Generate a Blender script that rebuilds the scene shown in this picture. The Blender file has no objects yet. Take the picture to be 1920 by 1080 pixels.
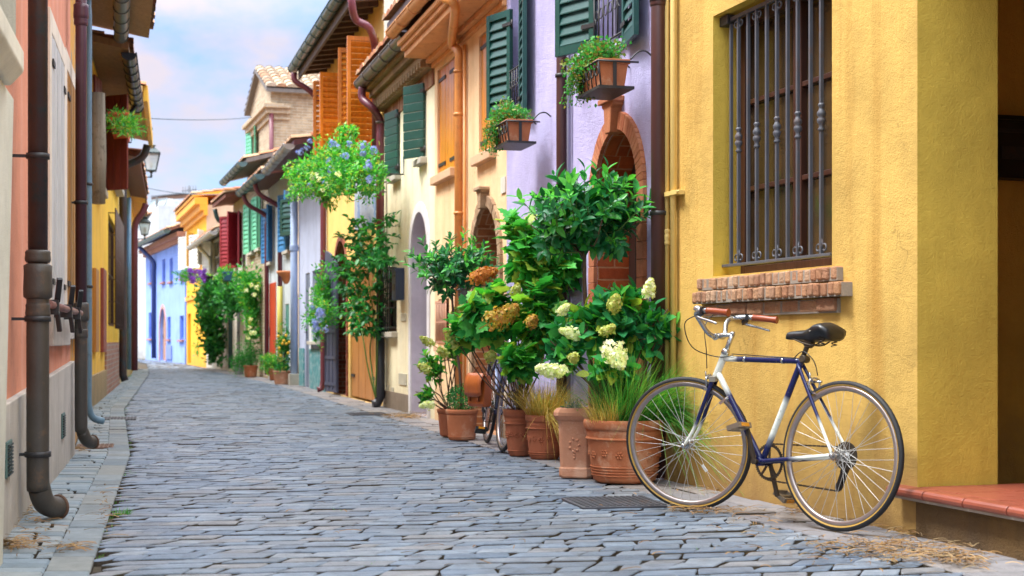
import bpy, bmesh, math, random
from mathutils import Vector, Matrix
R = math.radians
random.seed(7)
SC = bpy.context.scene
COL = SC.collection
# ---------------------------------------------------------------- camera model
F, HZ, CAM = 2700.0, 637.0, 0.88      # focal length in photo pixels, horizon row, eye height
def gp(px, py):
    Y = CAM * F / (py - HZ); return Vector(((px - 960) / F * Y, Y))
def at(px, py, Y):
    return Vector(((px - 960) / F * Y, Y, CAM - (py - HZ) * Y / F))
cd = bpy.data.cameras.new('camera'); cam = bpy.data.objects.new('camera', cd); COL.objects.link(cam)
cd.sensor_width = 36; cd.lens = 36 * F / 1920; cam.location = (0, 0, CAM); cam.rotation_euler = (R(90), 0, 0)
cd.shift_y = (HZ - 540) / 1920; cd.clip_end = 2000; cd.clip_start = 0.05
cd.dof.use_dof = True; cd.dof.focus_distance = 8.2; cd.dof.aperture_fstop = 4.0
SC.camera = cam
# ---------------------------------------------------------------- materials
def lin(h, k=1.0):
    h = h.lstrip('#'); o = []
    for i in (0, 2, 4):
        c = int(h[i:i+2], 16) / 255
        o.append(min(.9, (c / 12.92 if c <= .04045 else ((c + .055) / 1.055) ** 2.4) * k))
    return (*o, 1)
MATS = {}
class NT:
    def __init__(s, name):
        s.m = bpy.data.materials.new(name); s.m.use_nodes = True
        s.t = s.m.node_tree; s.t.nodes.clear()
        s.out = s.n('ShaderNodeOutputMaterial')
    def n(s, typ, **kw):
        nd = s.t.nodes.new(typ)
        for k, v in kw.items():
            if k.startswith('i_'): nd.inputs[k[2:].replace('_', ' ')].default_value = v
            else: setattr(nd, k, v)
        return nd
    def l(s, a, b): s.t.links.new(a, b)
    def noise(s, vec, scale, detail=4, rough=.55):
        nd = s.n('ShaderNodeTexNoise', i_Scale=scale, i_Detail=detail, i_Roughness=rough)
        if vec is not None: s.l(vec, nd.inputs['Vector'])
        return nd.outputs['Fac']
    def ramp(s, fac, stops, interp='LINEAR'):
        nd = s.n('ShaderNodeValToRGB'); cr = nd.color_ramp; cr.interpolation = interp
        while len(cr.elements) < len(stops): cr.elements.new(.5)
        for e, (p, c) in zip(cr.elements, stops):
            e.position = p; e.color = c if len(c) == 4 else (*c, 1)
        s.l(fac, nd.inputs[0]); return nd.outputs[0]
    def mix(s, fac, a, b, blend='MIX'):
        nd = s.n('ShaderNodeMix', data_type='RGBA', blend_type=blend)
        for sock, v in ((nd.inputs[0], fac), (nd.inputs[6], a), (nd.inputs[7], b)):
            if isinstance(v, (float, int)): sock.default_value = v
            elif isinstance(v, tuple): sock.default_value = v
            else: s.l(v, sock)
        return nd.outputs[2]
    def math(s, op, a, b=0.0, clamp=False):
        nd = s.n('ShaderNodeMath', operation=op, use_clamp=clamp)
        for sock, v in zip(nd.inputs, (a, b)):
            if isinstance(v, (float, int)): sock.default_value = v
            else: s.l(v, sock)
        return nd.outputs[0]
    def obj(s, scale=None):
        o = s.n('ShaderNodeTexCoord').outputs['Object']
        if scale:
            mp = s.n('ShaderNodeMapping'); mp.inputs['Scale'].default_value = scale; s.l(o, mp.inputs[0]); return mp.outputs[0]
        return o
    def bsdf(s, col, rough=.7, metal=0., spec=.5, bump=None, bstr=.3, bdist=.01):
        b = s.n('ShaderNodeBsdfPrincipled')
        for k, v in (('Base Color', col), ('Roughness', rough), ('Metallic', metal), ('Specular IOR Level', spec)):
            if isinstance(v, (float, int, tuple)): b.inputs[k].default_value = v
            else: s.l(v, b.inputs[k])
        if bump is not None:
            bp = s.n('ShaderNodeBump', i_Strength=bstr, i_Distance=bdist); s.l(bump, bp.inputs['Height']); s.l(bp.outputs[0], b.inputs['Normal'])
        s.l(b.outputs[0], s.out.inputs[0]); s.b = b; return b
def memo(fn):
    def w(name, *a, **k):
        if name not in MATS: MATS[name] = fn(name, *a, **k)
        return MATS[name]
    return w
def sc(c, k): return (min(.9, c[0]*k), min(.9, c[1]*k), min(.9, c[2]*k), 1)
@memo
def plaster(name, hx, stain=None, k=1.0, sa=.35, damp='6d6658', da=.45, dz=.5, bump=.5, patch=None, var=.2, crack=0.):
    t = NT(name); c = lin(hx, k); o = t.obj()
    col = t.ramp(t.noise(o, 1.3, 7, .62), [(.30, sc(c, 1 - var)), (.5, c), (.70, sc(c, 1 + var*.6))])
    if crack:
        wp = t.n('ShaderNodeVectorMath', operation='ADD'); nz = t.n('ShaderNodeTexNoise', i_Scale=3.0, i_Detail=4.0); t.l(o, nz.inputs['Vector']); t.l(o, wp.inputs[0]); t.l(nz.outputs['Color'], wp.inputs[1])
        vo = t.n('ShaderNodeTexVoronoi', feature='DISTANCE_TO_EDGE', i_Scale=1.1); t.l(wp.outputs[0], vo.inputs['Vector'])
        ln_ = t.ramp(vo.outputs['Distance'], [(0, (1, 1, 1)), (.006, (0, 0, 0))]); mk = t.ramp(t.noise(o, 1.1, 3), [(.5, (0, 0, 0)), (.6, (1, 1, 1))])
        col = t.mix(t.math('MULTIPLY', t.math('MULTIPLY', ln_, mk), crack), col, sc(c, .38))
    col = t.mix(t.math('MULTIPLY', t.ramp(t.noise(o, 9, 6, .7), [(.42, (0, 0, 0)), (.75, (1, 1, 1))]), .22), col, sc(c, .62))
    st = lin(stain) if stain else sc(c, .5)
    f = t.ramp(t.noise(t.obj((5, 5, .35)), 1.0, 6, .65), [(.5, (0, 0, 0)), (.74, (1, 1, 1))])
    col = t.mix(t.math('MULTIPLY', f, sa), col, st)
    if patch:
        f = t.ramp(t.noise(o, 2.1, 8, .68), [(.54, (0, 0, 0)), (.57, (1, 1, 1))])
        col = t.mix(f, col, lin(patch))
    sx = t.n('ShaderNodeSeparateXYZ'); t.l(o, sx.inputs[0])
    z = t.math('SUBTRACT', t.math('MULTIPLY', t.noise(o, 3.0, 6, .65), dz * 2.4), sx.outputs[2])
    f = t.ramp(z, [(0, (0, 0, 0)), (min(1, dz * 1.3), (1, 1, 1))])
    col = t.mix(t.math('MULTIPLY', f, da), col, lin(damp))
    h = t.math('ADD', t.math('MULTIPLY', t.noise(o, 120, 4, .65), .55), t.math('MULTIPLY', t.noise(o, 34, 5, .65), .6))
    h = t.math('ADD', h, t.math('MULTIPLY', t.noise(o, 5, 4), .9))
    t.bsdf(col, .88, spec=.2, bump=h, bstr=bump, bdist=.02); return t.m
@memo
def brick(name, c1='a8653f', c2='c08a62', mortar='a89a86', w=.25, h=.066, ms=.009, k=1., rough=.9, weather=.3):
    t = NT(name); uv = t.n('ShaderNodeTexCoord').outputs['UV']; o = t.obj()
    wv = t.n('ShaderNodeVectorMath', operation='ADD')
    nz = t.n('ShaderNodeTexNoise', i_Scale=14.0, i_Detail=3.0); t.l(o, nz.inputs['Vector'])
    vm = t.n('ShaderNodeVectorMath', operation='SCALE'); t.l(nz.outputs['Color'], vm.inputs[0]); vm.inputs['Scale'].default_value = .012
    t.l(uv, wv.inputs[0]); t.l(vm.outputs[0], wv.inputs[1])
    b = t.n('ShaderNodeTexBrick', offset=.5); t.l(wv.outputs[0], b.inputs['Vector'])
    b.inputs['Color1'].default_value = lin(c1, k); b.inputs['Color2'].default_value = lin(c2, k); b.inputs['Mortar'].default_value = lin(mortar, k)
    b.inputs['Scale'].default_value = 1; b.inputs['Brick Width'].default_value = w; b.inputs['Row Height'].default_value = h
    b.inputs['Mortar Size'].default_value = ms; b.inputs['Mortar Smooth'].default_value = .3; b.inputs['Bias'].default_value = 0
    n1 = t.ramp(t.noise(o, 7, 6, .7), [(.3, (.45, .45, .45)), (.7, (1, 1, 1))])
    col = t.mix(.75, b.outputs['Color'], n1, 'MULTIPLY')
    f = t.ramp(t.noise(o, 1.6, 6, .65), [(.5, (0, 0, 0)), (.7, (1, 1, 1))])
    col = t.mix(t.math('MULTIPLY', f, weather), col, lin('b5a68f', k))
    hh = t.math('ADD', t.math('MULTIPLY', b.outputs['Fac'], -1.2), t.math('MULTIPLY', t.noise(o, 60, 4), .5))
    t.bsdf(col, rough, spec=.2, bump=hh, bstr=.6, bdist=.012); return t.m
@memo
def island(name, hexes, k=1., rough=.8, spec=.3, var=.35, bump=.4, bscale=50, stain=None, sa=.5):
    t = NT(name); g = t.n('ShaderNodeNewGeometry'); o = t.obj()
    n = len(hexes)
    col = t.ramp(g.outputs['Random Per Island'], [((i + .5) / n, lin(h, k)) for i, h in enumerate(hexes)])
    nn = t.ramp(t.noise(o, bscale * .25, 6, .7), [(.25, (1 - var,) * 3), (.75, (1, 1, 1))])
    col = t.mix(1.0, col, nn, 'MULTIPLY')
    if stain:
        f = t.ramp(t.noise(o, 1.4, 6, .65), [(.47, (0, 0, 0)), (.7, (1, 1, 1))]); col = t.mix(t.math('MULTIPLY', f, sa), col, lin(stain, k))
    h = t.math('ADD', t.noise(o, bscale, 5, .7), t.math('MULTIPLY', t.noise(o, bscale * .2, 4), 1.5))
    t.bsdf(col, rough, spec=spec, bump=h, bstr=bump, bdist=.01); return t.m
@memo
def paint(name, hx, rough=.45, k=1., var=.25, metal=0., rust=None, ra=.5, bump=.15, grain=None, spec=.5, rs=9, thr=.55):
    t = NT(name); c = lin(hx, k); o = t.obj()
    col = t.ramp(t.noise(o, 3.5, 6, .65), [(.25, sc(c, 1 - var)), (.75, sc(c, 1 + var * .6))])
    hs = t.noise(o, 70, 4)
    if grain:
        gr = t.noise(t.obj(grain), 1.0, 6, .7); col = t.mix(t.ramp(gr, [(.35, (0, 0, 0)), (.7, (1, 1, 1))]), col, sc(c, .55)); hs = gr
    rg = rough
    if rust:
        f = t.math('MULTIPLY', t.ramp(t.noise(o, rs, 8, .72), [(thr, (0, 0, 0)), (thr + .1, (1, 1, 1))]), ra)
        col = t.mix(f, col, lin(rust)); rg = t.math('ADD', t.math('MULTIPLY', f, .35), rough, True)
    t.bsdf(col, rg, metal, spec, bump=hs, bstr=bump, bdist=.004); return t.m
def wood(name, hx, rough=.45, k=1., vert=True, rust=None, ra=.4, bump=.4):
    return paint(name, hx, rough, k, .22, grain=(28, 28, 1.4) if vert else (1.4, 28, 28), rust=rust, ra=ra, bump=bump)
@memo
def leafm(name, hexes, rough=.38, tr=.3, k=1., spec=.45):
    t = NT(name); g = t.n('ShaderNodeNewGeometry'); n = len(hexes)
    col = t.ramp(g.outputs['Random Per Island'], [((i + .5) / n, lin(h, k)) for i, h in enumerate(hexes)])
    nn = t.ramp(t.noise(t.obj(), 60, 4), [(.3, (.75,) * 3), (.7, (1.1,) * 3)])
    col = t.mix(.8, col, nn, 'MULTIPLY')
    b = t.bsdf(col, rough, spec=spec)
    tl = t.n('ShaderNodeBsdfTranslucent'); t.l(t.mix(1.0, col, (1.5, 1.5, .7, 1), 'MULTIPLY'), tl.inputs[0])
    ms = t.n('ShaderNodeMixShader'); ms.inputs[0].default_value = tr
    t.l(b.outputs[0], ms.inputs[1]); t.l(tl.outputs[0], ms.inputs[2]); t.l(ms.outputs[0], t.out.inputs[0]); return t.m
@memo
def vpaint(name, rough=.25, chip='4a3a2c'):
    t = NT(name); a = t.n('ShaderNodeVertexColor'); a.layer_name = 'Col'
    f = t.math('MULTIPLY', t.ramp(t.noise(t.obj(), 35, 7, .75), [(.62, (0, 0, 0)), (.68, (1, 1, 1))]), .55)
    t.bsdf(t.mix(f, a.outputs[0], lin(chip)), t.math('ADD', f, rough, True), spec=.5); return t.m
@memo
def glass(name, hx='1c2430', rough=.08):
    t = NT(name); t.bsdf(t.ramp(t.noise(t.obj(), 2.5, 3), [(.3, lin(hx, .5)), (.7, lin(hx, 1.3))]), rough, spec=.6); return t.m
@memo
def clear_glass(name):
    t = NT(name); g = t.n('ShaderNodeBsdfGlossy'); g.inputs['Roughness'].default_value = .1
    tr = t.n('ShaderNodeBsdfTransparent'); tr.inputs[0].default_value = (.85, .9, .88, 1)
    d = t.n('ShaderNodeBsdfDiffuse'); d.inputs[0].default_value = (.75, .8, .78, 1)
    m1 = t.n('ShaderNodeMixShader'); m1.inputs[0].default_value = .35; t.l(tr.outputs[0], m1.inputs[1]); t.l(d.outputs[0], m1.inputs[2])
    m2 = t.n('ShaderNodeMixShader'); m2.inputs[0].default_value = .12; t.l(m1.outputs[0], m2.inputs[1]); t.l(g.outputs[0], m2.inputs[2])
    t.l(m2.outputs[0], t.out.inputs[0]); return t.m
# ---------------------------------------------------------------- mesh builder
def frame_from(d):
    d = d.normalized(); a = Vector((0, 0, 1)) if abs(d.z) < .9 else Vector((1, 0, 0))
    x = a.cross(d).normalized(); return x, d.cross(x).normalized(), d
def spline(pts, n=6):
    P = [Vector(p) for p in pts]; o = []
    for i in range(len(P) - 1):
        p0, p1, p2, p3 = P[max(i-1, 0)], P[i], P[i+1], P[min(i+2, len(P)-1)]
        for k in range(n):
            t = k / n
            o.append(.5 * ((2*p1) + (p2-p0)*t + (2*p0-5*p1+4*p2-p3)*t*t + (3*p1-p0-3*p2+p3)*t**3))
    o.append(P[-1]); return o
class MB:
    def __init__(s): s.v = []; s.f = []; s.m = []; s.s = []; s.c = {}; s.M = None
    def add(s, vs, fs, m=0, sm=False):
        b = len(s.v)
        s.v += [(s.M @ Vector(v)) if s.M else Vector(v) for v in vs]
        for f in fs: s.f.append([b + i for i in f]); s.m.append(m); s.s.append(sm)
        return b
    def box(s, x0, x1, y0, y1, z0, z1, m=0):
        if x0 > x1: x0, x1 = x1, x0
        if y0 > y1: y0, y1 = y1, y0
        if z0 > z1: z0, z1 = z1, z0
        s.add([(x0,y0,z0),(x1,y0,z0),(x1,y1,z0),(x0,y1,z0),(x0,y0,z1),(x1,y0,z1),(x1,y1,z1),(x0,y1,z1)],
              [(3,2,1,0),(4,5,6,7),(0,1,5,4),(1,2,6,5),(2,3,7,6),(3,0,4,7)], m)
    def bar(s, a, b, w, h, m=0, up=(0, 0, 1)):
        a, b = Vector(a), Vector(b); d = (b - a).normalized(); up = Vector(up)
        if abs(d.dot(up)) > .95: up = Vector((1, 0, 0))
        x = d.cross(up).normalized(); y = x.cross(d).normalized(); x = x * w / 2; y = y * h / 2
        s.add([a-x-y, a+x-y, a+x+y, a-x+y, b-x-y, b+x-y, b+x+y, b-x+y], [(3,2,1,0),(4,5,6,7),(0,1,5,4),(1,2,6,5),(2,3,7,6),(3,0,4,7)], m)
    def tube(s, pts, r, n=8, m=0, cap=True, closed=False, cols=None, smooth=True):
        P = [Vector(p) for p in pts]; k = len(P); rr = r if isinstance(r, (list, tuple)) else [r] * k
        X = None; vs = []
        for i, p in enumerate(P):
            if closed: d = P[(i+1) % k] - P[i-1]
            else: d = P[min(i+1, k-1)] - P[max(i-1, 0)]
            if d.length < 1e-9: d = Vector((0, 0, 1))
            d.normalize()
            if X is None: X, Yv, _ = frame_from(d)
            else:
                X = X - d * X.dot(d)
                if X.length < 1e-6: X, _, _ = frame_from(d)
                X.normalize()
            Yv = d.cross(X)
            for j in range(n):
                a = 2 * math.pi * j / n; vs.append(p + (X * math.cos(a) + Yv * math.sin(a)) * rr[i])
        fs = []
        for i in range(k if closed else k - 1):
            i2 = (i + 1) % k
            for j in range(n):
                j2 = (j + 1) % n; fs.append((i*n+j, i*n+j2, i2*n+j2, i2*n+j))
        b = s.add(vs, fs, m, smooth)
        if cap and not closed:
            s.f.append([b + j for j in range(n)][::-1]); s.m.append(m); s.s.append(False)
            s.f.append([b + (k-1)*n + j for j in range(n)]); s.m.append(m); s.s.append(False)
        if cols:
            for i in range(k):
                for j in range(n): s.c[b + i*n + j] = cols[i]
        return b
    def lathe(s, prof, c=(0, 0, 0), n=20, m=0, axis=None, smooth=True, cap=True, wob=0):
        c = Vector(c); ax = Vector(axis) if axis else Vector((0, 0, 1)); x, y, d = frame_from(ax); vs = []
        if not axis: x, y, d = Vector((1, 0, 0)), Vector((0, 1, 0)), Vector((0, 0, 1))
        for (r, z) in prof:
            for j in range(n):
                a = 2 * math.pi * j / n; q = r * (1 + wob * math.sin(3 * a + z * 9)); vs.append(c + x * q * math.cos(a) + y * q * math.sin(a) + d * z)
        fs = []
        for i in range(len(prof) - 1):
            for j in range(n): fs.append((i*n+j, i*n+(j+1) % n, (i+1)*n+(j+1) % n, (i+1)*n+j))
        b = s.add(vs, fs, m, smooth)
        if cap:
            for i, rev in ((0, True), (len(prof)-1, False)):
                q = [b + i*n + j for j in range(n)]; s.f.append(q[::-1] if rev else q); s.m.append(m); s.s.append(False)
    def prism(s, poly, y0, y1, m=0, plane='xz'):
        """outline in the local x-z plane (or y-z), pulled from y0 to y1"""
        k = len(poly)
        g = (lambda a, b, t: (a, t, b)) if plane == 'xz' else ((lambda a, b, t: (t, a, b)) if plane == 'yz' else (lambda a, b, t: (a, b, t)))
        vs = [g(a, b, y0) for a, b in poly] + [g(a, b, y1) for a, b in poly]
        fs = [tuple(range(k)), tuple(range(2*k-1, k-1, -1))] + [(i, i + k, (i+1) % k + k, (i+1) % k) for i in range(k)]
        s.add(vs, fs, m)
    def torus(s, c, ax, Rr, r, n=48, k=8, m=0, x=None):
        c = Vector(c); X, Y, _ = frame_from(Vector(ax))
        s.tube([c + (X * math.cos(2*math.pi*i/n) + Y * math.sin(2*math.pi*i/n)) * Rr for i in range(n)], r, k, m, closed=True)
    def ball(s, c, rx, ry=None, rz=None, m=0, n=12, k=8):
        ry = ry or rx; rz = rz or rx; c = Vector(c)
        vs = []; 
        for i in range(1, k):
            a = math.pi * i / k
            for j in range(n): vs.append(c + Vector((rx*math.sin(a)*math.cos(2*math.pi*j/n), ry*math.sin(a)*math.sin(2*math.pi*j/n), rz*math.cos(a))))
        fs = [(i*n+j, (i+1)*n+j, (i+1)*n+(j+1) % n, i*n+(j+1) % n) for i in range(k-2) for j in range(n)]
        t = len(vs); vs += [c + Vector((0, 0, rz)), c - Vector((0, 0, rz))]
        fs += [(t, j, (j+1) % n) for j in range(n)] + [(t+1, (k-2)*n+(j+1) % n, (k-2)*n+j) for j in range(n)]
        s.add(vs, fs, m, True)
    def build(s, name, mats, parent=None, bevel=0, uv=False, loc=None, rot=None, fix=True):
        me = bpy.data.meshes.new(name); me.from_pydata([tuple(v) for v in s.v], [], s.f)
        if not isinstance(mats, (list, tuple)): mats = [mats]
        for q in mats: me.materials.append(q)
        me.polygons.foreach_set('material_index', s.m); me.polygons.foreach_set('use_smooth', s.s)
        if uv:
            me.update(); L = me.uv_layers.new(name='UVMap').data
            for p in me.polygons:
                nx, ny, nz = (abs(q) for q in p.normal)
                for li in p.loop_indices:
                    co = me.vertices[me.loops[li].vertex_index].co
                    L[li].uv = (co.x, co.z) if ny >= nx and ny >= nz else ((co.y, co.z) if nx >= nz else (co.x, co.y))
        if s.c:
            ca = me.color_attributes.new('Col', 'FLOAT_COLOR', 'POINT')
            for i in range(len(me.vertices)): ca.data[i].color = s.c.get(i, (.5, .5, .5, 1))
        me.update()
        o = bpy.data.objects.new(name, me); COL.objects.link(o)
        if parent: o.parent = parent
        if loc is not None: o.location = loc
        if rot is not None: o.rotation_euler = rot
        if bevel:
            b = o.modifiers.new('bevel', 'BEVEL'); b.width = bevel; b.segments = 2; b.limit_method = 'ANGLE'; b.angle_limit = R(40)
        return o
def tag(o, label, cat, group=None):
    o['label'] = label; o['category'] = cat
    if group: o['group'] = group
    return o
def thing(name, label, cat, loc=(0, 0, 0), rz=0, group=None):
    o = bpy.data.objects.new(name, None); COL.objects.link(o); o.location = loc; o.rotation_euler = (0, 0, rz); o.empty_display_size = .1
    return tag(o, label, cat, group)
def copy_tree(o, parent=None):
    c = o.copy(); COL.objects.link(c)
    if parent: c.parent = parent
    for ch in [q for q in o.children]: copy_tree(ch, c)
    return c
SKY_LOW, SKY_HIGH, SKY_STR, SUN_STR, EXPO = .45, 2.8, .09, 1.5, 1.85
# ---------------------------------------------------------------- facades and house pieces
class Facade:
    """local frame: x along the wall, y out into the street, z up; r() reads where a photo column/row falls on the wall"""
    def __init__(s, A, B):
        s.A = Vector((A[0], A[1])); s.B = Vector((B[0], B[1])); s.d = (s.B - s.A); s.L = s.d.length; s.d = s.d / s.L
        s.n = Vector((-s.d.y, s.d.x))
    def u(s, px, off=0):
        P = s.A + s.n * off; r = (px - 960) / F
        return (r * P.y - P.x) / (s.d.x - r * s.d.y)
    def Y(s, u, off=0): return s.A.y + s.d.y * u + s.n.y * off
    def z(s, py, u, off=0): return CAM - (py - HZ) * s.Y(u, off) / F
    def r(s, xa, xb, pt, pb, off=0):
        a, b = sorted((s.u(xa, off), s.u(xb, off))); m = s.u((xa + xb) / 2, off)
        return a, b, s.z(pb, m, off), s.z(pt, m, off)
    def p(s, px, py, off=0):
        u = s.u(px, off); return Vector((u, off, s.z(py, u, off)))
    def world(s, u, off, z):
        P = s.A + s.d * u + s.n * off; return Vector((P.x, P.y, z))
    def rz(s): return math.atan2(s.d.y, s.d.x)
def arc_pts(u0, u1, zs, rise, k=28):
    c = (u0 + u1) / 2; w = (u1 - u0) / 2
    return [(c - w * math.cos(math.pi * i / k), zs + rise * math.sin(math.pi * i / k)) for i in range(k + 1)]
class House:
    def __init__(s, fac, name, label, wall, ztop, depth=5., holes=(), cat='house', side=None, reveal=None, zbot=-.15, gable=0):
        s.f = fac; s.root = thing(name, label, cat, (fac.A.x, fac.A.y, 0), fac.rz()); s.L = fac.L; s.ztop = ztop; s.depth = depth
        mb = MB(); e = .002; L = fac.L - e
        us = sorted({e, L} | {h['u0'] for h in holes} | {h['u1'] for h in holes})
        zs = sorted({zbot, ztop} | {h['z0'] for h in holes} | {h['z1'] for h in holes})
        us = [u for u in us if e <= u <= L]; zs = [z for z in zs if zbot <= z <= ztop]
        ins = lambda u, z: any(h['u0'] < u < h['u1'] and h['z0'] < z < h['z1'] for h in holes)
        for i in range(len(us) - 1):
            for j in range(len(zs) - 1):
                if not ins((us[i]+us[i+1])/2, (zs[j]+zs[j+1])/2):
                    mb.add([(us[i],0,zs[j]),(us[i],0,zs[j+1]),(us[i+1],0,zs[j+1]),(us[i+1],0,zs[j])], [(0,1,2,3)], 0)
        for h in holes:
            a, b, z0, z1, dp, rise = h['u0'], h['u1'], h['z0'], h['z1'], h.get('d', .2), h.get('rise', 0)
            mr = h.get('m', 0)
            if rise:
                pts = arc_pts(a, b, z1 - rise, rise)
                for k in range(len(pts) - 1):
                    (x0, y0), (x1, y1) = pts[k], pts[k+1]
                    mb.add([(x0,0,y0),(x0,0,z1),(x1,0,z1),(x1,0,y1)], [(0,1,2,3)], 0)
            else: pts = [(a, z1), (b, z1)]
            loop = [(a, z0)] + pts + [(b, z0)]
            for k in range(len(loop)):
                (x0, y0), (x1, y1) = loop[k], loop[(k+1) % len(loop)]
                mb.add([(x0,0,y0),(x1,0,y1),(x1,-dp,y1),(x0,-dp,y0)], [(0,1,2,3)], mr, bool(rise) and 0 < k < len(loop) - 2)
            if h.get('back', True):
                mb.add([(x, -dp, z) for x, z in loop], [tuple(range(len(loop)))], h.get('bm', mr))
        D = depth
        mb.add([(e,0,zbot),(e,-D,zbot),(e,-D,ztop),(e,0,ztop)], [(0,1,2,3)], 2 if side else 0)
        mb.add([(L,0,zbot),(L,-D,zbot),(L,-D,ztop),(L,0,ztop)], [(3,2,1,0)], 2 if side else 0)
        mb.add([(e,-D,zbot),(L,-D,zbot),(L,-D,ztop),(e,-D,ztop)], [(0,1,2,3)], 0)
        mb.add([(e,0,ztop),(L,0,ztop),(L,-D,ztop),(e,-D,ztop)], [(0,1,2,3)], 0)
        if gable:
            for x in (e, L): mb.add([(x,0,ztop),(x,-D,ztop),(x,-D/2,ztop+gable)], [(0,1,2)], 2 if side else 0)
        s.wall = mb.build('wall', [wall, reveal or wall, side or wall], s.root, uv=True)
    def part(s, name, mb, mats, bevel=0, parent=None, uv=False):
        return mb.build(name, mats, parent or s.root, bevel, uv)
def hole(fr, d=.2, arch=False, rise=None, m=0, bm=None, back=True):
    u0, u1, z0, z1 = fr; h = dict(u0=u0, u1=u1, z0=z0, z1=z1, d=d, m=m, back=back)
    if bm is not None: h['bm'] = bm
    if arch: h['rise'] = rise if rise else (u1 - u0) / 2
    return h
TILE = island('roof_tile', ['a4674a', 'b9805c', '8d5a44', 'c29a78', '9b7a62', 'b08d70'], rough=.9, spec=.15, stain='8d8a78', sa=.45)
def tile_roof(h, z, over, rise, u0=None, u1=None, thick=.09, wm=None, mat=None, oe=.06, soffit=None, back=True):
    """gable roof slab with rows of barrel tiles, eave out over the street"""
    u0 = -oe if u0 is None else u0; u1 = h.L + oe if u1 is None else u1
    D = h.depth / 2; sl = rise / (D + over); wm = wm or wood('eave_wood', '6b4a35')
    mb = MB()
    zf = lambda y: z + (over - y) * sl
    for ya, yb in ((over, -D), (-D, -2*D - over*.5)):
        za, zb = (z, zf(-D)) if ya == over else (zf(-D), zf(-D) - (D + over*.5) * sl)
        mb.add([(u0,ya,za),(u1,ya,za),(u1,yb,zb),(u0,yb,zb),(u0,ya,za+thick),(u1,ya,za+thick),(u1,yb,zb+thick),(u0,yb,zb+thick)],
               [(3,2,1,0),(4,5,6,7),(0,1,5,4),(1,2,6,5),(2,3,7,6),(3,0,4,7)], 0)
    ro = h.part('roof', mb, wm)
    mb = MB(); rnd = random.Random(int(z*1000)); pitch = .21; nu = max(1, int((u1-u0)/pitch)); pw = (u1-u0)/nu; lr = .34
    for side in ((0, 1) if back else (0,)):
        y = over + .05; y_end = -D
        while y > y_end:
            y2 = max(y - lr, y_end)
            for i in range(nu):
                uc = u0 + (i + .5) * pw; vs = []; k = 5; j = rnd.uniform(-.012, .012)
                for (yy, rr, dz) in ((y + j, pw * .52, .035), (y2 - .04 + j, pw * .44, .012)):
                    z0 = zf(yy) + thick + dz
                    for q in range(k):
                        a = math.pi * q / (k - 1); vs.append((uc - rr * math.cos(a), yy if side == 0 else -2*D - yy, z0 + rr * .55 * math.sin(a)))
                mb.add(vs, [(q, q+1, k+q+1, k+q) for q in range(k-1)], 0, True)
                mb.add([vs[q] for q in range(k)], [tuple(range(k))], 0)
            y -= lr
    h.part('roof_tiles', mb, mat or TILE, parent=ro)
    return ro
def gutter(h, u0, u1, y, z, r, mat, z1=None, name='gutter', hooks=True):
    mb = MB(); z1 = z if z1 is None else z1; k = 10; vs = []
    for (u, zz) in ((u0, z), (u1, z1)):
        for rr in (r, r - .012):
            for i in range(k + 1):
                a = math.pi + math.pi * i / k; vs.append((u, y + rr * math.cos(a), zz + rr * math.sin(a)))
    n = k + 1; fs = []
    for i in range(k):
        fs += [(i, i+1, 2*n+i+1, 2*n+i), (n+i+1, n+i, 3*n+i, 3*n+i+1)]
    fs += [(0, 2*n, 3*n, n), (k, n+k, 3*n+k, 2*n+k)]
    mb.add(vs, fs, 0, True)
    mb.add([vs[i] for i in range(n)], [tuple(range(n))]); mb.add([vs[2*n+i] for i in range(n)], [tuple(range(n-1, -1, -1))])
    mb.tube([(u0, y + r, z), (u1, y + r, z1)], .011, 6)
    if hooks:
        q = max(2, int((u1 - u0) / .55))
        for i in range(q + 1):
            t = i / q; u = u0 + (u1-u0)*t; zz = z + (z1-z)*t
            mb.tube([(u, y + (r+.006) * math.cos(math.pi + math.pi*j/8), zz + (r+.006) * math.sin(math.pi + math.pi*j/8)) for j in range(9)], .007, 5)
    return h.part(name, mb, mat)
def downpipe(h, pts, r, mat, collars=(), name='drainpipe', n=12, clamps=(), elbow=None, cmat=None):
    mb = MB(); P = [Vector(p) for p in pts]; mb.tube(P, r, n)
    for (c, rr, hh) in collars:
        mb.lathe([(r*1.0, -hh/2-.01), (rr, -hh/2), (rr*1.02, -hh/4), (rr*.98, hh/4), (rr, hh/2), (r, hh/2+.01)], c, n)
    o = h.part(name, mb, mat)
    for c in clamps:
        m2 = MB(); m2.lathe([(r+.002, -.013), (r+.009, -.013), (r+.009, .013), (r+.002, .013)], c, n); c = Vector(c)
        m2.box(c.x - .008, c.x + .008, .0, c.y, c.z - .007, c.z + .007)
        h.part('pipe_clamp', m2, cmat or METAL_DARK, parent=o)
    return o
METAL_DARK = paint('dark_iron', '2a2a2c', .5, 1, .3, rust='5a3f30', ra=.35)
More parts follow.
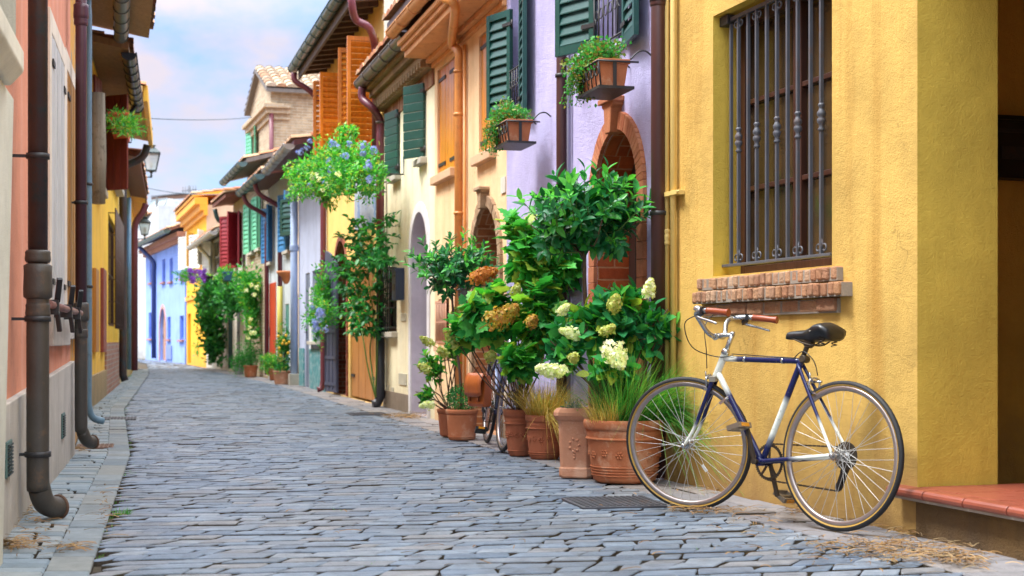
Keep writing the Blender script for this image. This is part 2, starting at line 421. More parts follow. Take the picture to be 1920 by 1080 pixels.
def window(h, fr, dep, mat, nx=2, nz=2, fw=.05, gl=None, inset=.03, pane=True, th=.045, name='window'):
    u0, u1, z0, z1 = fr; mb = MB(); y0 = -dep + inset; y1 = y0 + th; e = .003
    u0 += e; u1 -= e; z0 += e; z1 -= e
    mb.box(u0, u0+fw, y0, y1, z0, z1); mb.box(u1-fw, u1, y0, y1, z0, z1)
    mb.box(u0+fw, u1-fw, y0, y1, z0, z0+fw); mb.box(u0+fw, u1-fw, y0, y1, z1-fw, z1)
    for i in range(1, nx):
        c = u0 + (u1-u0)*i/nx; w = fw*.8 if (nx == 2) else fw*.4
        mb.box(c-w, c+w, y0+.002, y1-.002, z0+fw, z1-fw)
    for j in range(1, nz):
        c = z0 + (z1-z0)*j/nz; mb.box(u0+fw, u1-fw, y0+.006, y1-.008, c-.014, c+.014)
    o = h.part(name, mb, mat, .003)
    if pane:
        m2 = MB(); m2.box(u0+fw*.5, u1-fw*.5, y0+.004, y0+.012, z0+fw*.5, z1-fw*.5); h.part('pane', m2, gl or glass('window_glass'), parent=o)
    return o
def door(h, fr, dep, mat, planks=5, arch=False, rise=None, handle=True, name='door', th=.045, rails=0, inset=.03, hmat=None):
    u0, u1, z0, z1 = fr; mb = MB(); y0 = -dep + inset; rise = (rise or (u1-u0)/2) if arch else 0; zs = z1 - rise
    c, w = (u0+u1)/2, (u1-u0)/2
    top = lambda u: zs + rise * math.sqrt(max(0, 1 - ((u-c)/w)**2)) if arch else z1
    for i in range(planks):
        a = u0 + (u1-u0)*i/planks + .003; b = u0 + (u1-u0)*(i+1)/planks - .003
        k = 4 if arch else 1
        poly = [(a, z0+.01)] + [(a + (b-a)*q/k, top(a + (b-a)*q/k) - .004) for q in range(k+1)] + [(b, z0+.01)]
        mb.prism(poly, y0, y0 + th + (.004 if i % 2 else 0))
    for q in range(rails):
        z = z0 + (zs-z0)*(.15 + .7*q/max(1, rails-1)); mb.box(u0+.02, u1-.02, y0+th, y0+th+.02, z-.05, z+.05)
    o = h.part(name, mb, mat, .003)
    if handle:
        m2 = MB(); m2.box(u1-.13, u1-.09, y0+th, y0+th+.012, z0+.9, z0+1.1); m2.tube([(u1-.11, y0+th, z0+1.02), (u1-.11, y0+th+.05, z0+1.02), (u1-.2, y0+th+.05, z0+1.02)], .009, 6)
        h.part('handle', m2, hmat or METAL_DARK, parent=o)
    return o
def surround(h, fr, t, proud, mat, nv=15, jamb=.22, rise=None, key=0, gap=.004, z_to=None, wob=.0, name='arch', kmat=None):
    """arch of separate wedge stones with jamb blocks below"""
    u0, u1, z0, z1 = fr; rise = rise or (u1-u0)/2; zs = z1 - rise; c, w = (u0+u1)/2, (u1-u0)/2; mb = MB(); rnd = random.Random(3)
    for i in range(nv):
        a0 = math.pi * i / nv + gap; a1 = math.pi * (i+1) / nv - gap; p = proud + rnd.uniform(-wob, wob); o = t + rnd.uniform(-wob, wob)*2
        pt = lambda a, q: (c - (w+q)*math.cos(a), zs + (rise+q)*math.sin(a))
        am = (a0+a1)/2
        mb.prism([pt(a0, .002), pt(a0, o), pt(am, o), pt(a1, o), pt(a1, .002), pt(am, .002)], -.02, p)
    if jamb:
        zb = z0 if z_to is None else z_to; nn = max(1, int(round((zs-zb)/jamb))); jh = (zs-zb)/nn
        for sgn in (0, 1):
            for i in range(nn):
                p = proud + rnd.uniform(-wob, wob); o = t + rnd.uniform(-wob, wob)*2
                a, b = (u0-o, u0-.002) if sgn == 0 else (u1+.002, u1+o)
                mb.box(a, b, -.02, p, zb + jh*i + gap*.6, zb + jh*(i+1) - gap*.6)
    ob = h.part(name, mb, mat, .004)
    if key:
        m2 = MB(); kz = zs + rise - .02; kw = key*.32
        m2.prism([(c-kw*.75, kz), (c-kw, kz+key*.7), (c-kw*1.5, kz+key*.78), (c-kw*1.5, kz+key), (c+kw*1.5, kz+key), (c+kw*1.5, kz+key*.78), (c+kw, kz+key*.7), (c+kw*.75, kz)], -.02, proud + .05)
        m2.box(c-kw*1.75, c+kw*1.75, -.02, proud+.075, kz+key*.86, kz+key+.004)
        h.part('keystone', m2, kmat or mat, .006, parent=ob)
    return ob
def louvre(h, uh, w, z0, z1, dirn, phi, mat, y=.02, panels=2, th=.035, slat=.05, hinges=True, name='shutter', parent=None, fw=.05, cover=.88):
    mb = MB(); mb.M = Matrix.Translation((uh, y, 0)) @ Matrix.Rotation(phi * dirn, 4, 'Z') @ Matrix.Diagonal((dirn, 1, 1, 1))
    mb.box(0, fw, 0, th, z0, z1); mb.box(w-fw, w, 0, th, z0, z1)
    mb.box(fw, w-fw, .002, th-.002, z0, z0+fw*1.5); mb.box(fw, w-fw, .002, th-.002, z1-fw*1.2, z1)
    zz = [z0 + fw*1.5]; H = (z1 - z0 - fw*2.7)
    for p in range(panels):
        a = z0 + fw*1.5 + H*p/panels; b = z0 + fw*1.5 + H*(p+1)/panels
        if p: mb.box(fw, w-fw, .002, th-.002, a-fw*.5, a+fw*.5); a += fw*.5
        if p < panels-1: b -= fw*.5
        n = max(2, int((b-a)/slat)); s = (b-a)/n
        for i in range(n):
            zc = a + s*(i+.5); d = s*cover
            mb.add([(fw,.004,zc+d*.5),(w-fw,.004,zc+d*.5),(w-fw,th-.002,zc-d*.75),(fw,th-.002,zc-d*.75),
                    (fw,.004,zc+d*.5+.009),(w-fw,.004,zc+d*.5+.009),(w-fw,th-.002,zc-d*.75+.009),(fw,th-.002,zc-d*.75+.009)],
                   [(3,2,1,0),(4,5,6,7),(0,1,5,4),(1,2,6,5),(2,3,7,6),(3,0,4,7)])
    o = h.part(name, mb, mat, .002, parent=parent)
    if hinges:
        for zc in (z0 + (z1-z0)*.12, z0 + (z1-z0)*.86):
            m2 = MB(); m2.M = mb.M; m2.box(-.02, w*.3, th, th+.006, zc-.015, zc+.015); m2.tube([(-.008, th*.5, zc-.035), (-.008, th*.5, zc+.035)], .009, 6)
            h.part('hinge', m2, METAL_DARK, parent=o)
    return o
def plank_shutter(h, uh, w, z0, z1, dirn, phi, mat, y=.02, n=4, horiz=False, th=.03, hinges=True, name='shutter', hm=None, strap=.6):
    mb = MB(); mb.M = Matrix.Translation((uh, y, 0)) @ Matrix.Rotation(phi * dirn, 4, 'Z') @ Matrix.Diagonal((dirn, 1, 1, 1))
    for i in range(n):
        t = th + (.003 if i % 2 else 0)
        if horiz: s = (z1-z0)/n; mb.box(0, w, 0, t, z0+s*i+.003, z0+s*(i+1)-.003)
        else: s = w/n; mb.box(s*i+.002, s*(i+1)-.002, 0, t, z0, z1)
    o = h.part(name, mb, mat, .004)
    if hinges:
        for zc in (z0 + (z1-z0)*.1, z0 + (z1-z0)*.9):
            m2 = MB(); m2.M = mb.M; m2.box(-.02, w*strap, th+.003, th+.011, zc-.018, zc+.018); m2.tube([(-.012, th*.6, zc-.04), (-.012, th*.6, zc+.04)], .011, 6)
            h.part('hinge', m2, hm or METAL_DARK, parent=o)
    return o
def sill(h, u0, u1, z, th, proud, mat, name='sill', parent=None):
    mb = MB(); mb.box(u0, u1, -.05, proud, z-th, z); return h.part(name, mb, mat, .008, parent=parent)
def grille(h, fr, y, n, mat, r=.007, hb=3, name='grille', box=0):
    u0, u1, z0, z1 = fr; mb = MB()
    for i in range(n):
        u = u0 + (u1-u0)*i/(n-1); mb.tube([(u, y, z0), (u, y, z1)], r, 6)
    for j in range(hb):
        z = z0 + (z1-z0)*(.04 + .92*j/(hb-1)); mb.box(u0-.015, u1+.015, y-.006, y+.006, z-.01, z+.01)
        if box:
            for u in (u0, u1): mb.box(u-.006, u+.006, 0, y, z-.009, z+.009)
    return h.part(name, mb, mat)
def cornice(h, steps, mat, u0=0, u1=None, name='cornice'):
    """stack of (z0, z1, proud) courses along the top of the wall"""
    mb = MB(); u1 = h.L if u1 is None else u1
    for i, (a, b, p) in enumerate(steps): mb.box(u0 + .0015*i, u1 - .0015*i, -.03, p, a + .001, b - .001)
    return h.part(name, mb, mat, .006)
# ---------------------------------------------------------------- plants
rv = lambda rnd: Vector((rnd.gauss(0, 1), rnd.gauss(0, 1), rnd.gauss(0, 1))).normalized()
def leaf(mb, p, d, up, L, W, m=0, fold=.25, droop=.15):
    d = d.normalized(); x = d.cross(up)
    if x.length < 1e-4: x = d.cross(Vector((1, .3, .2)))
    x.normalize(); n = x.cross(d)
    pt = lambda t, s, k=0: p + d*(L*t) + x*(W*s) + n*(abs(s)*W*fold*2 - droop*L*t*t + k)
    vs = [pt(0, 0), pt(.3, 0), pt(.65, 0), pt(1, 0), pt(.18, .34), pt(.45, .5), pt(.78, .33), pt(.18, -.34), pt(.45, -.5), pt(.78, -.33)]
    mb.add(vs, [(0,1,4),(1,2,5,4),(2,3,6,5),(0,7,1),(1,7,8,2),(2,8,9,3)][0:0] + [(0,1,4),(4,1,2,5),(5,2,6),(2,3,6),(0,7,1),(7,8,2,1),(8,9,2),(2,9,3)], m, True)
def simple_leaf(mb, p, d, up, L, W, m=0):
    d = d.normalized(); x = d.cross(up)
    if x.length < 1e-4: x = d.cross(Vector((1, .3, .2)))
    x.normalize(); n = x.cross(d)
    mb.add([p, p + d*L*.5 + x*W*.5 + n*W*.2, p + d*L - n*L*.12, p + d*L*.5 - x*W*.5 + n*W*.2], [(0,1,2),(0,2,3)], m, True)
LOBES = [(0,0),(.1,.18),(.05,.36),(.26,.30),(.30,.52),(.48,.34),(.58,.50),(.68,.27),(.80,.30),(.86,.13),(1,0)]
def lobed(mb, p, d, up, L, W, m=0, droop=.25):
    d = d.normalized(); x = d.cross(up)
    if x.length < 1e-4: x = d.cross(Vector((1, .3, .2)))
    x.normalize(); n = x.cross(d)
    pt = lambda t, s: p + d*(L*t) + x*(W*s) + n*(-droop*L*t*t + abs(s)*W*.25*(1 if abs(s) < .4 else .55))
    mid = [0, .2, .4, .6, .8, 1]; vs = [pt(t, 0) for t in mid]; b = len(vs)
    rt = [pt(t, s) for t, s in LOBES[1:-1]]; lf = [pt(t, -s) for t, s in LOBES[1:-1]]; vs += rt + lf; k = len(rt)
    mp = [0, 0, 1, 1, 2, 3, 3, 4, 4]; fs = []
    for i in range(k):
        if i + 1 < k:
            fs.append((mp[i], b+i+1, b+i)); fs.append((mp[i], b+k+i, b+k+i+1))
            if mp[i+1] != mp[i]: fs.append((mp[i], mp[i+1], b+i+1)); fs.append((mp[i+1], mp[i], b+k+i+1))
    fs += [(4, 5, b+k-1), (5, 4, b+2*k-1)]
    mb.add(vs, fs, m, True)
def twig_crown(mb, stems, c, rad, n, L, W, rnd, twig=.16, per=8, m=0, young=.15, out=.85, lobe=None, up=.35, hole=.0, fold=.22):
    c = Vector(c); ph = [rnd.uniform(0, 6.3) for _ in range(6)]
    for i in range(n):
        d = rv(rnd); wob = 1 + .16*math.sin(3*d.x*2 + ph[0]) + .14*math.sin(4*d.y*2 + ph[1]) + .12*math.sin(5*d.z*2 + ph[2])
        q = rnd.uniform(.25, 1)**.5 * out * wob
        tip = c + Vector((d.x*rad[0], d.y*rad[1], d.z*rad[2])) * q
        td = (d + Vector((0, 0, up)) + rv(rnd)*.45).normalized(); s = tip - td*twig
        stems.tube([s, s + td*twig*.5 + rv(rnd)*.006, tip], [.004, .003, .002], 4, cap=False)
        a0 = rnd.uniform(0, 6); X, Yv, _ = frame_from(td)
        yo = rnd.random() < young
        for j in range(per):
            t = .25 + .75*(j + .5)/per; a = a0 + j*2.4; side = X*math.cos(a) + Yv*math.sin(a)
            ld = (side*(1.15 - .5*t) + td*(.35 + .6*t)).normalized(); sc_ = rnd.uniform(.5, 1.15) * (1 if t < .85 else .75)
            up_ = (td + Vector((0, 0, .6))).normalized()
            (lobed if lobe else leaf)(mb, s + td*twig*t, ld, up_, L*sc_, W*sc_, m + (1 if yo and t > .4 else 0)) if lobe else leaf(mb, s + td*twig*t, ld, up_, L*sc_, W*sc_, m + (1 if yo and t > .4 else 0), fold, rnd.uniform(.02, .3))
def bush(mb, c, rad, n, L, W, rnd, m=0, young=.2, shell=.5, wobble=.2, simple=True, up=.3):
    c = Vector(c); ph = [rnd.uniform(0, 6.3) for _ in range(4)]
    for i in range(n):
        d = rv(rnd); w = 1 + wobble*(math.sin(4*d.x + ph[0]) + math.sin(5*d.y + ph[1]) + math.sin(6*d.z + ph[2]))*.6
        q = (shell + (1-shell)*rnd.random()) * w * rnd.uniform(.85, 1.08)
        p = c + Vector((d.x*rad[0], d.y*rad[1], d.z*rad[2]))*q
        ld = (d*.8 + rv(rnd)*.8 + Vector((0, 0, up))).normalized(); s = rnd.uniform(.65, 1.2)
        (simple_leaf if simple else leaf)(mb, p, ld, (d + rv(rnd)*.4).normalized(), L*s, W*s, m + (1 if rnd.random() < young else 0))
def panicle(mb, base, ax, L, Rr, n, rnd, fl=.012, m=0, cone=.35):
    base = Vector(base); X, Yv, ax = frame_from(Vector(ax))
    for i in range(n):
        t = rnd.random()**.8; r = Rr * (math.sin(math.pi*min(1, .22 + t*.74))**.6) * (1 - cone*t*.5); a = rnd.uniform(0, 6.283); r *= (.80 + .2*math.sin(5*a + 11*t)*math.cos(13*t + 2*a)) * rnd.uniform(.55, 1.12)
        o = (X*math.cos(a) + Yv*math.sin(a)); p = base + ax*(L*t) + o*r; nn = (o + ax*(t*1.1-.2) + rv(rnd)*.7).normalized()
        x, y, _ = frame_from(nn); s = fl*rnd.uniform(.75, 1.2); th = rnd.uniform(0, 1.5)
        for k in range(4):
            a2 = th + k*math.pi/2; q = x*math.cos(a2) + y*math.sin(a2); q2 = x*math.cos(a2+.78) + y*math.sin(a2+.78); q3 = x*math.cos(a2-.78) + y*math.sin(a2-.78)
            vs = [p, p + q3*s*.62 + nn*s*.18, p + q*s*1.05 + nn*s*.1, p + q2*s*.62 + nn*s*.18]
            if k == 0: b = mb.add(vs, [(0,1,2,3)], m, True)
            else:
                b2 = mb.add(vs[1:], [], m); mb.f.append([b, b2, b2+1, b2+2]); mb.m.append(m); mb.s.append(True)
def florets(mb, c, r, n, rnd, s=.014, m=0, pet=5):
    c = Vector(c)
    for i in range(n):
        d = rv(rnd); p = c + d*r*rnd.uniform(.5, 1); x, y, _ = frame_from((d + rv(rnd)*.3 + Vector((0, 0, .2))).normalized())
        vs = [p]
        for k in range(pet):
            a = 6.283*k/pet; vs += [p + (x*math.cos(a-.4) + y*math.sin(a-.4))*s*.8, p + (x*math.cos(a) + y*math.sin(a))*s*1.1, p + (x*math.cos(a+.4) + y*math.sin(a+.4))*s*.8]
        mb.add(vs, [(0, 1+3*k, 2+3*k, 3+3*k) for k in range(pet)], m, True)
def blades(mb, c, r, n, L, rnd, w=.003, m=0, lean=(0, 0), spread=.5, droop=.6, mats=1, k=4):
    c = Vector(c)
    for i in range(n):
        a = rnd.uniform(0, 6.283); q = r*math.sqrt(rnd.random()); p = c + Vector((q*math.cos(a), q*math.sin(a), 0))
        d = Vector((math.cos(a)*spread*rnd.random() + lean[0] + rnd.gauss(0, .15), math.sin(a)*spread*rnd.random() + lean[1] + rnd.gauss(0, .15), 1)).normalized()
        l = L*rnd.uniform(.5, 1.1); out = Vector((d.x, d.y, 0)); x = Vector((-math.sin(a), math.cos(a), 0)) if out.length < .01 else Vector((-d.y, d.x, 0)).normalized()
        x = (x + rv(rnd)*.5).normalized(); vs = []
        dr = droop*rnd.uniform(.4, 1.5)
        for j in range(k + 1):
            t = j/k; pt = p + d*l*t + (out*1.2 + Vector((0, 0, -1)))*l*dr*t*t*.6; ww = w*(1 - t*.85)
            vs += [pt - x*ww, pt + x*ww]
        mb.add(vs, [(2*j, 2*j+1, 2*j+3, 2*j+2) for j in range(k)], m + (rnd.randrange(mats) if mats > 1 else 0), True)
LEAF_LAUREL = leafm('laurel_leaf', ['1a5a34', '23703e', '15492e', '2f8547', '1d6238'], .36, .26, 1.1, .4)
LEAF_YOUNG = leafm('young_leaf', ['4fae48', '66bf4c', '3d9c46'], .35, .4)
LEAF_HYDR = leafm('hydrangea_leaf', ['2b8440', '3a9c48', '22713a', '48ad50', '318e44', '5cbf54', '8fa848'], .5, .38, 1, .3)
LEAF_HYDR2 = leafm('white_hydrangea_leaf', ['237448', '2e8a50', '1b623c', '3b9c58', '52ae5c'], .48, .34, 1, .3)
LEAF_BRIGHT = leafm('bright_leaf', ['3fa03a', '5cb842', '2f8d38', '74c850', 'a8b848'], .45, .4)
LEAF_MID = leafm('mid_leaf', ['358a40', '44a149', '297438', '58b352'], .5, .38)
LEAF_BOX = leafm('box_leaf', ['256a36', '348641', '1c5830', '469a4a'], .4, .25)
LEAF_ROSE = leafm('rose_leaf', ['247243', '31884b', '1b5c36', '47a056'], .4, .35)
BARK = paint('bark', '5b4636', .9, 1, .35, bump=.8)
STEM = paint('green_stem', '55742f', .6, 1, .25)
SOIL = paint('soil', '3a2a20', .95, 1, .4, bump=1.)
# ---------------------------------------------------------------- street plan (from where the wall bases meet the ground)
class Poly:
    def __init__(s, pts): s.p = [Vector(q) for q in pts]
    def ray(s, px):
        r = (px - 960) / F
        for a, b in zip(s.p, s.p[1:]):
            d = b - a; den = d.x - r*d.y
            if abs(den) < 1e-9: continue
            t = (r*a.y - a.x)/den
            if -1e-6 <= t <= 1 + 1e-6: return a + d*t
        raise ValueError(px)
    def x(s, Y):
        P = s.p
        for a, b in zip(P, P[1:]):
            if Y <= b.y or b is P[-1]: return a.x + (b.x - a.x)*(Y - a.y)/(b.y - a.y)
cor = gp(1720, 1007); g1245 = gp(1245, 898.4); dy = (g1245 - cor).normalized()
near_r = cor - dy*4.2
RIGHT = Poly([near_r, g1245, gp(720, 762.5), gp(560, 722), gp(480, 705), gp(350, 682)])
b347, b273 = gp(347, 681.5), gp(273, 674)
l_far = gp(132, 853); l_mid = gp(165, 767); l_end = gp(245, 702)
l_near = gp(0, 1007) + (gp(0, 1007) - l_far).normalized()*3.6
l3 = l_mid + (l_end - l_mid)*((28.3 - l_mid.y)/(l_end.y - l_mid.y))
l5 = Vector((-11.55, 44.0))
LEFT = Poly([l_near, l_far, l_mid, l3, l_end, l5])
# ---------------------------------------------------------------- ground, road, pavements
def struct(o, label=None): o['kind'] = 'structure'; return o
mb = MB(); mb.add([(-400,-60,-.16),(400,-60,-.16),(400,700,-.16),(-400,700,-.16)], [(0,1,2,3)])
struct(mb.build('ground', paint('earth', '6f6a62', .95, 1, .3)))
mb = MB(); k = 30; vs = []
def street_x(Y):
    if Y <= 54: return LEFT.x(min(Y, 44)) - (max(0, Y-44))*.26, RIGHT.x(Y)
    return (-14.2 - (Y-54)*.33, b347.x - (Y-54)*.42)
Ys = [2.2 + i*1.0 for i in range(80)]
for Y in Ys:
    a, b = street_x(Y); vs += [(a - .4, Y, -.022), (b + .4, Y, -.022)]
mb.add(vs, [(2*i, 2*i+1, 2*i+3, 2*i+2) for i in range(len(Ys)-1)])
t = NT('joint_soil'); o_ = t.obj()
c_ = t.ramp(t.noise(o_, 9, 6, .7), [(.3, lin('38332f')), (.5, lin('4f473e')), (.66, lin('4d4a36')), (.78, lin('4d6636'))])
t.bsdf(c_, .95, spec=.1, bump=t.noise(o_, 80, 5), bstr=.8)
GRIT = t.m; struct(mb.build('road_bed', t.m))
rs = random.Random(11)
def sett(mb, c, h, dome=.001, bev=.005, cut=.005):
    """one rounded paving stone from four plan corners"""
    c = [Vector(q) for q in c]; ctr = sum(c, Vector((0, 0)))/4; o8 = []
    for i in range(4):
        p, a, b = c[i], c[i-1], c[(i+1) % 4]; q = cut*rs.uniform(.5, 1.8)
        o8 += [p + (a-p).normalized()*min(q, (a-p).length*.4), p + (b-p).normalized()*min(q, (b-p).length*.4)]
    tx, ty = rs.gauss(0, .006), rs.gauss(0, .010)
    hz = lambda p: h + tx*(p.x-ctr.x) + ty*(p.y-ctr.y)
    ins = lambda p, d: p + (ctr-p).normalized()*min(d, (ctr-p).length*.4)
    vs = [(p.x, p.y, -.03) for p in o8] + [(p.x, p.y, hz(p) - bev*.9) for p in o8]
    q = [ins(p, bev) for p in o8]; vs += [(p.x, p.y, hz(p)) for p in q]; vs.append((ctr.x, ctr.y, h + dome))
    fs = []
    for i in range(8):
        j = (i+1) % 8; fs += [(8+i, 8+j, 16+j, 16+i), (16+i, 16+j, 24)]
    b = mb.add(vs, fs, 0, False)
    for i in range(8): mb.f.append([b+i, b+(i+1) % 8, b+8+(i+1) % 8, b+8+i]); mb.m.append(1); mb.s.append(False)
mb = MB(); row = 0; yc = 1.6; KW, PW = .18, .28
while yc < 74:
    dp = rs.uniform(.10, .138) * (1 if yc < 45 else 1.5); a, b = street_x(yc)
    slope = .10 + .06*math.sin(row*.037)
    xl, xr = a + KW + PW, b - (.42 if yc < 45 else .2); xc = (xl + xr)/2
    ph = rs.uniform(0, 6)
    yy = lambda x, q: yc + q + slope*(x - xc) + .022*math.sin(x*2.1 + row*.13) + .02*max(0, x-.2) 
    edgL = lambda y: (street_x(y)[0] + KW + PW)
    edgR = lambda y: (street_x(y)[1] - (.42 if y < 45 else .2))
    x = xl - .4 - rs.random()*.25
    while x < xr + .5:
        w = rs.choice((.12, .15, .17, .2, .22, .26))*rs.uniform(.85, 1.15); g = rs.uniform(.002, .007)
        x0, x1 = x + g, x + w - g; ym = yy(x + w/2, dp/2)
        if ym > 2:
            eL, eR = edgL(ym) + .012, edgR(ym) - .012
            x0c, x1c = max(x0, eL), min(x1, eR)
            if x1c - x0c > .05:
                sk = rs.gauss(-.018, .010); j = lambda: rs.gauss(0, .0045); gy = rs.uniform(.002, .011)
                if yc < 45 or w > .19:
                    sett(mb, [(x0c + sk + j(), yy(x0c, gy) + j()), (x1c + sk + j(), yy(x1c, gy) + j()), (x1c - sk + j(), yy(x1c, dp-gy) + j()), (x0c - sk + j(), yy(x0c, dp-gy) + j())], rs.gauss(0, .0023))
        x += w
    yc += dp; row += 1
STONE = island('sett_stone', ['8496ac', '98a9bc', '7388a0', 'aab6c4', '8b95a3', '7b8fa8', '93a4b8', '6b8099', '9da0a6'], k=.88, rough=.52, spec=.5, var=.6, bump=1.0, bscale=38, stain='6c6b68', sa=.5)
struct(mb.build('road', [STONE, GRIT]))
# left pavement: small setts by the wall, long pale kerb slabs along the road
mb = MB(); yc = 2.6
while yc < 43:
    dp = rs.uniform(.10, .145); a, _ = street_x(yc); a += .005
    x = a
    while x < a + PW - .06:
        w = min(rs.uniform(.12, .26), a + PW - x); w = a + PW - x if a + PW - x - w < .07 else w
        y0 = yc + .10*(x - a) ; s1 = -.24
        sett(mb, [(x+.005, y0+.004), (x+w-.005, y0+.004), (x+w-.005+s1*dp, y0+dp-.004), (x+.005+s1*dp, y0+dp-.004)], .004 + rs.gauss(0, .0025), .002, .008)
        x += w
    yc += dp
PAVE = island('pavement_stone', ['8796a0', '97a4ac', '7b8a94', 'a0a5a6', '909a9e'], k=.88, rough=.7, spec=.35, var=.3, bump=.6, bscale=45, stain='8d8672', sa=.35)
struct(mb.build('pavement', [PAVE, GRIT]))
mb = MB(); yc = 2.6
while yc < 43:
    ln = rs.uniform(.22, .42); a, _ = street_x(yc); a2, _ = street_x(yc + ln)
    sett(mb, [(a+PW+.004, yc+.005), (a+PW+KW-.004, yc+.005), (a2+PW+KW-.004, yc+ln-.005), (a2+PW+.004, yc+ln-.005)], .008 + rs.gauss(0, .002), .001, .008)
    yc += ln
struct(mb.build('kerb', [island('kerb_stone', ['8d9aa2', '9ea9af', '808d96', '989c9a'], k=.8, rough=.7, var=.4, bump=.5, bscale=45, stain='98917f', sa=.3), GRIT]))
# right strip of wide worn slabs under the house fronts
mb = MB(); yc = 2.6
while yc < 45:
    ln = rs.uniform(.22, .42); b = street_x(yc)[1]; b2 = street_x(yc + ln)[1]; cut = rs.choice((.21, .17, .25))
    for q0, q1 in ((-.42, -.42 + cut), (-.42 + cut, 0)):
        sl = .16
        sett(mb, [(b+q0+.004, yc+.004+sl*q0), (b+q1-.004, yc+.004+sl*q1), (b2+q1-.004, yc+ln-.004+sl*q1), (b2+q0+.004, yc+ln-.004+sl*q0)], .003 + rs.gauss(0, .003), .002, .007)
    yc += ln
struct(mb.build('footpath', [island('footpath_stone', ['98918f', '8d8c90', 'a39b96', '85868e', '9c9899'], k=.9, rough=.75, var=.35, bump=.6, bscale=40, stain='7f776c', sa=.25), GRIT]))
# iron covers let into the paving
def cover(name, label, c, w, l, rz, mat, slots=True):
    root = thing(name, label, 'drain cover', (c.x, c.y, 0), rz)
    m = MB(); m.box(-w/2, w/2, -l/2, l/2, -.02, .0105); m.build('plate', mat, root, .003)
    m = MB()
    for i in range(int(w/.035)):
        for j in range(int(l/.035)):
            m.box(-w/2+.02+i*.035, -w/2+.042+i*.035, -l/2+.02+j*.035, -l/2+.042+j*.035, .0105, .0145)
    m.build('studs', mat, root)
IRON = paint('cast_iron_cover', '4a4b52', .6, 1, .35, rust='6b4a38', ra=.4)
cover('drain_cover', 'square dark iron cover in the cobbles in front of the big round pot', gp(1150, 944), .46, .46, R(12), IRON)
cover('drain_cover', 'rusty iron drain grate in the left pavement below the brown drainpipe elbow', gp(178, 838), .3, .42, R(14), paint('rusty_grate', '6e5548', .8, 1, .4, rust='7a4a30', ra=.6))
cover('drain_cover', 'low dark drain cover at the foot of the thin blue pipe', gp(212, 786), .5, .5, R(14), IRON)
cover('drain_cover', 'worn dark grey cover in the paving before the cream house', gp(690, 777), .45, .5, R(16), IRON)
# ---------------------------------------------------------------- YELLOW HOUSE (right foreground)
YEL = plaster('yellow_plaster', 'd3ad5e', stain='a87a34', k=.9, sa=.75, damp='8f7048', da=.8, dz=.42, bump=.5, var=.3, crack=.7)
TERRA = paint('glazed_step_tile', '8c4836', .4, 1, .3, rust='7d3a26', ra=.5, bump=.2)
fy = Facade(near_r, g1245); uc = (cor - near_r).length
wy = fy.r(1337, 1560, -24, 508)
hy = House(fy, 'yellow_house', 'bright yellow plastered house with barred window and tiled porch step', YEL, 5.3, 5.5,
           [hole(wy, .24, m=1), hole((uc - 1.5, uc, -.15, 2.75), .42, back=False, m=1)], reveal=plaster('yellow_reveal', 'd2b24c', stain='a8852c', sa=.4, damp='a8793a', da=.3, dz=.35, bump=.6))
tile_roof(hy, 5.25, .42, 1.5)
# dark porch room behind the opening
mb = MB(); a, b, y0, y1, z0, z1 = uc-1.9, uc+1.5, -.42, -3.2, .05, 2.9
mb.add([(a,y0,z0),(b,y0,z0),(b,y1,z0),(a,y1,z0),(a,y0,z1),(b,y0,z1),(b,y1,z1),(a,y1,z1)], [(0,1,2,3),(7,6,5,4),(1,5,6,2),(2,6,7,3),(3,7,4,0)])
mb.add([(uc,y0-.001,z0),(b,y0-.001,z0),(b,y0-.001,z1),(uc,y0-.001,z1)], [(0,1,2,3)])
mb.add([(a,y0-.001,z0),(uc-1.5,y0-.001,z0),(uc-1.5,y0-.001,z1),(a,y0-.001,z1)], [(0,1,2,3)])
hy.part('porch_wall', mb, plaster('porch_plaster', 'd0a548', k=1.0, bump=.5))
zt = fy.z(913, uc)
mb = MB(); tile = .30; g = .005
for j in range(7):
    for i in range(7):
        u1 = uc + .02 - i*tile; v0 = .0 - j*tile
        if u1 - tile < uc - 1.5: continue
        y_in = -.42
        mb.box(u1 - tile + g, u1 - g - (0.022 if i == 0 else 0), v0 - tile + g, v0 - g, zt - .02, zt + rs.uniform(-.001, .001))
st = hy.part('porch_step', mb, TERRA, .003)
mb = MB(); u = uc + .125                              # rounded nosing tiles along the front edge
while u > uc - 1.5:
    w = .29; P = []
    for q in range(7):
        an = -math.pi/2 + math.pi*q/6; P.append((.062 + .022*math.cos(an), zt - .022 + .022*math.sin(an)))
    P += [(.001, zt), (.001, zt - .06), (.03, zt - .06), (.04, zt - .044)]
    mb.prism(P, u - w + .008, u, plane='yz'); u -= w
hy.part('nosing', mb, TERRA, .002, parent=st)
mb = MB(); mb.box(uc - 1.5, uc + .1, .003, .055, zt - .056, zt - .006); mb.box(uc-1.5, uc+.0, -2.2, -.002, zt-.05, zt-.006)
hy.part('mortar', mb, paint('step_mortar', 'a99f92', .9, 1, .3), parent=st)
mb = MB(); mb.box(uc - 1.5, uc - .004, -.3, .012, -.15, zt - .06)
hy.part('riser', mb, plaster('riser_plaster', '7d6038', stain='4a3a28', sa=.6, damp='57493c', da=.7, dz=.2, bump=1.0), .004, parent=st)
# window behind the bars
WBR = wood('window_brown', '4a2a20', .4)
wo = window(hy, wy, .24, WBR, 2, 3, .055, glass('brown_glass', '3d2f1e', .12), inset=.015, th=.05)
mb = MB(); mb.box(wy[0]+.06, wy[0]+.20, -.236, -.231, wy[2]+.06, wy[3]-.06)
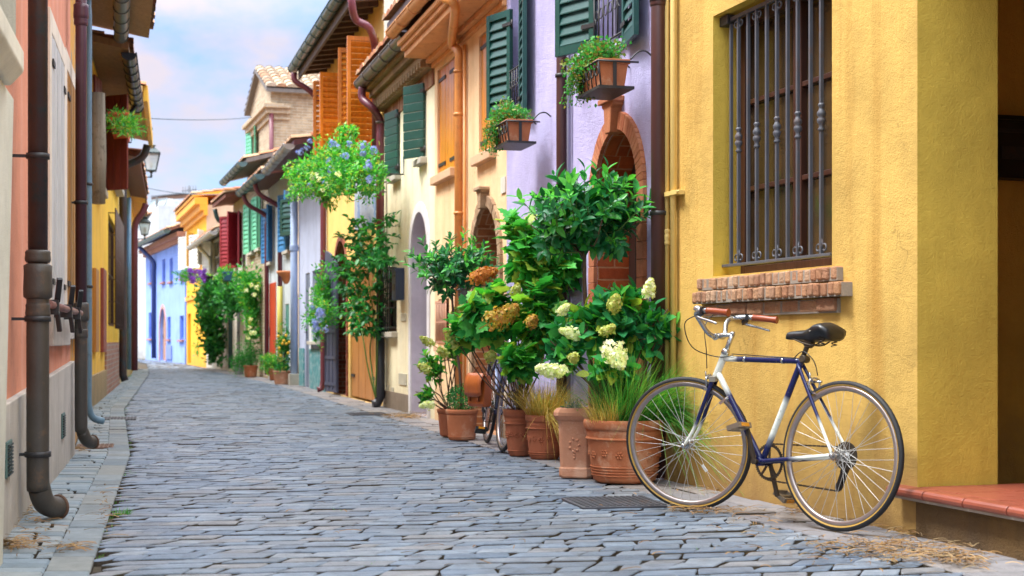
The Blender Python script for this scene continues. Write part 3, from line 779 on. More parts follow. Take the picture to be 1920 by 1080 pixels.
# bars
BAR = paint('grey_bar_paint', '50525a', .45, 1, .25, rust='5b4438', ra=.5, thr=.55)
zr = fy.z(500, fy.u(1349, -.07), -.07); ztop = fy.z(40, fy.u(1366, -.07), -.07)
mb = MB(); bars = [(1371,0),(1385,262),(1403,0),(1419,253),(1438,0),(1457,243),(1477,0),(1496,234),(1520,0),(1540,219)]
yb = -.07
mb.box(fy.u(1558, yb) - .02, wy[1] - .002, yb-.016, yb+.016, zr-.008, zr+.008)
gr = hy.part('window_bars', mb, BAR, .002)
mb = MB(); mb.box(wy[0] + .002, wy[1] - .002, yb-.012, yb+.012, ztop-.01, ztop+.012); hy.part('rail', mb, BAR, .002, parent=gr)
for px, ky in bars:
    u = fy.u(px, yb); m = MB(); w = .0085
    m.M = Matrix.Translation((u, yb, 0)) @ Matrix.Rotation(R(0), 4, 'Z'); m.box(-w, w, -w, w, zr, ztop)
    if ky:
        zk = fy.z(ky, u, yb)
        m.lathe([(.009,-.075),(.016,-.07),(.018,-.062),(.011,-.052),(.014,-.04),(.022,-.025),(.022,-.012),(.014,-.002),(.022,.008),(.022,.022),(.014,.036),(.011,.048),(.018,.058),(.016,.066),(.009,.072)], (0,0,zk), 12)
        for sg in (-1, 1):
            for zz, dr in ((zr + .012, 1), (ztop - .012, -1)):
                P = []
                for q in range(15):
                    an = -math.pi/2*1.0 + q/14*math.pi*1.75; rr = .026*(1 - q/14*.45)
                    P.append((sg*(.030 + rr*math.cos(an+math.pi*.5)*-1), .0, zz + dr*(.03 - rr*math.sin(an+math.pi*.5)*-1*.9 - .004)))
                m.tube([(sg*.004, 0, zz + dr*.075)] + [(sg*.012, 0, zz + dr*.04)] + P, .0048, 6)
    m.build('bar', BAR, gr, 0)
mb = MB(); mb.box(wy[1]-.105, wy[1]-.002, -.1, -.04, ztop-.025, ztop+.03); hy.part('iron_cleat', mb, METAL_DARK, .003, parent=gr)
# brick sill: two rounded courses and a flat one below
BRK = island('sill_brick', ['c08e68', 'cb9c78', 'b07c5c', 'd2ac8c', 'a87456', 'c4926e'], k=.95, rough=.9, spec=.2, var=.45, bump=1.2, bscale=60, stain='b9a58c', sa=.35)
mb = MB(); m2 = MB()
for (xa, xb, yt, yb_, off, w) in ((1309, 1571, 511, 534, .045, .066), (1301, 1582, 537, 561, .072, .066), (1317, 1570, 564, 589, .03, .20)):
    a, b, z0, z1 = fy.r(xa, xb, yt, yb_, off*.7); n = int(round((b-a)/w))
    m2.box(a+.004, b-.004, -.03, off-.012, z0-.004, z1-.006)
    for i in range(n):
        p = off + rs.uniform(-.012, .006); q = rs.uniform(-.003, .003); e1, e2 = rs.uniform(.003, .009), rs.uniform(.003, .009)
        mb.box(a+(b-a)*i/n+e1, a+(b-a)*(i+1)/n-e2, -.02, p, z0+.002+q, z1-.002+q)
sl = hy.part('window_sill', mb, BRK, .009)
hy.part('sill_mortar', m2, paint('sill_mortar', '8e8478', .95, 1, .3, bump=.8), parent=sl)
YP = paint('yellow_pipe_paint', 'e0c274', .5, .95, .15, rust='8a6a3a', ra=.5, thr=.62)
for px, top in ((1251, 0), (1263, 0)):
    u = fy.u(px, .03); mb = MB(); mb.tube([(u, .032, .35), (u, .032, 5.1)], .0155 if px == 1251 else .019, 10)
    if px == 1251:
        zk = fy.z(445, u, .03)
        mb.lathe([(.016,-.05),(.021,-.045),(.021,-.03),(.018,-.02),(.022,-.01),(.022,.012),(.018,.02),(.021,.03),(.021,.044),(.016,.05)], (u,.032,zk), 12)
    o = hy.part('service_pipe', mb, YP)
mb = MB(); zc = fy.z(366, fy.u(1257), .04); mb.box(fy.u(1270, .05), fy.u(1246, .05), .0, .056, zc-.014, zc+.014); mb.tube([(fy.u(1268, .06), .055, zc), (fy.u(1268, .06)-.05, .06, zc)], .008, 6)
hy.part('pipe_clamp', mb, YP, .002)
PMAR = paint('maroon_pipe', '4a2c2a', .4, 1, .25, rust='8a7a70', ra=.3, thr=.68, rs=25)
# ---------------------------------------------------------------- LILAC HOUSE
LIL = plaster('lilac_plaster', 'b9b2da', stain='a89fd0', sa=.35, damp='a59fb5', da=.4, bump=.75)
c950 = RIGHT.ray(950); fl = Facade(g1245, c950)
RB = brick('red_reveal_brick', 'a84a24', 'c06430', 'bd8460', .25, .088, .007, k=.95, weather=.08)
wA = fl.r(957, 985, -70, 206); wB = fl.r(1126, 1181, -260, 82)
ao = (fl.u(1213), fl.u(1110)); at_ = .125
apex = fl.z(213, fl.u(1155)); aL = (ao[0] + at_, ao[1] - at_, 0, apex - at_)
hl = House(fl, 'lilac_house', 'lilac plastered house with dark green louvred shutters and terracotta arched doorway', LIL, 5.6, 5.5,
           [hole(wA, .14), hole(wB, .14), hole(aL, .30, True, m=1, bm=1)], reveal=RB)
tile_roof(hl, 5.55, .4, 1.5)
ARCHB = island('terracotta_voussoir', ['b06a48', 'bb7853', 'a65f42', 'c48663', 'b57050'], k=1, rough=.85, spec=.2, var=.3, bump=.6, bscale=55)
surround(hl, aL, at_, .03, ARCHB, 35, .12, key=.24, wob=.0008, gap=.002)
dl = door(hl, (aL[0]+.02, aL[1]-.02, 0.05, aL[3]-.03), .30, wood('dark_door', '32221e', .4), 6, True, inset=.02)
GRN = paint('dark_green_paint', '184842', .38, 1., .2, rust='4f6660', ra=.25)
WIN = wood('white_window', 'cfcabf', .5)
window(hl, wA, .14, wood('grey_window', '8f8aa0', .5), 2, 3, inset=.012, th=.04); window(hl, wB, .14, wood('grey_window', '8f8aa0', .5), 2, 3, inset=.012, th=.04)
louvre(hl, fl.u(966), .37, fl.z(213, fl.u(950, .1), .1), fl.z(18, fl.u(932, .15), .15) , 1, .34, GRN, panels=1, slat=.075)
louvre(hl, fl.u(984), .33, fl.z(207, fl.u(995, .04), .04), fl.z(-60, fl.u(990)), -1, .16, GRN, panels=1, slat=.075)
louvre(hl, fl.u(1124), .42, fl.z(90, fl.u(1100, .1), .1), fl.z(-250, fl.u(1100)), 1, .42, GRN, panels=1, slat=.075)
louvre(hl, fl.u(1180), .40, fl.z(74, fl.u(1190, .05), .05), fl.z(-250, fl.u(1190)), -1, .14, GRN, panels=1, slat=.075)
sill(hl, wA[0]-.05, wA[1]+.05, wA[2], .05, .04, LIL); sill(hl, wB[0]-.05, wB[1]+.05, wB[2], .05, .04, LIL)
for w, top in ((wA, .32), (wB, .36)):               # low wrought railings
    m = MB(); y = .05; u0, u1 = w[0]+.01, w[1]-.01; z0 = w[2]+.02; z1 = z0 + top
    for z in (z0, z1): m.tube([(u0-.03, .0, z), (u0-.03, y, z), (u1+.03, y, z), (u1+.03, 0, z)], .008, 6)
    n = 7
    for i in range(n):
        u = u0 + (u1-u0)*i/(n-1); m.tube([(u, y, z0), (u, y, z1)], .006, 5)
    for i in range(n-1):
        u = u0 + (u1-u0)*(i+.5)/(n-1); m.torus((u, y, z0 + top*.62), (0, 1, 0), (u1-u0)/(n-1)*.36, .004, 14, 5)
    hl.part('railing', m, METAL_DARK)
u = fl.u(1235, .07)
downpipe(hl, [(u, .072, .02), (u, .072, 5.4)], .047, PMAR, collars=[((u,.072,fl.z(1,u,.07)), .052, .06)], clamps=[(u, .072, fl.z(400, u, .07)), (u,.072, 3.0)])
u = fl.u(1053, .06); downpipe(hl, [(u, .06, .02), (u, .06, 5.4)], .042, PMAR, clamps=[(u, .06, 2.9)])
u = fl.u(1066, .03); downpipe(hl, [(u, .03, .4), (u, .03, 5.4)], .014, paint('grey_conduit', '8a88a0', .5, 1, .2), name='conduit')
mb = MB(); q = fl.r(1063, 1088, 478, 545); mb.box(q[0]+.02, q[1], .0, .03, q[2], q[3]); pl_ = hl.part('door_lantern', mb, METAL_DARK, .004)
# ---------------------------------------------------------------- PEACH HOUSE
PEA = plaster('peach_plaster', 'ecc79c', stain='c99c68', crack=.6, sa=.5, damp='b89a78', da=.45, bump=.4, patch=None)
c815 = RIGHT.ray(815); fp = Facade(c950, c815)
w1 = fp.r(820, 853, 118, 323); w2 = fp.r(898, 927, 56, 286)
apx = fp.z(368, fp.u(908)); aP = (fp.u(937), fp.u(890), 0, apx - .11)
gw = fp.r(822, 842, 560, 648)
hp = House(fp, 'peach_house', 'peach coloured house with closed orange plank shutters and a brick arched doorway', PEA, fp.z(74, fp.u(867)) + .3, 5.5,
           [hole(w1, .07), hole(w2, .07), hole(aP, .4, True, m=1, bm=1), hole(gw, .12)], reveal=brick('tan_reveal_brick', 'a5673f', 'bb7f55', 'cda582', .24, .07, .008))
zc = fp.z(74, fp.u(867))
tile_roof(hp, zc + .34, .52, .5)
PTRIM = paint('peach_trim', 'd79a62', .7, 1, .2, rust='a8703f', ra=.5, bump=.5)
cornice(hp, [(zc-.05, zc, .04), (zc, zc+.05, .10), (zc+.05, zc+.12, .34), (zc+.12, zc+.17, .38), (zc+.17, zc+.22, .42)], PTRIM)
gutter(hp, 0.0, hp.L, .47, zc + .33, .07, PTRIM)
surround(hp, aP, .11, .03, island('arch_stone', ['a98a6a', 'b8997a', '9d7f63', 'c0a284'], rough=.9, var=.35, bump=.8), 17, .16, key=.2, wob=.004)
door(hp, (aP[0]+.02, aP[1]-.02, .05, aP[3]-.03), .4, wood('brown_door', '6b4226', .5), 5, True, inset=.02)
ORS = wood('orange_shutter', 'e8932f', .3, 1.0)
SIL = paint('peach_stone_sill', 'd3aa86', .85, 1, .2, bump=.5)
for w in (w1, w2):
    m = (w[0]+w[1])/2
    plank_shutter(hp, w[0]+.004, m-w[0]-.006, w[2]+.004, w[3]-.004, 1, 0, ORS, -.055, 3, strap=.75)
    plank_shutter(hp, w[1]-.004, w[1]-m-.006, w[2]+.004, w[3]-.004, -1, 0, ORS, -.055, 3, strap=.75)
    sill(hp, w[0]-.07, w[1]+.07, w[2]-.002, .09, .07, SIL)
sill(hp, gw[0]-.04, gw[1]+.04, gw[2]-.002, .06, .05, SIL); window(hp, gw, .12, WBR, 1, 2, inset=.01, th=.03)
grille(hp, (gw[0]+.02, gw[1]-.02, gw[2]+.02, gw[3]-.02), .03, 7, paint('pink_iron', 'b98a72', .6, 1, .2), .008)
u = fp.u(860, .07); ug = fp.u(832, .45)
PPIPE = paint('peach_pipe', 'd8904e', .4, 1, .18, rust='9a6a40', ra=.4)
downpipe(hp, spline([(ug, .47, zc+.28), (ug, .46, zc+.13), (ug-.06, .36, zc+.04), (u+.1, .12, zc-.05), (u, .075, zc-.14), (u, .07, zc-.3)], 4) + [(u, .07, .1)], .043, PPIPE, clamps=[(u,.07,fp.z(215,u)), (u,.07,fp.z(400,u)), (u, .07, zc-.35)], cmat=PPIPE)
u = fp.u(871, .03); downpipe(hp, [(u, .028, .3), (u, .028, zc-.1)], .016, PPIPE, name='conduit')
q = fp.r(941, 949, 332, 362); mb = MB(); mb.box(q[0], q[1], 0, .012, q[2], q[3]); hp.part('meter_plate', mb, paint('plate_grey', 'd8d2c6', .5))
# ---------------------------------------------------------------- CREAM HOUSE
CRE = plaster('cream_plaster', 'ece2c2', stain='c9b184', crack=.5, sa=.5, damp='b5a98c', da=.45, bump=.35)
c720 = RIGHT.ray(720); fc = Facade(c815, c720)
s1 = fc.r(728, 750, 213, 333); s2 = fc.r(764, 799, 170, 305)
s1 = (s1[0], s1[0] + .44, s1[2], s1[3]); s2 = (s2[0], s2[0] + .34, s2[2], s2[3])
aC = (fc.u(803), fc.u(772), 0, fc.z(398, fc.u(788))); gC = fc.r(722, 744, 503, 622)
zg = fc.z(62, fc.u(772, .28), .28)
hc = House(fc, 'cream_house', 'cream coloured house with two dark green plank shutters and white arched door', CRE, zg + .05, 5.5,
           [hole(s1, .1), hole(s2, .1), hole(aC, .42, True, m=1), hole(gC, .1)], reveal=plaster('pale_reveal', 'cfc6d2', bump=.3))
tile_roof(hc, zg + .02, .32, .45)
DENT = brick('dentil_brick', '9c7352', 'b58d68', '8e7a62', .25, .07)
cornice(hc, [(zg-.52, zg-.34, .012), (zg-.34, zg-.26, .09), (zg-.26, zg-.17, .14), (zg-.17, zg-.09, .2), (zg-.09, zg-.0, .26)], paint('weathered_brick_course', '8d7252', .95, 1, .4, rust='5f5346', ra=.6, bump=1.2))
mb = MB(); n = int(hc.L/.16); mb.box(.02, hc.L - .02, .07, .1, zg-.338, zg-.262)
for i in range(n): mb.box(.03 + i*.16, .03 + i*.16 + .085, .08, .155, zg-.335, zg-.262)
hc.part('dentils', mb, paint('weathered_brick_course', '8d7252'), .006)
mb = MB(); n = int(hc.L/.085); mb.box(.003, hc.L - .003, -.01, .004, zg-.521, zg-.341)
for i in range(n): mb.box(.004 + i*.085, .079 + i*.085, .0, .018, zg-.52, zg-.342)
hc.part('soldier_course', mb, island('soldier_brick', ['94604a', 'a8765a', '8a5a48', 'b58c70'], rough=.95, var=.4, bump=1.))
GUT = paint('bronze_gutter', '6f6560', .35, 1, .25, metal=.3, rust='4f6660', ra=.5)
gutter(hc, -.02, hc.L - .02, .31, zg + .03, .085, GUT)
plank_shutter(hc, s1[0]+.004, .45, s1[2]+.003, s1[3]-.003, 1, R(10), GRN, .01, 8, True, strap=.12)
plank_shutter(hc, s2[0]+.004, .36, s2[2]+.003, s2[3]-.003, 1, R(28), GRN, .01, 8, True, strap=.12)
STS = paint('grey_stone_sill', 'b9b2a4', .85, 1, .25, bump=.5)
for w in (s1, s2, gC): sill(hc, w[0]-.06, w[1]+.06, w[2]-.002, .07, .08, STS)
for w in (s1, s2): window(hc, w, .1, WIN, 2, 2, inset=.01, th=.03)
window(hc, gC, .1, WBR, 1, 2, inset=.01, th=.03)
grille(hc, (gC[0]+.015, gC[1]-.015, gC[2]+.02, gC[3]+.02), .09, 7, METAL_DARK, .008, 4, box=1)
surround(hc, aC, .12, .02, plaster('white_trim', 'd9d5d8', bump=.25, da=.3), 9, .9, gap=.0005, name='door_surround')
door(hc, (aC[0]+.02, aC[1]-.02, .05, aC[3]-.03), .42, wood('grey_door', '8d8794', .5), 4, True, inset=.02)
mb = MB(); mb.box(aC[1]+.13, hc.L-.01, -.02, .018, -.1, .22); hc.part('plinth', mb, plaster('brown_plinth', '8a7a6c', bump=.6), .004)
for (xa, xb, yt, yb_) in ((753, 762, 588, 602), (749, 763, 700, 722), (725, 729, 722, 740), (735, 739, 726, 746)):
    q = fc.r(xa, xb, yt, yb_); mb = MB(); mb.box(q[0], q[1], 0, .012, q[2], q[3]); hc.part('vent', mb, paint('vent_cover', 'b9b3a0' if xb - xa > 5 else '3b3b3c', .6), .004)
PMAG = paint('purple_pipe', '6d3540', .35, 1, .2, rust='4a2a30', ra=.4)
DKP = paint('dark_cast_pipe', '31353f', .4, 1, .25, rust='4f4540', ra=.3)
u = fc.u(713, .08); zk = fc.z(610, u, .08); ug = hc.L - .06
downpipe(hc, spline([(ug-.1, .31, zg-.05), (ug-.1, .31, zg-.2), (u-.12, .2, zg-.34), (u, .085, zg-.48), (u, .08, zg-.7)], 4) + [(u, .08, zk)], .052, PMAG, clamps=[(u, .08, fc.z(y, u)) for y in (230, 360, 520)], cmat=GUT)
downpipe(hc, [(u, .08, zk+.05), (u, .08, .14), (u+.01, .12, .05), (u+.01, .18, .04)], .062, DKP, collars=[((u,.08,zk+.02), .077, .12), ((u,.08,zk-.12), .07, .05)])
# ---------------------------------------------------------------- YELLOW HOUSE WITH ORANGE SHUTTERS
SAF = plaster('saffron_plaster', 'eac272', stain='b9b4a8', sa=.25, damp='a89a7c', da=.5, bump=.4)
c612 = RIGHT.ray(612); fo = Facade(c720, c612)
oD = fo.r(657, 703, 480, 756); oG = fo.r(628, 651, 452, 745); oW1 = (fo.u(710), fo.u(690), fo.z(272, fo.u(711)), fo.z(68, fo.u(711))); oW2 = (fo.u(652), fo.u(637), oW1[2], oW1[3])
oD = (oD[0], oD[1], 0, oD[3]); oG = (oG[0], oG[1], .02, oG[3])
zo = fo.z(132, fo.L, .5)
ho = House(fo, 'saffron_house', 'saffron yellow house with orange louvred shutters under a deep timber eave', SAF, zo + .3, 6.,
           [hole(oD, .12), hole(oG, .3, True, m=1), hole(oW1, .12), hole(oW2, .12)], reveal=brick('arch_brick', '8f4f38', 'a8664a', 'a89078', .24, .07), side=plaster('pale_green_plaster', 'd9dccb', stain='b3b8a8', bump=.3, da=0))
EAVE = wood('dark_eave', '5a4438', .7, 1.0)
tile_roof(ho, zo + .06, .46, .5, wm=EAVE)
mb = MB(); n = int(ho.L/.42); sl = .5/(3 + .46)
for i in range(n + 1):
    u = .05 + i*(ho.L - .1)/n
    mb.bar((u, .43, zo - .02), (u, -.1, zo + .53*sl - .02), .09, .12)
ho.part('rafters', mb, EAVE, .004)
mb = MB(); mb.box(-.06, ho.L+.06, .43, .465, zo-.14, zo + .05); ho.part('fascia', mb, wood('grey_fascia', '6f625c', .8, vert=False))
GUG = paint('green_grey_gutter', '4d6668', .35, 1, .25, metal=.2, rust='39484c', ra=.5)
gutter(ho, -.3, ho.L + .06, .55, zo + .05, .085, GUG)
BIF = wood('orange_louvre', 'ea8620', .3, 1.0)
for w in (oW1, oW2):
    window(ho, w, .12, WBR, 2, 3, inset=.01, th=.03)
    for uh, dr, ph in ((w[0]+.02, -1, R(90)), (w[1]-.02, 1, R(84))):
        louvre(ho, uh, .40, w[2]-.02, w[3], dr, ph, BIF, panels=2, slat=.075, cover=.6, th=.045)
    sill(ho, w[0]-.1, w[1]+.1, w[2]-.03, .07, .1, STS)
door(ho, (oD[0]+.01, oD[1]-.01, .03, oD[3]-.01), .12, wood('honey_door', 'c0803f', .45), 7, rails=0, inset=.05)
mb = MB(); 
for zz in (.35, 1.25):
    mb.box(oD[0]-.03, oD[0]+.32, -.02, -.008, zz-.02, zz+.02)
    mb.box(oD[1]-.3, oD[1]+.03, -.02, -.008, zz-.02, zz+.02)
ho.part('strap_hinge', mb, METAL_DARK)
surround(ho, oG, .1, .02, island('gate_arch_brick', ['8f4a3a', 'a05a44', '7f4236', 'b0705a'], rough=.9, var=.4, bump=.8), 13, .08, wob=.003)
mb = MB(); gm = (oG[0]+oG[1])/2; wd = oG[1]-oG[0]; mb.M = Matrix.Translation((oG[1]-.62, .03, 0)) @ Matrix.Rotation(R(9), 4, 'Z')
gh = oG[3]-.12
poly = [(0, .05), (0, gh-.25)] + [(.02 + .62*q/6, gh - .25 + .25*math.sin(math.pi*q/12)) for q in range(7)] + [(.64, .05)]
mb.prism(poly, 0, .03)
for q in range(5): mb.box(.02, .62, .03, .045, .15 + q*.42, .2 + q*.42)
for q in range(4): mb.box(.02 + q*.195, .045 + q*.195, .03, .04, .08, gh - .25)
ho.part('iron_gate', mb, paint('slate_gate', '4a4f66', .5, 1, .25, rust='6a5a5c', ra=.4), .003)
mb = MB(); mb.box(oG[0]+.02, oG[1]-.02, -.28, -.25, .03, gh - .4); ho.part('inner_door', mb, wood('inner_wood', '6a3f30', .6))
q = fo.r(666, 706, 352, 392); mb = MB(); mb.box(q[0], q[1], 0, .012, q[2]-.25, q[3]+.2); ho.part('rendered_panel', mb, plaster('blue_grey_render', '9fa6b4', patch='6f86a8', da=0, bump=.5))
q = fo.r(611, 624, 478, 545); mb = MB(); mb.box(q[0]+.05, q[1], 0, .015, q[2]+.05, q[3]); ho.part('notice_panel', mb, paint('slate_panel', '69727c', .5, 1, .25))
q = fo.r(613, 619, 625, 716); mb = MB(); mb.box(q[0], q[1], 0, .03, q[2], q[3]); ho.part('side_board', mb, paint('slate_panel', '69727c'))
u = ho.L - .12; downpipe(ho, spline([(ho.L-.1, .55, zo-.06), (ho.L-.1, .53, zo-.2), (u-.02, .3, zo-.35), (u, .07, zo-.6), (u, .07, zo-.8)], 4) + [(u, .07, .2), (u, .1, .06), (u, .17, .05)], .05, PMAG, clamps=[(u,.07,2.2),(u,.07,3.2)])
u = .12; pa, pb_, pc = fo.p(661, 18, .5), fo.p(668, 38, .42), fo.p(692, 52, .25); downpipe(ho, [(pa.x, .54, zo + .02)] + spline([pa, pb_, pc, (.14, .1, pc.z - .12), (.12, .09, pc.z - .4)], 4) + [(.12, .09, zo-2.0)], .05, PMAG)
# ---------------------------------------------------------------- GREY-BLUE HOUSE
GLV = plaster('grey_lavender_plaster', 'b7bed6', stain='9aa3b8', sa=.4, damp='8fa09f', da=.45, bump=.35)
c560 = RIGHT.ray(560); fg = Facade(c612, c560)
d1 = fg.r(573, 581, 512, 712); v1 = fg.r(586, 603, 505, 640); d1 = (d1[0], d1[1], 0, d1[3])
zl = fg.z(275, fg.u(552, .55), .55)
hg = House(fg, 'grey_house', 'pale grey lavender house with peeling teal boards along its foot', GLV, zl + .2, 5.5, [hole(d1, .1), hole(v1, .12)])
tile_roof(hg, zl + .04, .55, .6, wm=wood('maroon_eave', '5a2a34', .6))
gutter(hg, -.02, hg.L, .62, zl + .06, .09, paint('zinc_gutter', 'a3a2a4', .35, 1, .2, metal=.4))
door(hg, d1, .1, wood('slate_door', '77839a', .5), 4, inset=.04); window(hg, v1, .12, wood('slate_frame', '68748c', .5), 1, 3, inset=.02, th=.03)
sill(hg, v1[0]-.08, v1[1]+.08, v1[2], .06, .1, STS)
TEAL = paint('peeling_teal', '4f9aa0', .6, 1, .3, rust='b9c0c4', ra=.7, thr=.5, grain=(24, 24, 1.5))
mb = MB(); zt_ = fg.z(655, fg.u(600)); u = .05; mb.box(.05, d1[0] - .13, -.01, .01, .01, min(zt_, v1[2]-.1) - .02)
while u < hg.L - .35:
    if not (d1[0] - .12 < u < d1[1] + .02): mb.box(u, min(u + .115, hg.L), 0, .025, .0, min(zt_, v1[2]-.1) + rs.uniform(-.01, .01))
    u += .12
hg.part('teal_boards', mb, TEAL, .003)
q = fg.r(577, 584, 540, 655); mb = MB(); mb.box(d1[0]-.32, d1[0]-.04, 0, .02, q[2], q[3]); hg.part('white_panel', mb, paint('white_board', 'd5d9de', .6))
u = hg.L - .09; PBL = paint('pale_blue_pipe', '9db0d0', .45, 1, .15)
downpipe(hg, [(u, .1, zl - .2), (u, .1, .1)], .07, PBL, clamps=[(u, .1, fg.z(465, u))], collars=[((u,.1,fg.z(465,u)), .085, .12)])
mb = MB(); mb.box(u-.14, u+.14, 0, .2, -.1, .22); hg.part('pipe_base', mb, STS, .01)
# ---------------------------------------------------------------- NARROW PEACH HOUSE
NPE = plaster('pale_peach_plaster', 'f2d6b6', bump=.3)
c545 = RIGHT.ray(545); fn = Facade(c560, c545); dn = (fn.u(559), fn.u(551), 0, fn.z(552, fn.u(555)))
zn = fn.z(300, fn.u(552))
hn = House(fn, 'narrow_house', 'narrow pale peach house squeezed between the grey fronts', NPE, zn, 5.5, [hole(dn, .15)])
tile_roof(hn, zn, .3, .5); door(hn, dn, .15, wood('black_door', '2c2a30', .5), 2, inset=.02)
q = fn.r(549, 566, 372, 440)
louvre(hn, .1, min(.55, fn.L-.2), q[2], q[3], 1, R(24), GRN, panels=2, slat=.08); louvre(hn, fn.L-.05, .45, q[2], q[3], -1, R(30), GRN, panels=2, slat=.08)
z = fn.z(518, fn.u(548)); mb = MB(); mb.lathe([(.03,-.16),(.07,-.1),(.09,-.02),(.16,.03),(.19,.06),(.19,.1),(.0,.1)], (fn.L*.75, .13, z), 14); hn.part('bracket', mb, paint('terracotta_bracket', 'c07a4e', .8))
# ---------------------------------------------------------------- GREY HOUSE WITH BLUE SHUTTERS
GRY = plaster('cool_grey_plaster', 'bcc4c8', stain='98a0a0', sa=.35, bump=.3)
c503 = RIGHT.ray(503); fq = Facade(c545, c503)
b1 = fq.r(506, 513, 388, 492); b2 = fq.r(538, 546, 362, 470); rd = fq.r(506, 518, 530, 662); rd = (rd[0], rd[1], .05, rd[3]); gd = fq.r(535, 542, 570, 690); gd = (gd[0], gd[1], 0.05, gd[3])
zq = fq.z(330, fq.u(500, .5), .5)
hq = House(fq, 'grey_house', 'cool grey house with bright blue shutters and an orange red door', GRY, zq + .2, 5.5, [hole(b1, .1), hole(b2, .1), hole(rd, .12), hole(gd, .12)])
tile_roof(hq, zq + .04, .55, .6, wm=wood('red_brown_eave', '6f3a2e', .6)); gutter(hq, -.05, hq.L + .05, .62, zq + .05, .1, GUG)
BLS = paint('blue_shutter', '3f82b8', .4, 1, .15)
for w in (b1, b2):
    window(hq, w, .1, WIN, 1, 2, inset=.01, th=.03)
    louvre(hq, w[1]-.02, (w[1]-w[0])*.5, w[2], w[3], 1, R(20), BLS, panels=1, slat=.09, hinges=False); louvre(hq, w[0]+.02, (w[1]-w[0])*.5, w[2], w[3], -1, R(25), BLS, panels=1, slat=.09, hinges=False)
    sill(hq, w[0]-.08, w[1]+.08, w[2], .07, .1, STS)
door(hq, rd, .12, wood('red_door', 'd0452c', .4), 3, inset=.09); door(hq, gd, .12, wood('teal_door', '3f8f8a', .4), 3, inset=.06)
for px, zz in ((526, 540), (501, None)):
    u = min(fq.u(px, .07), hq.L-.06); P = [(u, .6, zq-.02), (u, .5, zq-.25), (u, .09, zq-.5), (u, .08, zq-.7)]
    zb = fq.z(zz, u) if zz else .1
    downpipe(hq, spline(P, 4) + [(u, .08, zb)], .05, PMAG)
    if zz: downpipe(hq, [(u, .08, zb + .03), (u, .08, .1)], .06, paint('yellow_green_pipe', 'b5a94a', .5, 1, .2))
# ---------------------------------------------------------------- BRICK HOUSE AND BRICK TOWER
BRW = brick('old_brick', 'ab9478', 'c8b294', 'c6bba8', .28, .075, .012, weather=.5)
c463 = RIGHT.ray(463); fb = Facade(c503, c463)
k1 = fb.r(470, 477, 380, 474); k2 = fb.r(485, 491, 366, 466); kd = (fb.u(471), fb.u(465), .05, fb.z(560, fb.u(468)))
zb = fb.z(312, fb.u(462, .45), .45)
hb = House(fb, 'brick_house', 'old brick fronted house with mint green shutters behind the climbing greenery', BRW, zb + .15, 5.5, [hole(k1, .1), hole(k2, .1), hole(kd, .12)])
tile_roof(hb, zb + .04, .5, .9, wm=wood('grey_eave', '77706c', .7)); gutter(hb, -.05, hb.L + .05, .58, zb + .05, .1, GUG)
MINT = paint('mint_shutter', '6dbf98', .5, 1, .15)
for w in (k1, k2):
    window(hb, w, .1, WIN, 1, 2, inset=.01, th=.03)
    ww = (w[1]-w[0])*.55
    louvre(hb, w[1], ww, w[2], w[3], 1, R(12), MINT, panels=1, slat=.1, hinges=False); louvre(hb, w[0], ww, w[2], w[3], -1, R(12), MINT, panels=1, slat=.1, hinges=False)
    sill(hb, w[0]-.1, w[1]+.1, w[2], .07, .1, STS)
door(hb, kd, .12, wood('navy_door', '2f3a4c', .5), 3)
tA = Vector(((508-960)/F*38.5, 38.5)); dT = Vector((-.31, .95)).normalized(); ft = Facade(tA, tA + dT*4.0)
zt0 = ft.z(168, 0)
tw = House(ft, 'brick_tower', 'tall brick house rising behind with a tiled roof and gabled front', BRW, zt0, 7., [hole(ft.r(474, 481, 228, 300), .12)])
tw.root['category'] = 'tower house'
rz_ = .8
mb = MB(); L = ft.L; z0 = zt0
mb.prism([(0, z0), (L, z0), (L/2, z0 + rz_)], -.001, -7, plane='xz'); tw.part('gable', mb, BRW, uv=True)
mb = MB()
for q in ((0, L/2), (L, L/2)):
    sgn = -1 if q[0] == 0 else 1
    a = (q[0] + sgn*.22, z0 - .22*rz_/(L/2)); b = (q[1], z0 + rz_)
    mb.add([(a[0], .15, a[1]), (b[0], .15, b[1]), (b[0], -7.3, b[1]), (a[0], -7.3, a[1]), (a[0], .15, a[1]+.1), (b[0], .15, b[1]+.1), (b[0], -7.3, b[1]+.1), (a[0], -7.3, a[1]+.1)], [(3,2,1,0),(4,5,6,7),(0,1,5,4),(1,2,6,5),(2,3,7,6),(3,0,4,7)])
ro = tw.part('roof', mb, wood('grey_eave', '77706c'))
mb = MB(); sl = math.hypot(L/2 + .35, rz_*(1 + .7/L)); rows = 7
for sgn in (0, 1):
    for i in range(28):
        yv = .15 - (i + .5)*.27
        for j in range(rows):
            vs = []; 
            for (t, rr, dz) in ((j/rows, .15, .05), ((j+1.1)/rows, .125, .02)):
                xx = -.25 + t*(L/2 + .25); xx = xx if sgn == 0 else L - xx; zz = z0 - .25*rz_/(L/2) + t*(rz_ + .25*rz_/(L/2)) + .1 + dz
                for q in range(5): a_ = math.pi*q/4; vs.append((xx, yv - rr*math.cos(a_), zz + rr*.7*math.sin(a_)))
            mb.add(vs, [(q, q+1, 6+q, 5+q) for q in range(4)], 0, True); mb.add(vs[:5], [(0,1,2,3,4)])
tw.part('roof_tiles', mb, island('pale_roof_tile', ['b09a82', 'c4ae94', '9c8670', 'b8a898', 'a4785c'], rough=.9, spec=.1, stain='8d8a78', sa=.5), parent=ro)
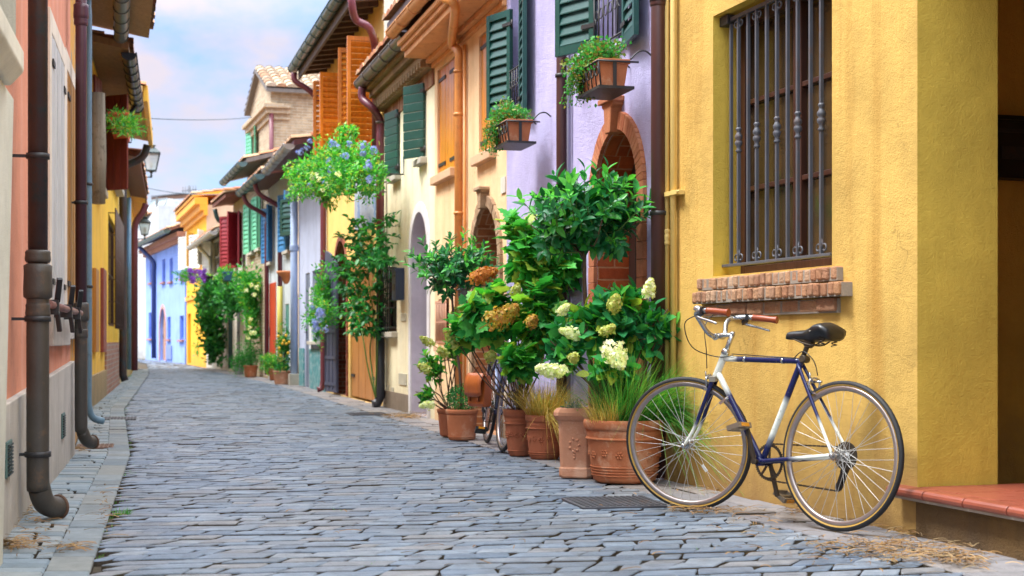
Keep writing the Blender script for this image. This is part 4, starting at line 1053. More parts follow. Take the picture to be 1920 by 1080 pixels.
for i, (p, q_, r_) in enumerate(((.05, .2, .06), (.2, .34, .14), (.34, .46, .22))): 
    mb = MB(); mb.box(-r_, L + r_, -.5, r_, zt0 - .85 + p, zt0 - .85 + q_); tw.part('cornice', mb, BRW, .01, uv=True)
q = ft.r(474, 481, 228, 300); window(tw, q, .12, MINT, 1, 2, inset=.02); louvre(tw, q[1], .5, q[2], q[3], 1, R(10), MINT, panels=1, slat=.1, hinges=False); louvre(tw, q[0], .5, q[2], q[3], -1, R(10), MINT, panels=1, slat=.1, hinges=False)
mb = MB(); mb.tube([(-.08, .0, zt0 - .4), (-.08, .0, 4)], .06, 8); tw.part('drainpipe', mb, PMAG)
mb = MB(); z1 = zt0 - 1.75; mb.box(-.03, .02, -1.75, -.95, z1 - .95, z1); wf = tw.part('side_window', mb, STS, .01); mb = MB(); mb.box(-.036, -.02, -1.66, -1.04, z1-.88, z1-.07); tw.part('pane', mb, paint('pale_blind', 'a9c2bb', .5), parent=wf)
# ---------------------------------------------------------------- HOUSE WITH RED SHUTTERS
c437 = RIGHT.ray(437); fr_ = Facade(c463, c437)
r1 = fr_.r(446, 455, 402, 500); r_d = (fr_.u(450), fr_.u(444), .05, fr_.z(575, fr_.u(447)))
zr_ = fr_.z(372, fr_.u(436, .4), .4)
hr = House(fr_, 'plain_house', 'faded grey house with dark red shutters under a brown curved eave', plaster('faded_grey_plaster', 'c9c4bc', stain='a59a90', bump=.3), zr_ + .15, 5.5, [hole(r1, .1), hole(r_d, .12)])
tile_roof(hr, zr_ + .05, .55, .7, wm=wood('rust_eave', '8a4f3a', .7))
REDS = paint('red_shutter', '9a2f3c', .45, 1, .15); window(hr, r1, .1, WIN, 2, 2, inset=.01, th=.03)
for uh, dr in ((r1[0], -1), (r1[1], 1)):
    louvre(hr, uh, .62, r1[2], r1[3], dr, R(14), REDS, panels=1, slat=.1, hinges=False); louvre(hr, uh + dr*-.06, .55, r1[2], r1[3], dr, R(40), REDS, y=.06, panels=1, slat=.1, hinges=False)
door(hr, r_d, .12, wood('navy_door', '2f3a4c'), 3)
u = hr.L - .1; downpipe(hr, spline([(u, .5, zr_), (u, .4, zr_-.3), (u, .08, zr_-.45), (u, .08, zr_-.7)], 4) + [(u, .08, .1)], .06, paint('dark_green_pipe', '2f4c4a', .4))
# ---------------------------------------------------------------- WHITE HOUSE, FAR YELLOW HOUSE
WHT = plaster('white_plaster', 'ddd8cc', stain='b9b0a0', bump=.3)
c387 = RIGHT.ray(387); fw_ = Facade(c437, c387)
m1 = fw_.r(398, 422, 445, 512); md = (fw_.u(424), fw_.u(413), .05, fw_.z(585, fw_.u(418)))
zw = fw_.z(436, fw_.u(412, .4), .4)
hw = House(fw_, 'white_house', 'low white house with pale shutters behind the ivy archway', WHT, zw + .1, 5.5, [hole(m1, .1), hole(md, .12)])
tile_roof(hw, zw + .05, .45, 1.2, wm=WIN); gutter(hw, -.05, hw.L, .52, zw + .06, .1, paint('pale_gutter', 'c6c6c4', .4))
PSH = paint('pale_shutter', 'd5d6d0', .5, 1, .1); window(hw, m1, .1, WIN, 2, 2, inset=.01, th=.03)
louvre(hw, m1[0], .7, m1[2], m1[3], -1, R(12), PSH, panels=1, slat=.11, hinges=False); louvre(hw, m1[1], .7, m1[2], m1[3], 1, R(16), PSH, panels=1, slat=.11, hinges=False)
door(hw, md, .12, wood('beige_door', 'b9a68c', .5), 3)
u = hw.L*.72; downpipe(hw, [(u, .5, zw), (u, .1, zw-.4), (u, .09, zw-.6), (u, .09, .1)], .06, PSH)
FYE = plaster('amber_plaster', 'f3b235', stain='d9952c', bump=.3, da=.3)
fx = Facade(c387, gp(350, 682)); x1 = fx.r(355, 363, 440, 503); x2 = fx.r(377, 386, 436, 500); xd = (fx.u(358), fx.u(352), .02, fx.z(588, fx.u(355)))
zx = fx.z(408, fx.u(372))
hx = House(fx, 'amber_house', 'tall amber yellow house with heavy cornice and white shutters', FYE, zx + .2, 6., [hole(x1, .1), hole(x2, .1), hole(xd, .3)], side=plaster('beige_side', 'c9b39c', bump=.3))
AMT = paint('amber_trim', 'eda32c', .6, 1, .15)
cornice(hx, [(zx-.15, zx, .1), (zx, zx+.2, .22), (zx+.2, zx+.42, .38)], AMT, -.15, hx.L + .1); tile_roof(hx, zx + .44, .42, .5, wm=AMT)
for w in (x1, x2): window(hx, w, .1, WIN, 1, 2, inset=.01, th=.03); louvre(hx, w[0], .75, w[2], w[3], -1, R(22), PSH, panels=1, slat=.12, hinges=False); louvre(hx, w[1], .75, w[2], w[3], 1, R(22), PSH, panels=1, slat=.12, hinges=False)
door(hx, xd, .3, wood('amber_door', 'c98a2c', .5), 3)
cornice(hx, [(fx.z(560, fx.u(370)), fx.z(552, fx.u(370)), .06)], AMT, name='string_course')
# ---------------------------------------------------------------- BLUE HOUSE AT THE BEND
BLU = plaster('sky_blue_plaster', '8ba6ee', stain='a9bdf2', sa=.3, damp='8f9fd0', da=.3, bump=.3, dz=.3)
ff = Facade(b347, b273); zf_ = ff.z(466, ff.u(312))
ups = [ff.r(281, 287, 488, 530), ff.r(304, 310, 486, 529), ff.r(318, 324, 484, 528), ff.r(340, 346, 478, 522)]
los = [ff.r(279, 287, 586, 635), ff.r(314, 320, 594, 636), ff.r(337, 345, 592, 637)]
bd = ff.r(300, 311, 578, 678); bd = (bd[0], bd[1], .02, bd[3])
hf = House(ff, 'blue_house', 'sky blue house at the bend with small blue windows and arched wooden door', BLU, zf_, 6.5, [hole(w, .15) for w in ups + los] + [hole(bd, .2, True)])
tile_roof(hf, zf_ + .35, .6, 1.3, wm=wood('brick_red_eave', '8a5a48', .8)); gutter(hf, -.1, hf.L + .1, .68, zf_ + .38, .13, GUG)
cornice(hf, [(zf_-.02, zf_+.15, .12), (zf_+.15, zf_+.34, .3)], paint('salmon_course', 'b5806c', .85))
BWN = paint('blue_window', '4a6cc8', .45, 1, .15)
for w in ups + los:
    wn = window(hf, w, .15, BWN, 1, 2, inset=.03, gl=paint('blue_shutter_panel', '5074d0', .4), fw=.09); sill(hf, w[0]-.08, w[1]+.08, w[2], .08, .1, paint('brick_sill', 'a5736c', .8))
surround(hf, bd, .16, .03, paint('pink_arch', 'c09088', .8), 13, .3); door(hf, bd, .2, wood('tan_door', 'b98a6a', .5), 5, True)
mb = MB(); q = ff.r(313, 323, 648, 674); mb.box(q[0], q[1], 0, .05, q[2], q[3]); hf.part('meter_box', mb, paint('blue_grey_box', '7486b8', .5), .01)
u = ff.u(288, .1); downpipe(hf, spline([(u+.5, .66, zf_+.3), (u+.3, .4, zf_), (u, .1, zf_-.4), (u, .1, zf_-.8)], 4) + [(u, .1, .1)], .09, paint('indigo_pipe', '2c3e78', .4))
# ---------------------------------------------------------------- houses beyond the bend
def far_fac(pa, pb, Y, dy=0): return Facade(((pa-960)/F*Y, Y), ((pb-960)/F*(Y+dy), Y+dy))
PNK = plaster('pink_plaster', 'e9bdb2', bump=.2)
f1 = far_fac(271, 222, 100, 2); q1 = f1.r(257, 264, 482, 520); q2 = f1.r(254, 262, 570, 655)
h1 = House(f1, 'pink_house', 'distant pink house with brown shutter and arched door at the end of the street', PNK, f1.z(452, 1), 8, [hole(q1, .15), hole((q2[0], q2[1], .05, q2[3]), .2, True)])
tile_roof(h1, f1.z(452, 1), .6, 1.5); window(h1, q1, .15, wood('brown_shutter', '8a4a48', .5), 2, 8, inset=.1, fw=.1, gl=wood('brown_shutter', '8a4a48')); door(h1, (q2[0], q2[1], .05, q2[3]), .2, wood('salmon_door', 'c98f84', .5), 4, True)
f2 = far_fac(291, 269, 92, 1); h2 = House(f2, 'cream_house', 'distant slim cream house between the pink and the blue one', plaster('ivory_plaster', 'c9c6b4', bump=.2), f2.z(448, 1), 8, [hole(f2.r(275, 279, 590, 625), .15), hole(f2.r(274, 278, 500, 540), .15)])
tile_roof(h2, f2.z(448, 1), .4, 1.2)
for w in (f2.r(275, 279, 590, 625), f2.r(274, 278, 500, 540)): window(h2, w, .15, WIN, 1, 2, fw=.1)
f3 = far_fac(345, 250, 76, 3); zz3 = f3.z(404, 2); gw3 = f3.r(268, 297, 372, 428)
h3 = House(f3, 'white_house', 'white plastered house with a sloped glass conservatory above the blue roof', plaster('chalk_plaster', 'c4c5c8', bump=.2, stain='a8a6a6'), zz3, 7, [])
tile_roof(h3, zz3, .3, .8)
mb = MB(); u0, u1, z0, z1 = gw3; mb.add([(u0,.3,z0),(u1,.3,z0),(u1,-.6,z1),(u0,-.6,z1),(u0,-3,z0),(u1,-3,z0),(u1,-3,z1),(u0,-3,z1)], [(0,1,2,3),(5,4,7,6),(1,5,6,2),(4,0,3,7),(3,2,6,7)])
cv = h3.part('conservatory', mb, glass('pale_glass', 'c4d6e0', .15))
mb = MB()
for i in range(7):
    t = i/6; u = u0 + (u1-u0)*t; mb.bar((u, .33, z0), (u, -.57, z1), .05, .05)
for t in (0, .5, 1): mb.bar((u0, .33-.9*t, z0+(z1-z0)*t), (u1, .33-.9*t, z0+(z1-z0)*t), .06, .06)
h3.part('glazing_bar', mb, paint('grey_bars', '8d959a', .5), parent=cv)
q = f3.r(322, 344, 405, 442); mb = MB(); mb.prism([(q[0], q[2]-1), (q[1], q[2]-1), (q[1], q[3]-.4), (q[0], q[3]+.45)], .02, 1.6); h3.part('side_wing', mb, plaster('chalk_plaster', 'c4c5c8'))
mb = MB(); u = f3.u(297); mb.tube([(u, .1, 2), (u, .1, z1)], .06, 8); h3.part('drainpipe', mb, METAL_DARK)
f4 = far_fac(362, 297, 88, 2); zz4 = f4.z(376, 2)
h4 = House(f4, 'pink_house', 'pale pink block with a dark roof and satellite dishes behind the white house', plaster('rose_plaster', 'd9bcb2', bump=.2), zz4, 7, [])
tile_roof(h4, zz4, .5, .7, mat=paint('slate_roof', '5b6068', .7), thick=.25)
for px, py, r in ((315, 384, .26), (347, 386, .3)):
    p = f4.p(px, py + 4, .9); o = thing('satellite_dish', 'round white satellite dish %s' % ('left of the aerial mast on the pink block' if px < 330 else 'by the right hand end of the dark roof'), 'satellite dish', f4.world(p.x, .9, p.z), f4.rz() + R(20 if px < 330 else -25), 'satellite dishes')
    mb = MB(); mb.lathe([(r*q/6, .12*r*(q/6)**2) for q in range(1, 7)] + [(r*q/6, .12*r*(q/6)**2 + .02) for q in range(6, 0, -1)], (0,0,0), 24, axis=(0, 1, .25)); mb.build('dish', paint('dish_white', 'd2d2d2', .4), o)
    mb = MB(); mb.tube([(0, 0, -r*.9), (0, .4*r, -r*.2)], .02, 6); mb.tube([(0,-.02,0),(0,-.1,-.3),(0,-.1,-r*2)], .03, 6); mb.build('arm', METAL_DARK, o)
o = thing('antenna', 'thin television aerial mast on the pink block roof', 'antenna', f4.world(f4.u(331), -1, zz4 - .3), f4.rz())
mb = MB(); zt4 = f4.z(345, f4.u(331)) - zz4 + .3; mb.tube([(0,0,0),(0,0,zt4)], .03, 6); mb.build('mast', METAL_DARK, o)
mb = MB(); mb.tube([(-.7,0,zt4-.3),(.7,0,zt4-.3)], .02, 5); 
for i in range(6): mb.tube([(-.6+.24*i,0,zt4-.55),(-.6+.24*i,0,zt4-.05)], .014, 5)
mb.build('elements', METAL_DARK, o)
# ---------------------------------------------------------------- LEFT SIDE: SALMON HOUSE
SAL = plaster('salmon_plaster', 'e2997c', stain='eab8a6', crack=.4, sa=.5, damp='cf8f74', da=.25, bump=.6)
fs_ = Facade(l_far, l_near); S = fs_
W1 = S.r(88, 113, 92, 585); W2 = S.r(118, 146, 165, 582)
zp0, zp1 = S.z(677, S.u(131)), S.z(757, S.u(0))
hs = House(S, 'salmon_house', 'salmon pink house with grey stone plinth and thick dark drainpipes', SAL, 5.2, 6., [hole(W1, .1), hole(W2, .1)])
tile_roof(hs, 5.2, .5, 1.5)
PLI = plaster('grey_stone_plinth', 'c3bcb2', stain='9b9288', sa=.5, damp='8c857c', da=.5, bump=.5)
mb = MB(); ue = hs.L; up = S.u(0); zs_ = (zp1 - zp0)/(up - 0.0)
u = 0.0; i = 0
while u < ue - .01:
    w = min(1.15, ue - u); mb.prism([(u + .002, -.12), (u + w - .002, -.12), (u + w - .002, zp0 + zs_*(u+w)), (u + .002, zp0 + zs_*u)], -.02, .035); u += w
hs.part('plinth', mb, PLI, .006)
for px, py, w_, h_ in ((14, 860, .11, .16), (117, 798, .12, .17)):
    p = S.p(px, py, .035); mb = MB(); mb.box(p.x - w_, p.x + w_, .035, .045, p.z - h_*.5, p.z + h_*.5); v = hs.part('vent', mb, paint('green_vent', '4c6a66', .5, 1, .2), .004)
    mb = MB()
    for q in range(9): mb.box(p.x - w_*.8, p.x + w_*.8, .045, .053, p.z - h_*.44 + q*h_*.1, p.z - h_*.44 + q*h_*.1 + h_*.05)
    hs.part('vent_slat', mb, paint('dark_vent', '28383a', .5), parent=v)
WSH = wood('white_shutter', 'd3d2d0', .5); OCH = wood('ochre_shutter', 'b0772e', .45); CRT = plaster('cream_trim', 'e2d4c2', bump=.2, da=0)
for w, mt in ((W1, WSH), (W2, OCH)):
    mb = MB(); t_ = .13
    mb.box(w[0]-t_, w[0]-.002, 0, .03, w[2]-.02, w[3]+t_); mb.box(w[1]+.002, w[1]+t_, 0, .03, w[2]-.02, w[3]+t_); mb.box(w[0]-.001, w[1]+.001, 0, .03, w[3]+.002, w[3]+t_)
    hs.part('window_surround', mb, CRT, .004)
    m_ = (w[0]+w[1])/2
    plank_shutter(hs, w[0]+.01, m_-w[0]-.012, w[2]+.01, w[3]-.01, 1, .0, mt, .0, 4, strap=.25); plank_shutter(hs, w[1]-.01, w[1]-m_-.012, w[2]+.01, w[3]-.01, -1, .0, mt, .0, 4, strap=.25)
    mb = MB(); zs0 = w[2]-.02; mb.box(w[0]-.2, w[1]+.2, -.02, .055, zs0-.2, zs0); hs.part('sill', mb, PLI, .006)
mb = MB(); zb_ = S.z(577, S.u(112, .12), .12); ub0, ub1 = S.u(146, .12), S.u(88, .12)
mb.tube([(ub0-.1, .13, zb_), (ub1, .13, zb_)], .022, 8); rod = hs.part('shutter_bar', mb, paint('pinkish_rod', '86615a', .5, 1, .3))
for px in (100, 126, 142):
    u = S.u(px, .13); mb = MB(); mb.box(u-.03, u+.03, .0, .16, zb_-.05, zb_+.03); mb.bar((u, .15, zb_+.02), (u+.1, .17, zb_+.14), .03, .02); mb.bar((u, .15, zb_-.04), (u-.04, .16, zb_-.14), .025, .02)
    hs.part('latch', mb, METAL_DARK, .004, parent=rod)
# stone portal at the very edge
mb = MB(); ua, ub = S.u(26, .1), S.u(4, .1); zc0, zc1 = S.z(185, ua, .1), S.z(112, ua, .1)
mb.prism([(ub, -.1), (ue, -.1), (ue, zc0), (ua, zc0)], -.02, .1); hs.part('portal_jamb', mb, plaster('portal_stone', 'd2cfc0', stain='b9b8a4', bump=.4, damp='a8a498'), .006)
uk = S.u(40, .16); mb = MB(); mb.prism([(.0, zc0), (.12, zc0), (.17, zc0 + (zc1-zc0)*.35), (.17, zc1 - (zc1-zc0)*.15), (.13, zc1), (.0, zc1)], uk, ue, plane='yz'); hs.part('portal_capital', mb, plaster('capital_stone', 'e2dccb', bump=.3, da=0), .008)
mb = MB(); mb.box(S.u(30, .11), ue, -.02, .11, zc1 + .002, 5.1); hs.part('portal_block', mb, plaster('rough_stone', 'b9b6a6', bump=1.1, da=0), .006)
PD = paint('brown_black_pipe', '3d2b28', .38, 1, .4, rust='25363a', ra=.8, rs=5, thr=.48, bump=.35); PG = paint('grey_green_cast_iron', '4a453f', .5, .9, .4, rust='6b5440', ra=.55, rs=12, thr=.56, bump=.4)
r1_ = .046; u = S.u(71, .12); zk = S.z(520, u, .12)
downpipe(hs, [(u, .12, 5.0), (u, .12, zk)], r1_, PD, clamps=[(u, .12, S.z(293, u, .12))], n=16)
pe = [(u, .12, zk + .06), (u, .12, .26), (u - .01, .125, .17), (u - .04, .145, .095), (u - .09, .18, .065), (u - .13, .205, .06)]
pp = downpipe(hs, spline(pe, 5), r1_*1.15, PG, collars=[((u,.12,zk-.02), r1_*1.45, .15), ((u,.12,zk+.1), r1_*1.3, .04), ((u,.12,zk-.16), r1_*1.25, .05)], clamps=[(u,.12,.98), (u,.12,.33)], n=16, name='drainpipe_foot')
mb = MB(); e = Vector(pe[-1]); mb.torus(e, (-.85, .55, 0), r1_*1.17, .009, 20, 6); mb.lathe([(r1_*1.05, 0), (.001, -.002)], e + Vector((-.002, .003, 0)), 16, axis=(-.85, .55, 0), cap=False); hs.part('pipe_mouth', mb, paint('rusty_rim', '5f4535', .8, 1, .3), parent=pp)
PV = paint('violet_brown_pipe', '51303a', .35, 1, .3, rust='8a6a5a', ra=.3, rs=15, thr=.62)
u = S.u(152, .1); u = max(u, .03); zk = S.z(585, u, .1); r2 = .041
downpipe(hs, [(u, .1, 5.0), (u, .1, zk)], r2, PV, collars=[((u,.1,S.z(22,u,.1)), r2*1.35, .1), ((u,.1,S.z(40,u,.1)), r2*1.25, .05)], clamps=[(u,.1,S.z(380,u,.1))], n=14)
pe = [(u, .1, zk + .06), (u, .1, .3), (u - .01, .11, .2), (u - .05, .14, .13), (u - .11, .18, .115)]
pp = downpipe(hs, spline(pe, 5), r2*1.12, PG, collars=[((u,.1,zk), r2*1.42, .12), ((u,.1,zk-.16), r2*1.25, .05)], n=14, name='drainpipe_foot')
mb = MB(); e = Vector(pe[-1]); mb.torus(e, (-.85, .55, 0), r2*1.14, .008, 20, 6); mb.lathe([(r2*1.0, 0), (.001, -.002)], e + Vector((-.002, .003, 0)), 14, axis=(-.85, .55, 0), cap=False); hs.part('pipe_mouth', mb, paint('rusty_rim', '5f4535'), parent=pp)
# ---------------------------------------------------------------- LEFT: OCHRE HOUSE WITH BIG EAVE, then the yellow rows
OCR = plaster('ochre_plaster', 'dca24c', stain='a9a49a', sa=.6, damp='8a7a66', da=.6, bump=.5, patch='9f9a90')
f2l = Facade(l_mid, l_far); ze = f2l.z(70, .1, .75)
h2l = House(f2l, 'ochre_house', 'weathered ochre house with a wide plank eave and thin blue drainpipe', OCR, ze + .25, 5.5, [])
tile_roof(h2l, ze + .02, .75, .6, wm=wood('pale_eave', 'a98a66', .75))
gutter(h2l, .25, h2l.L - .1, .40, ze - .03, .085, paint('grey_zinc', '5c6468', .35, 1, .25, metal=.3))
PB3 = paint('blue_grey_pipe', '5f7f94', .4, 1, .25, rust='405058', ra=.5)
uu = f2l.u(166, .08); uu = max(uu, .25); downpipe(h2l, spline([(uu+.6, .40, ze-.1), (uu+.6, .38, ze-.22), (uu, .1, ze-.45), (uu, .08, ze-.7)], 4) + spline([(uu, .08, .5), (uu, .08, .25), (uu-.02, .12, .12), (uu-.06, .22, .08)], 4), .034, PB3, clamps=[(uu, .08, 1.4), (uu, .08, 2.4)])
mb = MB(); mb.lathe([(.09, 2.6), (.1, 3.2), (.085, 4.0)], (.1, .12, 0), 9, wob=.08); h2l.part('timber_post', mb, wood('weathered_post', '8f8474', .9, rust='4f463c', ra=.7, bump=1.0))
YL = plaster('left_yellow_plaster', 'e6b848', stain='c9b08a', sa=.45, damp='8f7f6a', da=.6, bump=.5)
l22 = LEFT.ray(196); f3l = Facade(l22, l_mid); z3 = f3l.z(97, f3l.L, .45)
rdw = f3l.r(173, 186, 160, 345)
h3l = House(f3l, 'yellow_house', 'weathered yellow house with dark red shutters and a blue black gutter', YL, z3 + .1, 5.5, [hole(rdw, .1)])
tile_roof(h3l, z3 + .02, .5, .6, wm=wood('old_eave', '8a6a4a', .8))
gutter(h3l, .05, h3l.L - .05, .50, z3 - .0, .09, paint('blue_black_gutter', '232c38', .3, 1, .2))
mb = MB(); mb.tube(spline([(.7, .5, z3-.08), (.72, .42, z3-.2), (.8, .1, z3-.5), (.8, .08, z3-.7)], 4), .045, 8); h3l.part('gutter_outlet', mb, paint('blue_black_gutter', '232c38'))
RDS = wood('maroon_shutter', '7a2f30', .5)
plank_shutter(h3l, rdw[1]-.02, .55, rdw[2], rdw[3], -1, R(6), RDS, .01, 4, hinges=False); plank_shutter(h3l, rdw[0]+.02, .5, rdw[2], rdw[3], 1, R(50), RDS, .02, 4, hinges=False)
sill(h3l, rdw[0]-.15, rdw[1]+.15, rdw[2], .1, .12, STS)
mb = MB(); mb.box(0, h3l.L, -.02, .035, -.1, f3l.z(700, f3l.u(180))); h3l.part('stone_base', mb, plaster('tan_stone', 'a8926e', stain='7a6a54', sa=.6, bump=1.0), .006)
for px, c_ in ((176, 'b8792e'), (191, '8f3f34')):
    q = f3l.r(px-3, px+3, 505, 660); mb = MB(); mb.box(q[0], q[1], 0, .05, q[2], q[3]); h3l.part('shutter_board', mb, wood('board_' + c_, c_, .5), .004)
f6l = Facade(l3, l22); z6 = f6l.z(175, f6l.L, .58)
grw = f6l.r(203, 219, 415, 612)
h6l = House(f6l, 'yellow_house', 'yellow house with brown iron window grille, brick foot and yellow boxed eave', plaster('golden_plaster', 'e8bb42', stain='c9b08a', sa=.4, damp='8f7f6a', da=.6, bump=.5), z6 + .1, 5.5, [hole(grw, .12)])
tile_roof(h6l, z6 + .02, .58, .6, wm=wood('tan_eave', 'c9a86a', .7)); mb = MB(); mb.box(-.02, h6l.L - .05, .585, .66, z6 - .12, z6 + .14); h6l.part('fascia', mb, paint('yellow_fascia', 'e0ab2c', .5, 1, .2), .01)
window(h6l, grw, .12, WBR, 2, 2, inset=.02); grille(h6l, (grw[0]-.05, grw[1]+.05, grw[2]-.05, grw[3]+.08), .12, 14, paint('rust_brown_iron', '4a3328', .6, 1, .3), .014, 6, box=1)
sill(h6l, grw[0]-.1, grw[1]+.1, f6l.z(335, f6l.u(211)), .12, .14, STS, name='ledge')
mb = MB(); mb.box(0, h6l.L, -.02, .03, -.1, f6l.z(642, f6l.u(208))); h6l.part('brick_base', mb, brick('left_brick', '9a6a58', 'b08470', 'a8a09a', .26, .08), .004, uv=True)
uu = .3; downpipe(h6l, spline([(uu, .56, z6-.1), (uu, .45, z6-.35), (uu, .11, z6-.55), (uu, .1, z6-.8)], 4) + [(uu, .1, .2), (uu, .14, .08)], .075, PD)
f4l = Facade(l_end, l3); z4 = f4l.z(300, f4l.L, .35)
ysh = f4l.r(228, 241, 500, 620)
h4l = House(f4l, 'yellow_house', 'narrow pale yellow house with ochre lattice shutters and a pale blue panel', plaster('pale_yellow_plaster', 'e9c569', stain='a9b9c8', sa=.7, damp='a09a90', da=.6, bump=.4), z4 + .1, 5.5, [hole(ysh, .1)])
tile_roof(h4l, z4 + .05, .4, .5, wm=wood('red_brown_soffit', '7a4638', .7))
m_ = (ysh[0]+ysh[1])/2; YLS = paint('ochre_lattice', 'b98a1e', .5, 1, .2)
louvre(h4l, ysh[0], m_-ysh[0]-.02, ysh[2], ysh[3], 1, 0, YLS, -.02, panels=4, slat=.12, hinges=False); louvre(h4l, ysh[1], ysh[1]-m_-.02, ysh[2], ysh[3], -1, 0, YLS, -.02, panels=4, slat=.12, hinges=False)
q = f4l.r(229, 240, 400, 498); mb = MB(); mb.box(q[0], q[1], 0, .02, q[2], q[3]); h4l.part('rendered_panel', mb, plaster('pale_blue_render', 'b4c4d4', bump=.4, da=0))
uu = .15; downpipe(h4l, spline([(uu, .38, z4-.1), (uu, .3, z4-.3), (uu, .12, z4-.6), (uu, .1, z4-1)], 4) + [(uu, .1, .1)], .08, PMAG)
uu = h4l.L*.45; downpipe(h4l, [(uu, .07, z4-.3), (uu, .07, .2)], .05, PB3)
f5l = Facade(l5, l_end); h5l = House(f5l, 'yellow_house', 'far yellow house with a projecting eave behind the second lantern', plaster('far_yellow_plaster', 'ecc050', bump=.3), f5l.z(388, f5l.L*.5, .3), 5.5, [])
z5 = f5l.z(392, f5l.L*.5, .35); tile_roof(h5l, z5, .35, .5, wm=paint('yellow_soffit', 'e3ad2e', .6))
# ---------------------------------------------------------------- BICYCLES
def lerp(a, b, t): return a + (b - a)*t
CHR = paint('chrome', 'b9bbbd', .22, 1, .2, metal=.9, rust='6b5a4c', ra=.35, rs=20)
STEEL = paint('spoke_steel', 'c9c9c6', .3, 1, .1, metal=.6)
RUB = paint('black_rubber', '1b1c1f', .65, 1, .25); AMB = paint('amber_sidewall', 'b08a3a', .55, 1, .2)
RIM = paint('worn_rim', 'a49a98', .3, 1, .2, metal=.75, rust='8a6a60', ra=.4)
BRL = paint('brown_leather_grip', '8a3f20', .4, 1, .25); BLK = paint('black_vinyl', '17181b', .35, 1, .2)
GRS = paint('greasy_steel', '4a4238', .5, 1, .35, metal=.5, rust='6b4a34', ra=.5)
def bicycle(name, label, origin, fwd, lean, steer, c_main, c_fade, side=AMB, grip=BRL, scale=1., guards=False, detail=True):
    root = thing(name, label, 'bicycle', (origin.x, origin.y, .006), math.atan2(fwd.y, fwd.x)); root.rotation_euler = (lean, 0, math.atan2(fwd.y, fwd.x)); root.scale = (scale,)*3
    V = Vector; rh, fh, bb, sj, ht, hb = V((.0,0,.345)), V((.98,0,.345)), V((.475,0,.286)), V((.263,0,.775)), V((.762,0,.80)), V((.808,0,.70))
    cr = V((.818,0,.682)); ax = (ht - hb).normalized(); SM = Matrix.Translation(hb) @ Matrix.Rotation(steer, 4, ax) @ Matrix.Translation(-hb)
    Wc, Nc = lin(c_fade), lin(c_main); mixc = lambda t: tuple(lerp(Nc[i], Wc[i], t) for i in range(4))
    ss = lambda x, a, b: max(0, min(1, (x-a)/(b-a)))
    PV_ = vpaint('bike_paint'); mb = MB()
    def tb(a, b, r0, r1, fn, n=10, y0=0, y1=0, k=14):
        P = [a.lerp(b, i/k) + V((0, lerp(y0, y1, i/k), 0)) for i in range(k+1)]
        mb.tube(P, [lerp(r0, r1, i/k) for i in range(k+1)], n, cols=[mixc(fn(i/k)) for i in range(k+1)])
    up_t = (ht - hb)
    tb(hb - ax*.01, ht + ax*.012, .019, .019, lambda t: 1)
    tb(hb + up_t*.82, sj, .0145, .0145, lambda t: 1 - ss(t, .14, .22))
    tb(hb + up_t*.15, bb, .0155, .0155, lambda t: 1 - ss(t, .18, .27))
    tb(bb, sj + (sj-bb)*.03, .0155, .0155, lambda t: ss(t, .2, .26) - ss(t, .56, .64))
    for s in (1, -1):
        tb(bb, rh, .012, .009, lambda t: ss(t, .45, .62), 8, .03*s, .062*s)
        tb(sj - (sj-bb)*.03, rh, .009, .0075, lambda t: ss(t, .58, .72), 8, .018*s, .062*s)
    mb.lathe([(.021,-.036),(.021,.036)], bb, 14, axis=(0,1,0))
    b0 = len(mb.v)
    for i in range(b0): mb.c.setdefault(i, Nc)
    frm = mb.build('frame', PV_, root)
    m2 = MB()                                           # lug bands, bridge, drop-outs
    for t in (.30, .78): p = ht.lerp(sj, t) - up_t*.18*(1-t); m2.lathe([(.0165,-.006),(.0165,.006)], p, 12, axis=(ht - sj))
    for s in (1, -1): m2.bar(rh + V((.015, .062*s, .01)), rh + V((-.015, .062*s, -.015)), .006, .03); m2.lathe([(.011,-.008),(.011,.008),(.006,.012)], rh + V((0, .068*s, 0)), 8, axis=(0, s, 0))
    m2.bar(rh.lerp(sj, .77) + V((0,-.03,0)), rh.lerp(sj, .77) + V((0,.03,0)), .008, .008)
    m2.build('fittings', CHR, frm)
    # fork
    mb = MB(); mb.M = SM
    for s in (1, -1):
        P = spline([cr + V((0, .026*s, .0)), cr.lerp(fh, .35) + V((-.008, .035*s, 0)), cr.lerp(fh, .72) + V((-.014, .042*s, 0)), fh + V((0, .05*s, 0))], 6); k = len(P) - 1
        mb.tube(P, [lerp(.0125, .0075, i/k) for i in range(k+1)], 8, cols=[mixc(ss(i/k, .6, .7)) for i in range(k+1)])
    q = len(mb.v); mb.box(cr.x-.016, cr.x+.016, -.042, .042, cr.z-.012, cr.z+.014); 
    for i in range(q, len(mb.v)): mb.c[i] = lin('8a8578')
    fk = mb.build('fork', PV_, root)
    # wheels
    def wheel(c, M):
        mb = MB(); mb.M = M; R0, rt = .330, .0145; n = 72; k = 12; vs = []
        for i in range(n):
            a = 2*math.pi*i/n
            for j in range(k):
                b = 2*math.pi*(j + .5)/k; r = R0 + rt*math.cos(b); vs.append(c + V((r*math.cos(a), rt*math.sin(b), r*math.sin(a))))
        base = mb.add(vs, []); 
        for i in range(n):
            for j in range(k):
                b = 2*math.pi*(j + 1)/k; outer = math.cos(b) > -.1
                mb.f.append([base+i*k+j, base+((i+1) % n)*k+j, base+((i+1) % n)*k+(j+1) % k, base+i*k+(j+1) % k]); mb.m.append(0 if outer else 1); mb.s.append(True)
        m0 = MB(); m0.M = M; m0.lathe([(.318,-.011),(.314,-.0125),(.302,-.011),(.296,-.005),(.296,.005),(.302,.011),(.314,.0125),(.318,.011),(.318,-.011)], c, 72, axis=(0,1,0), cap=False)
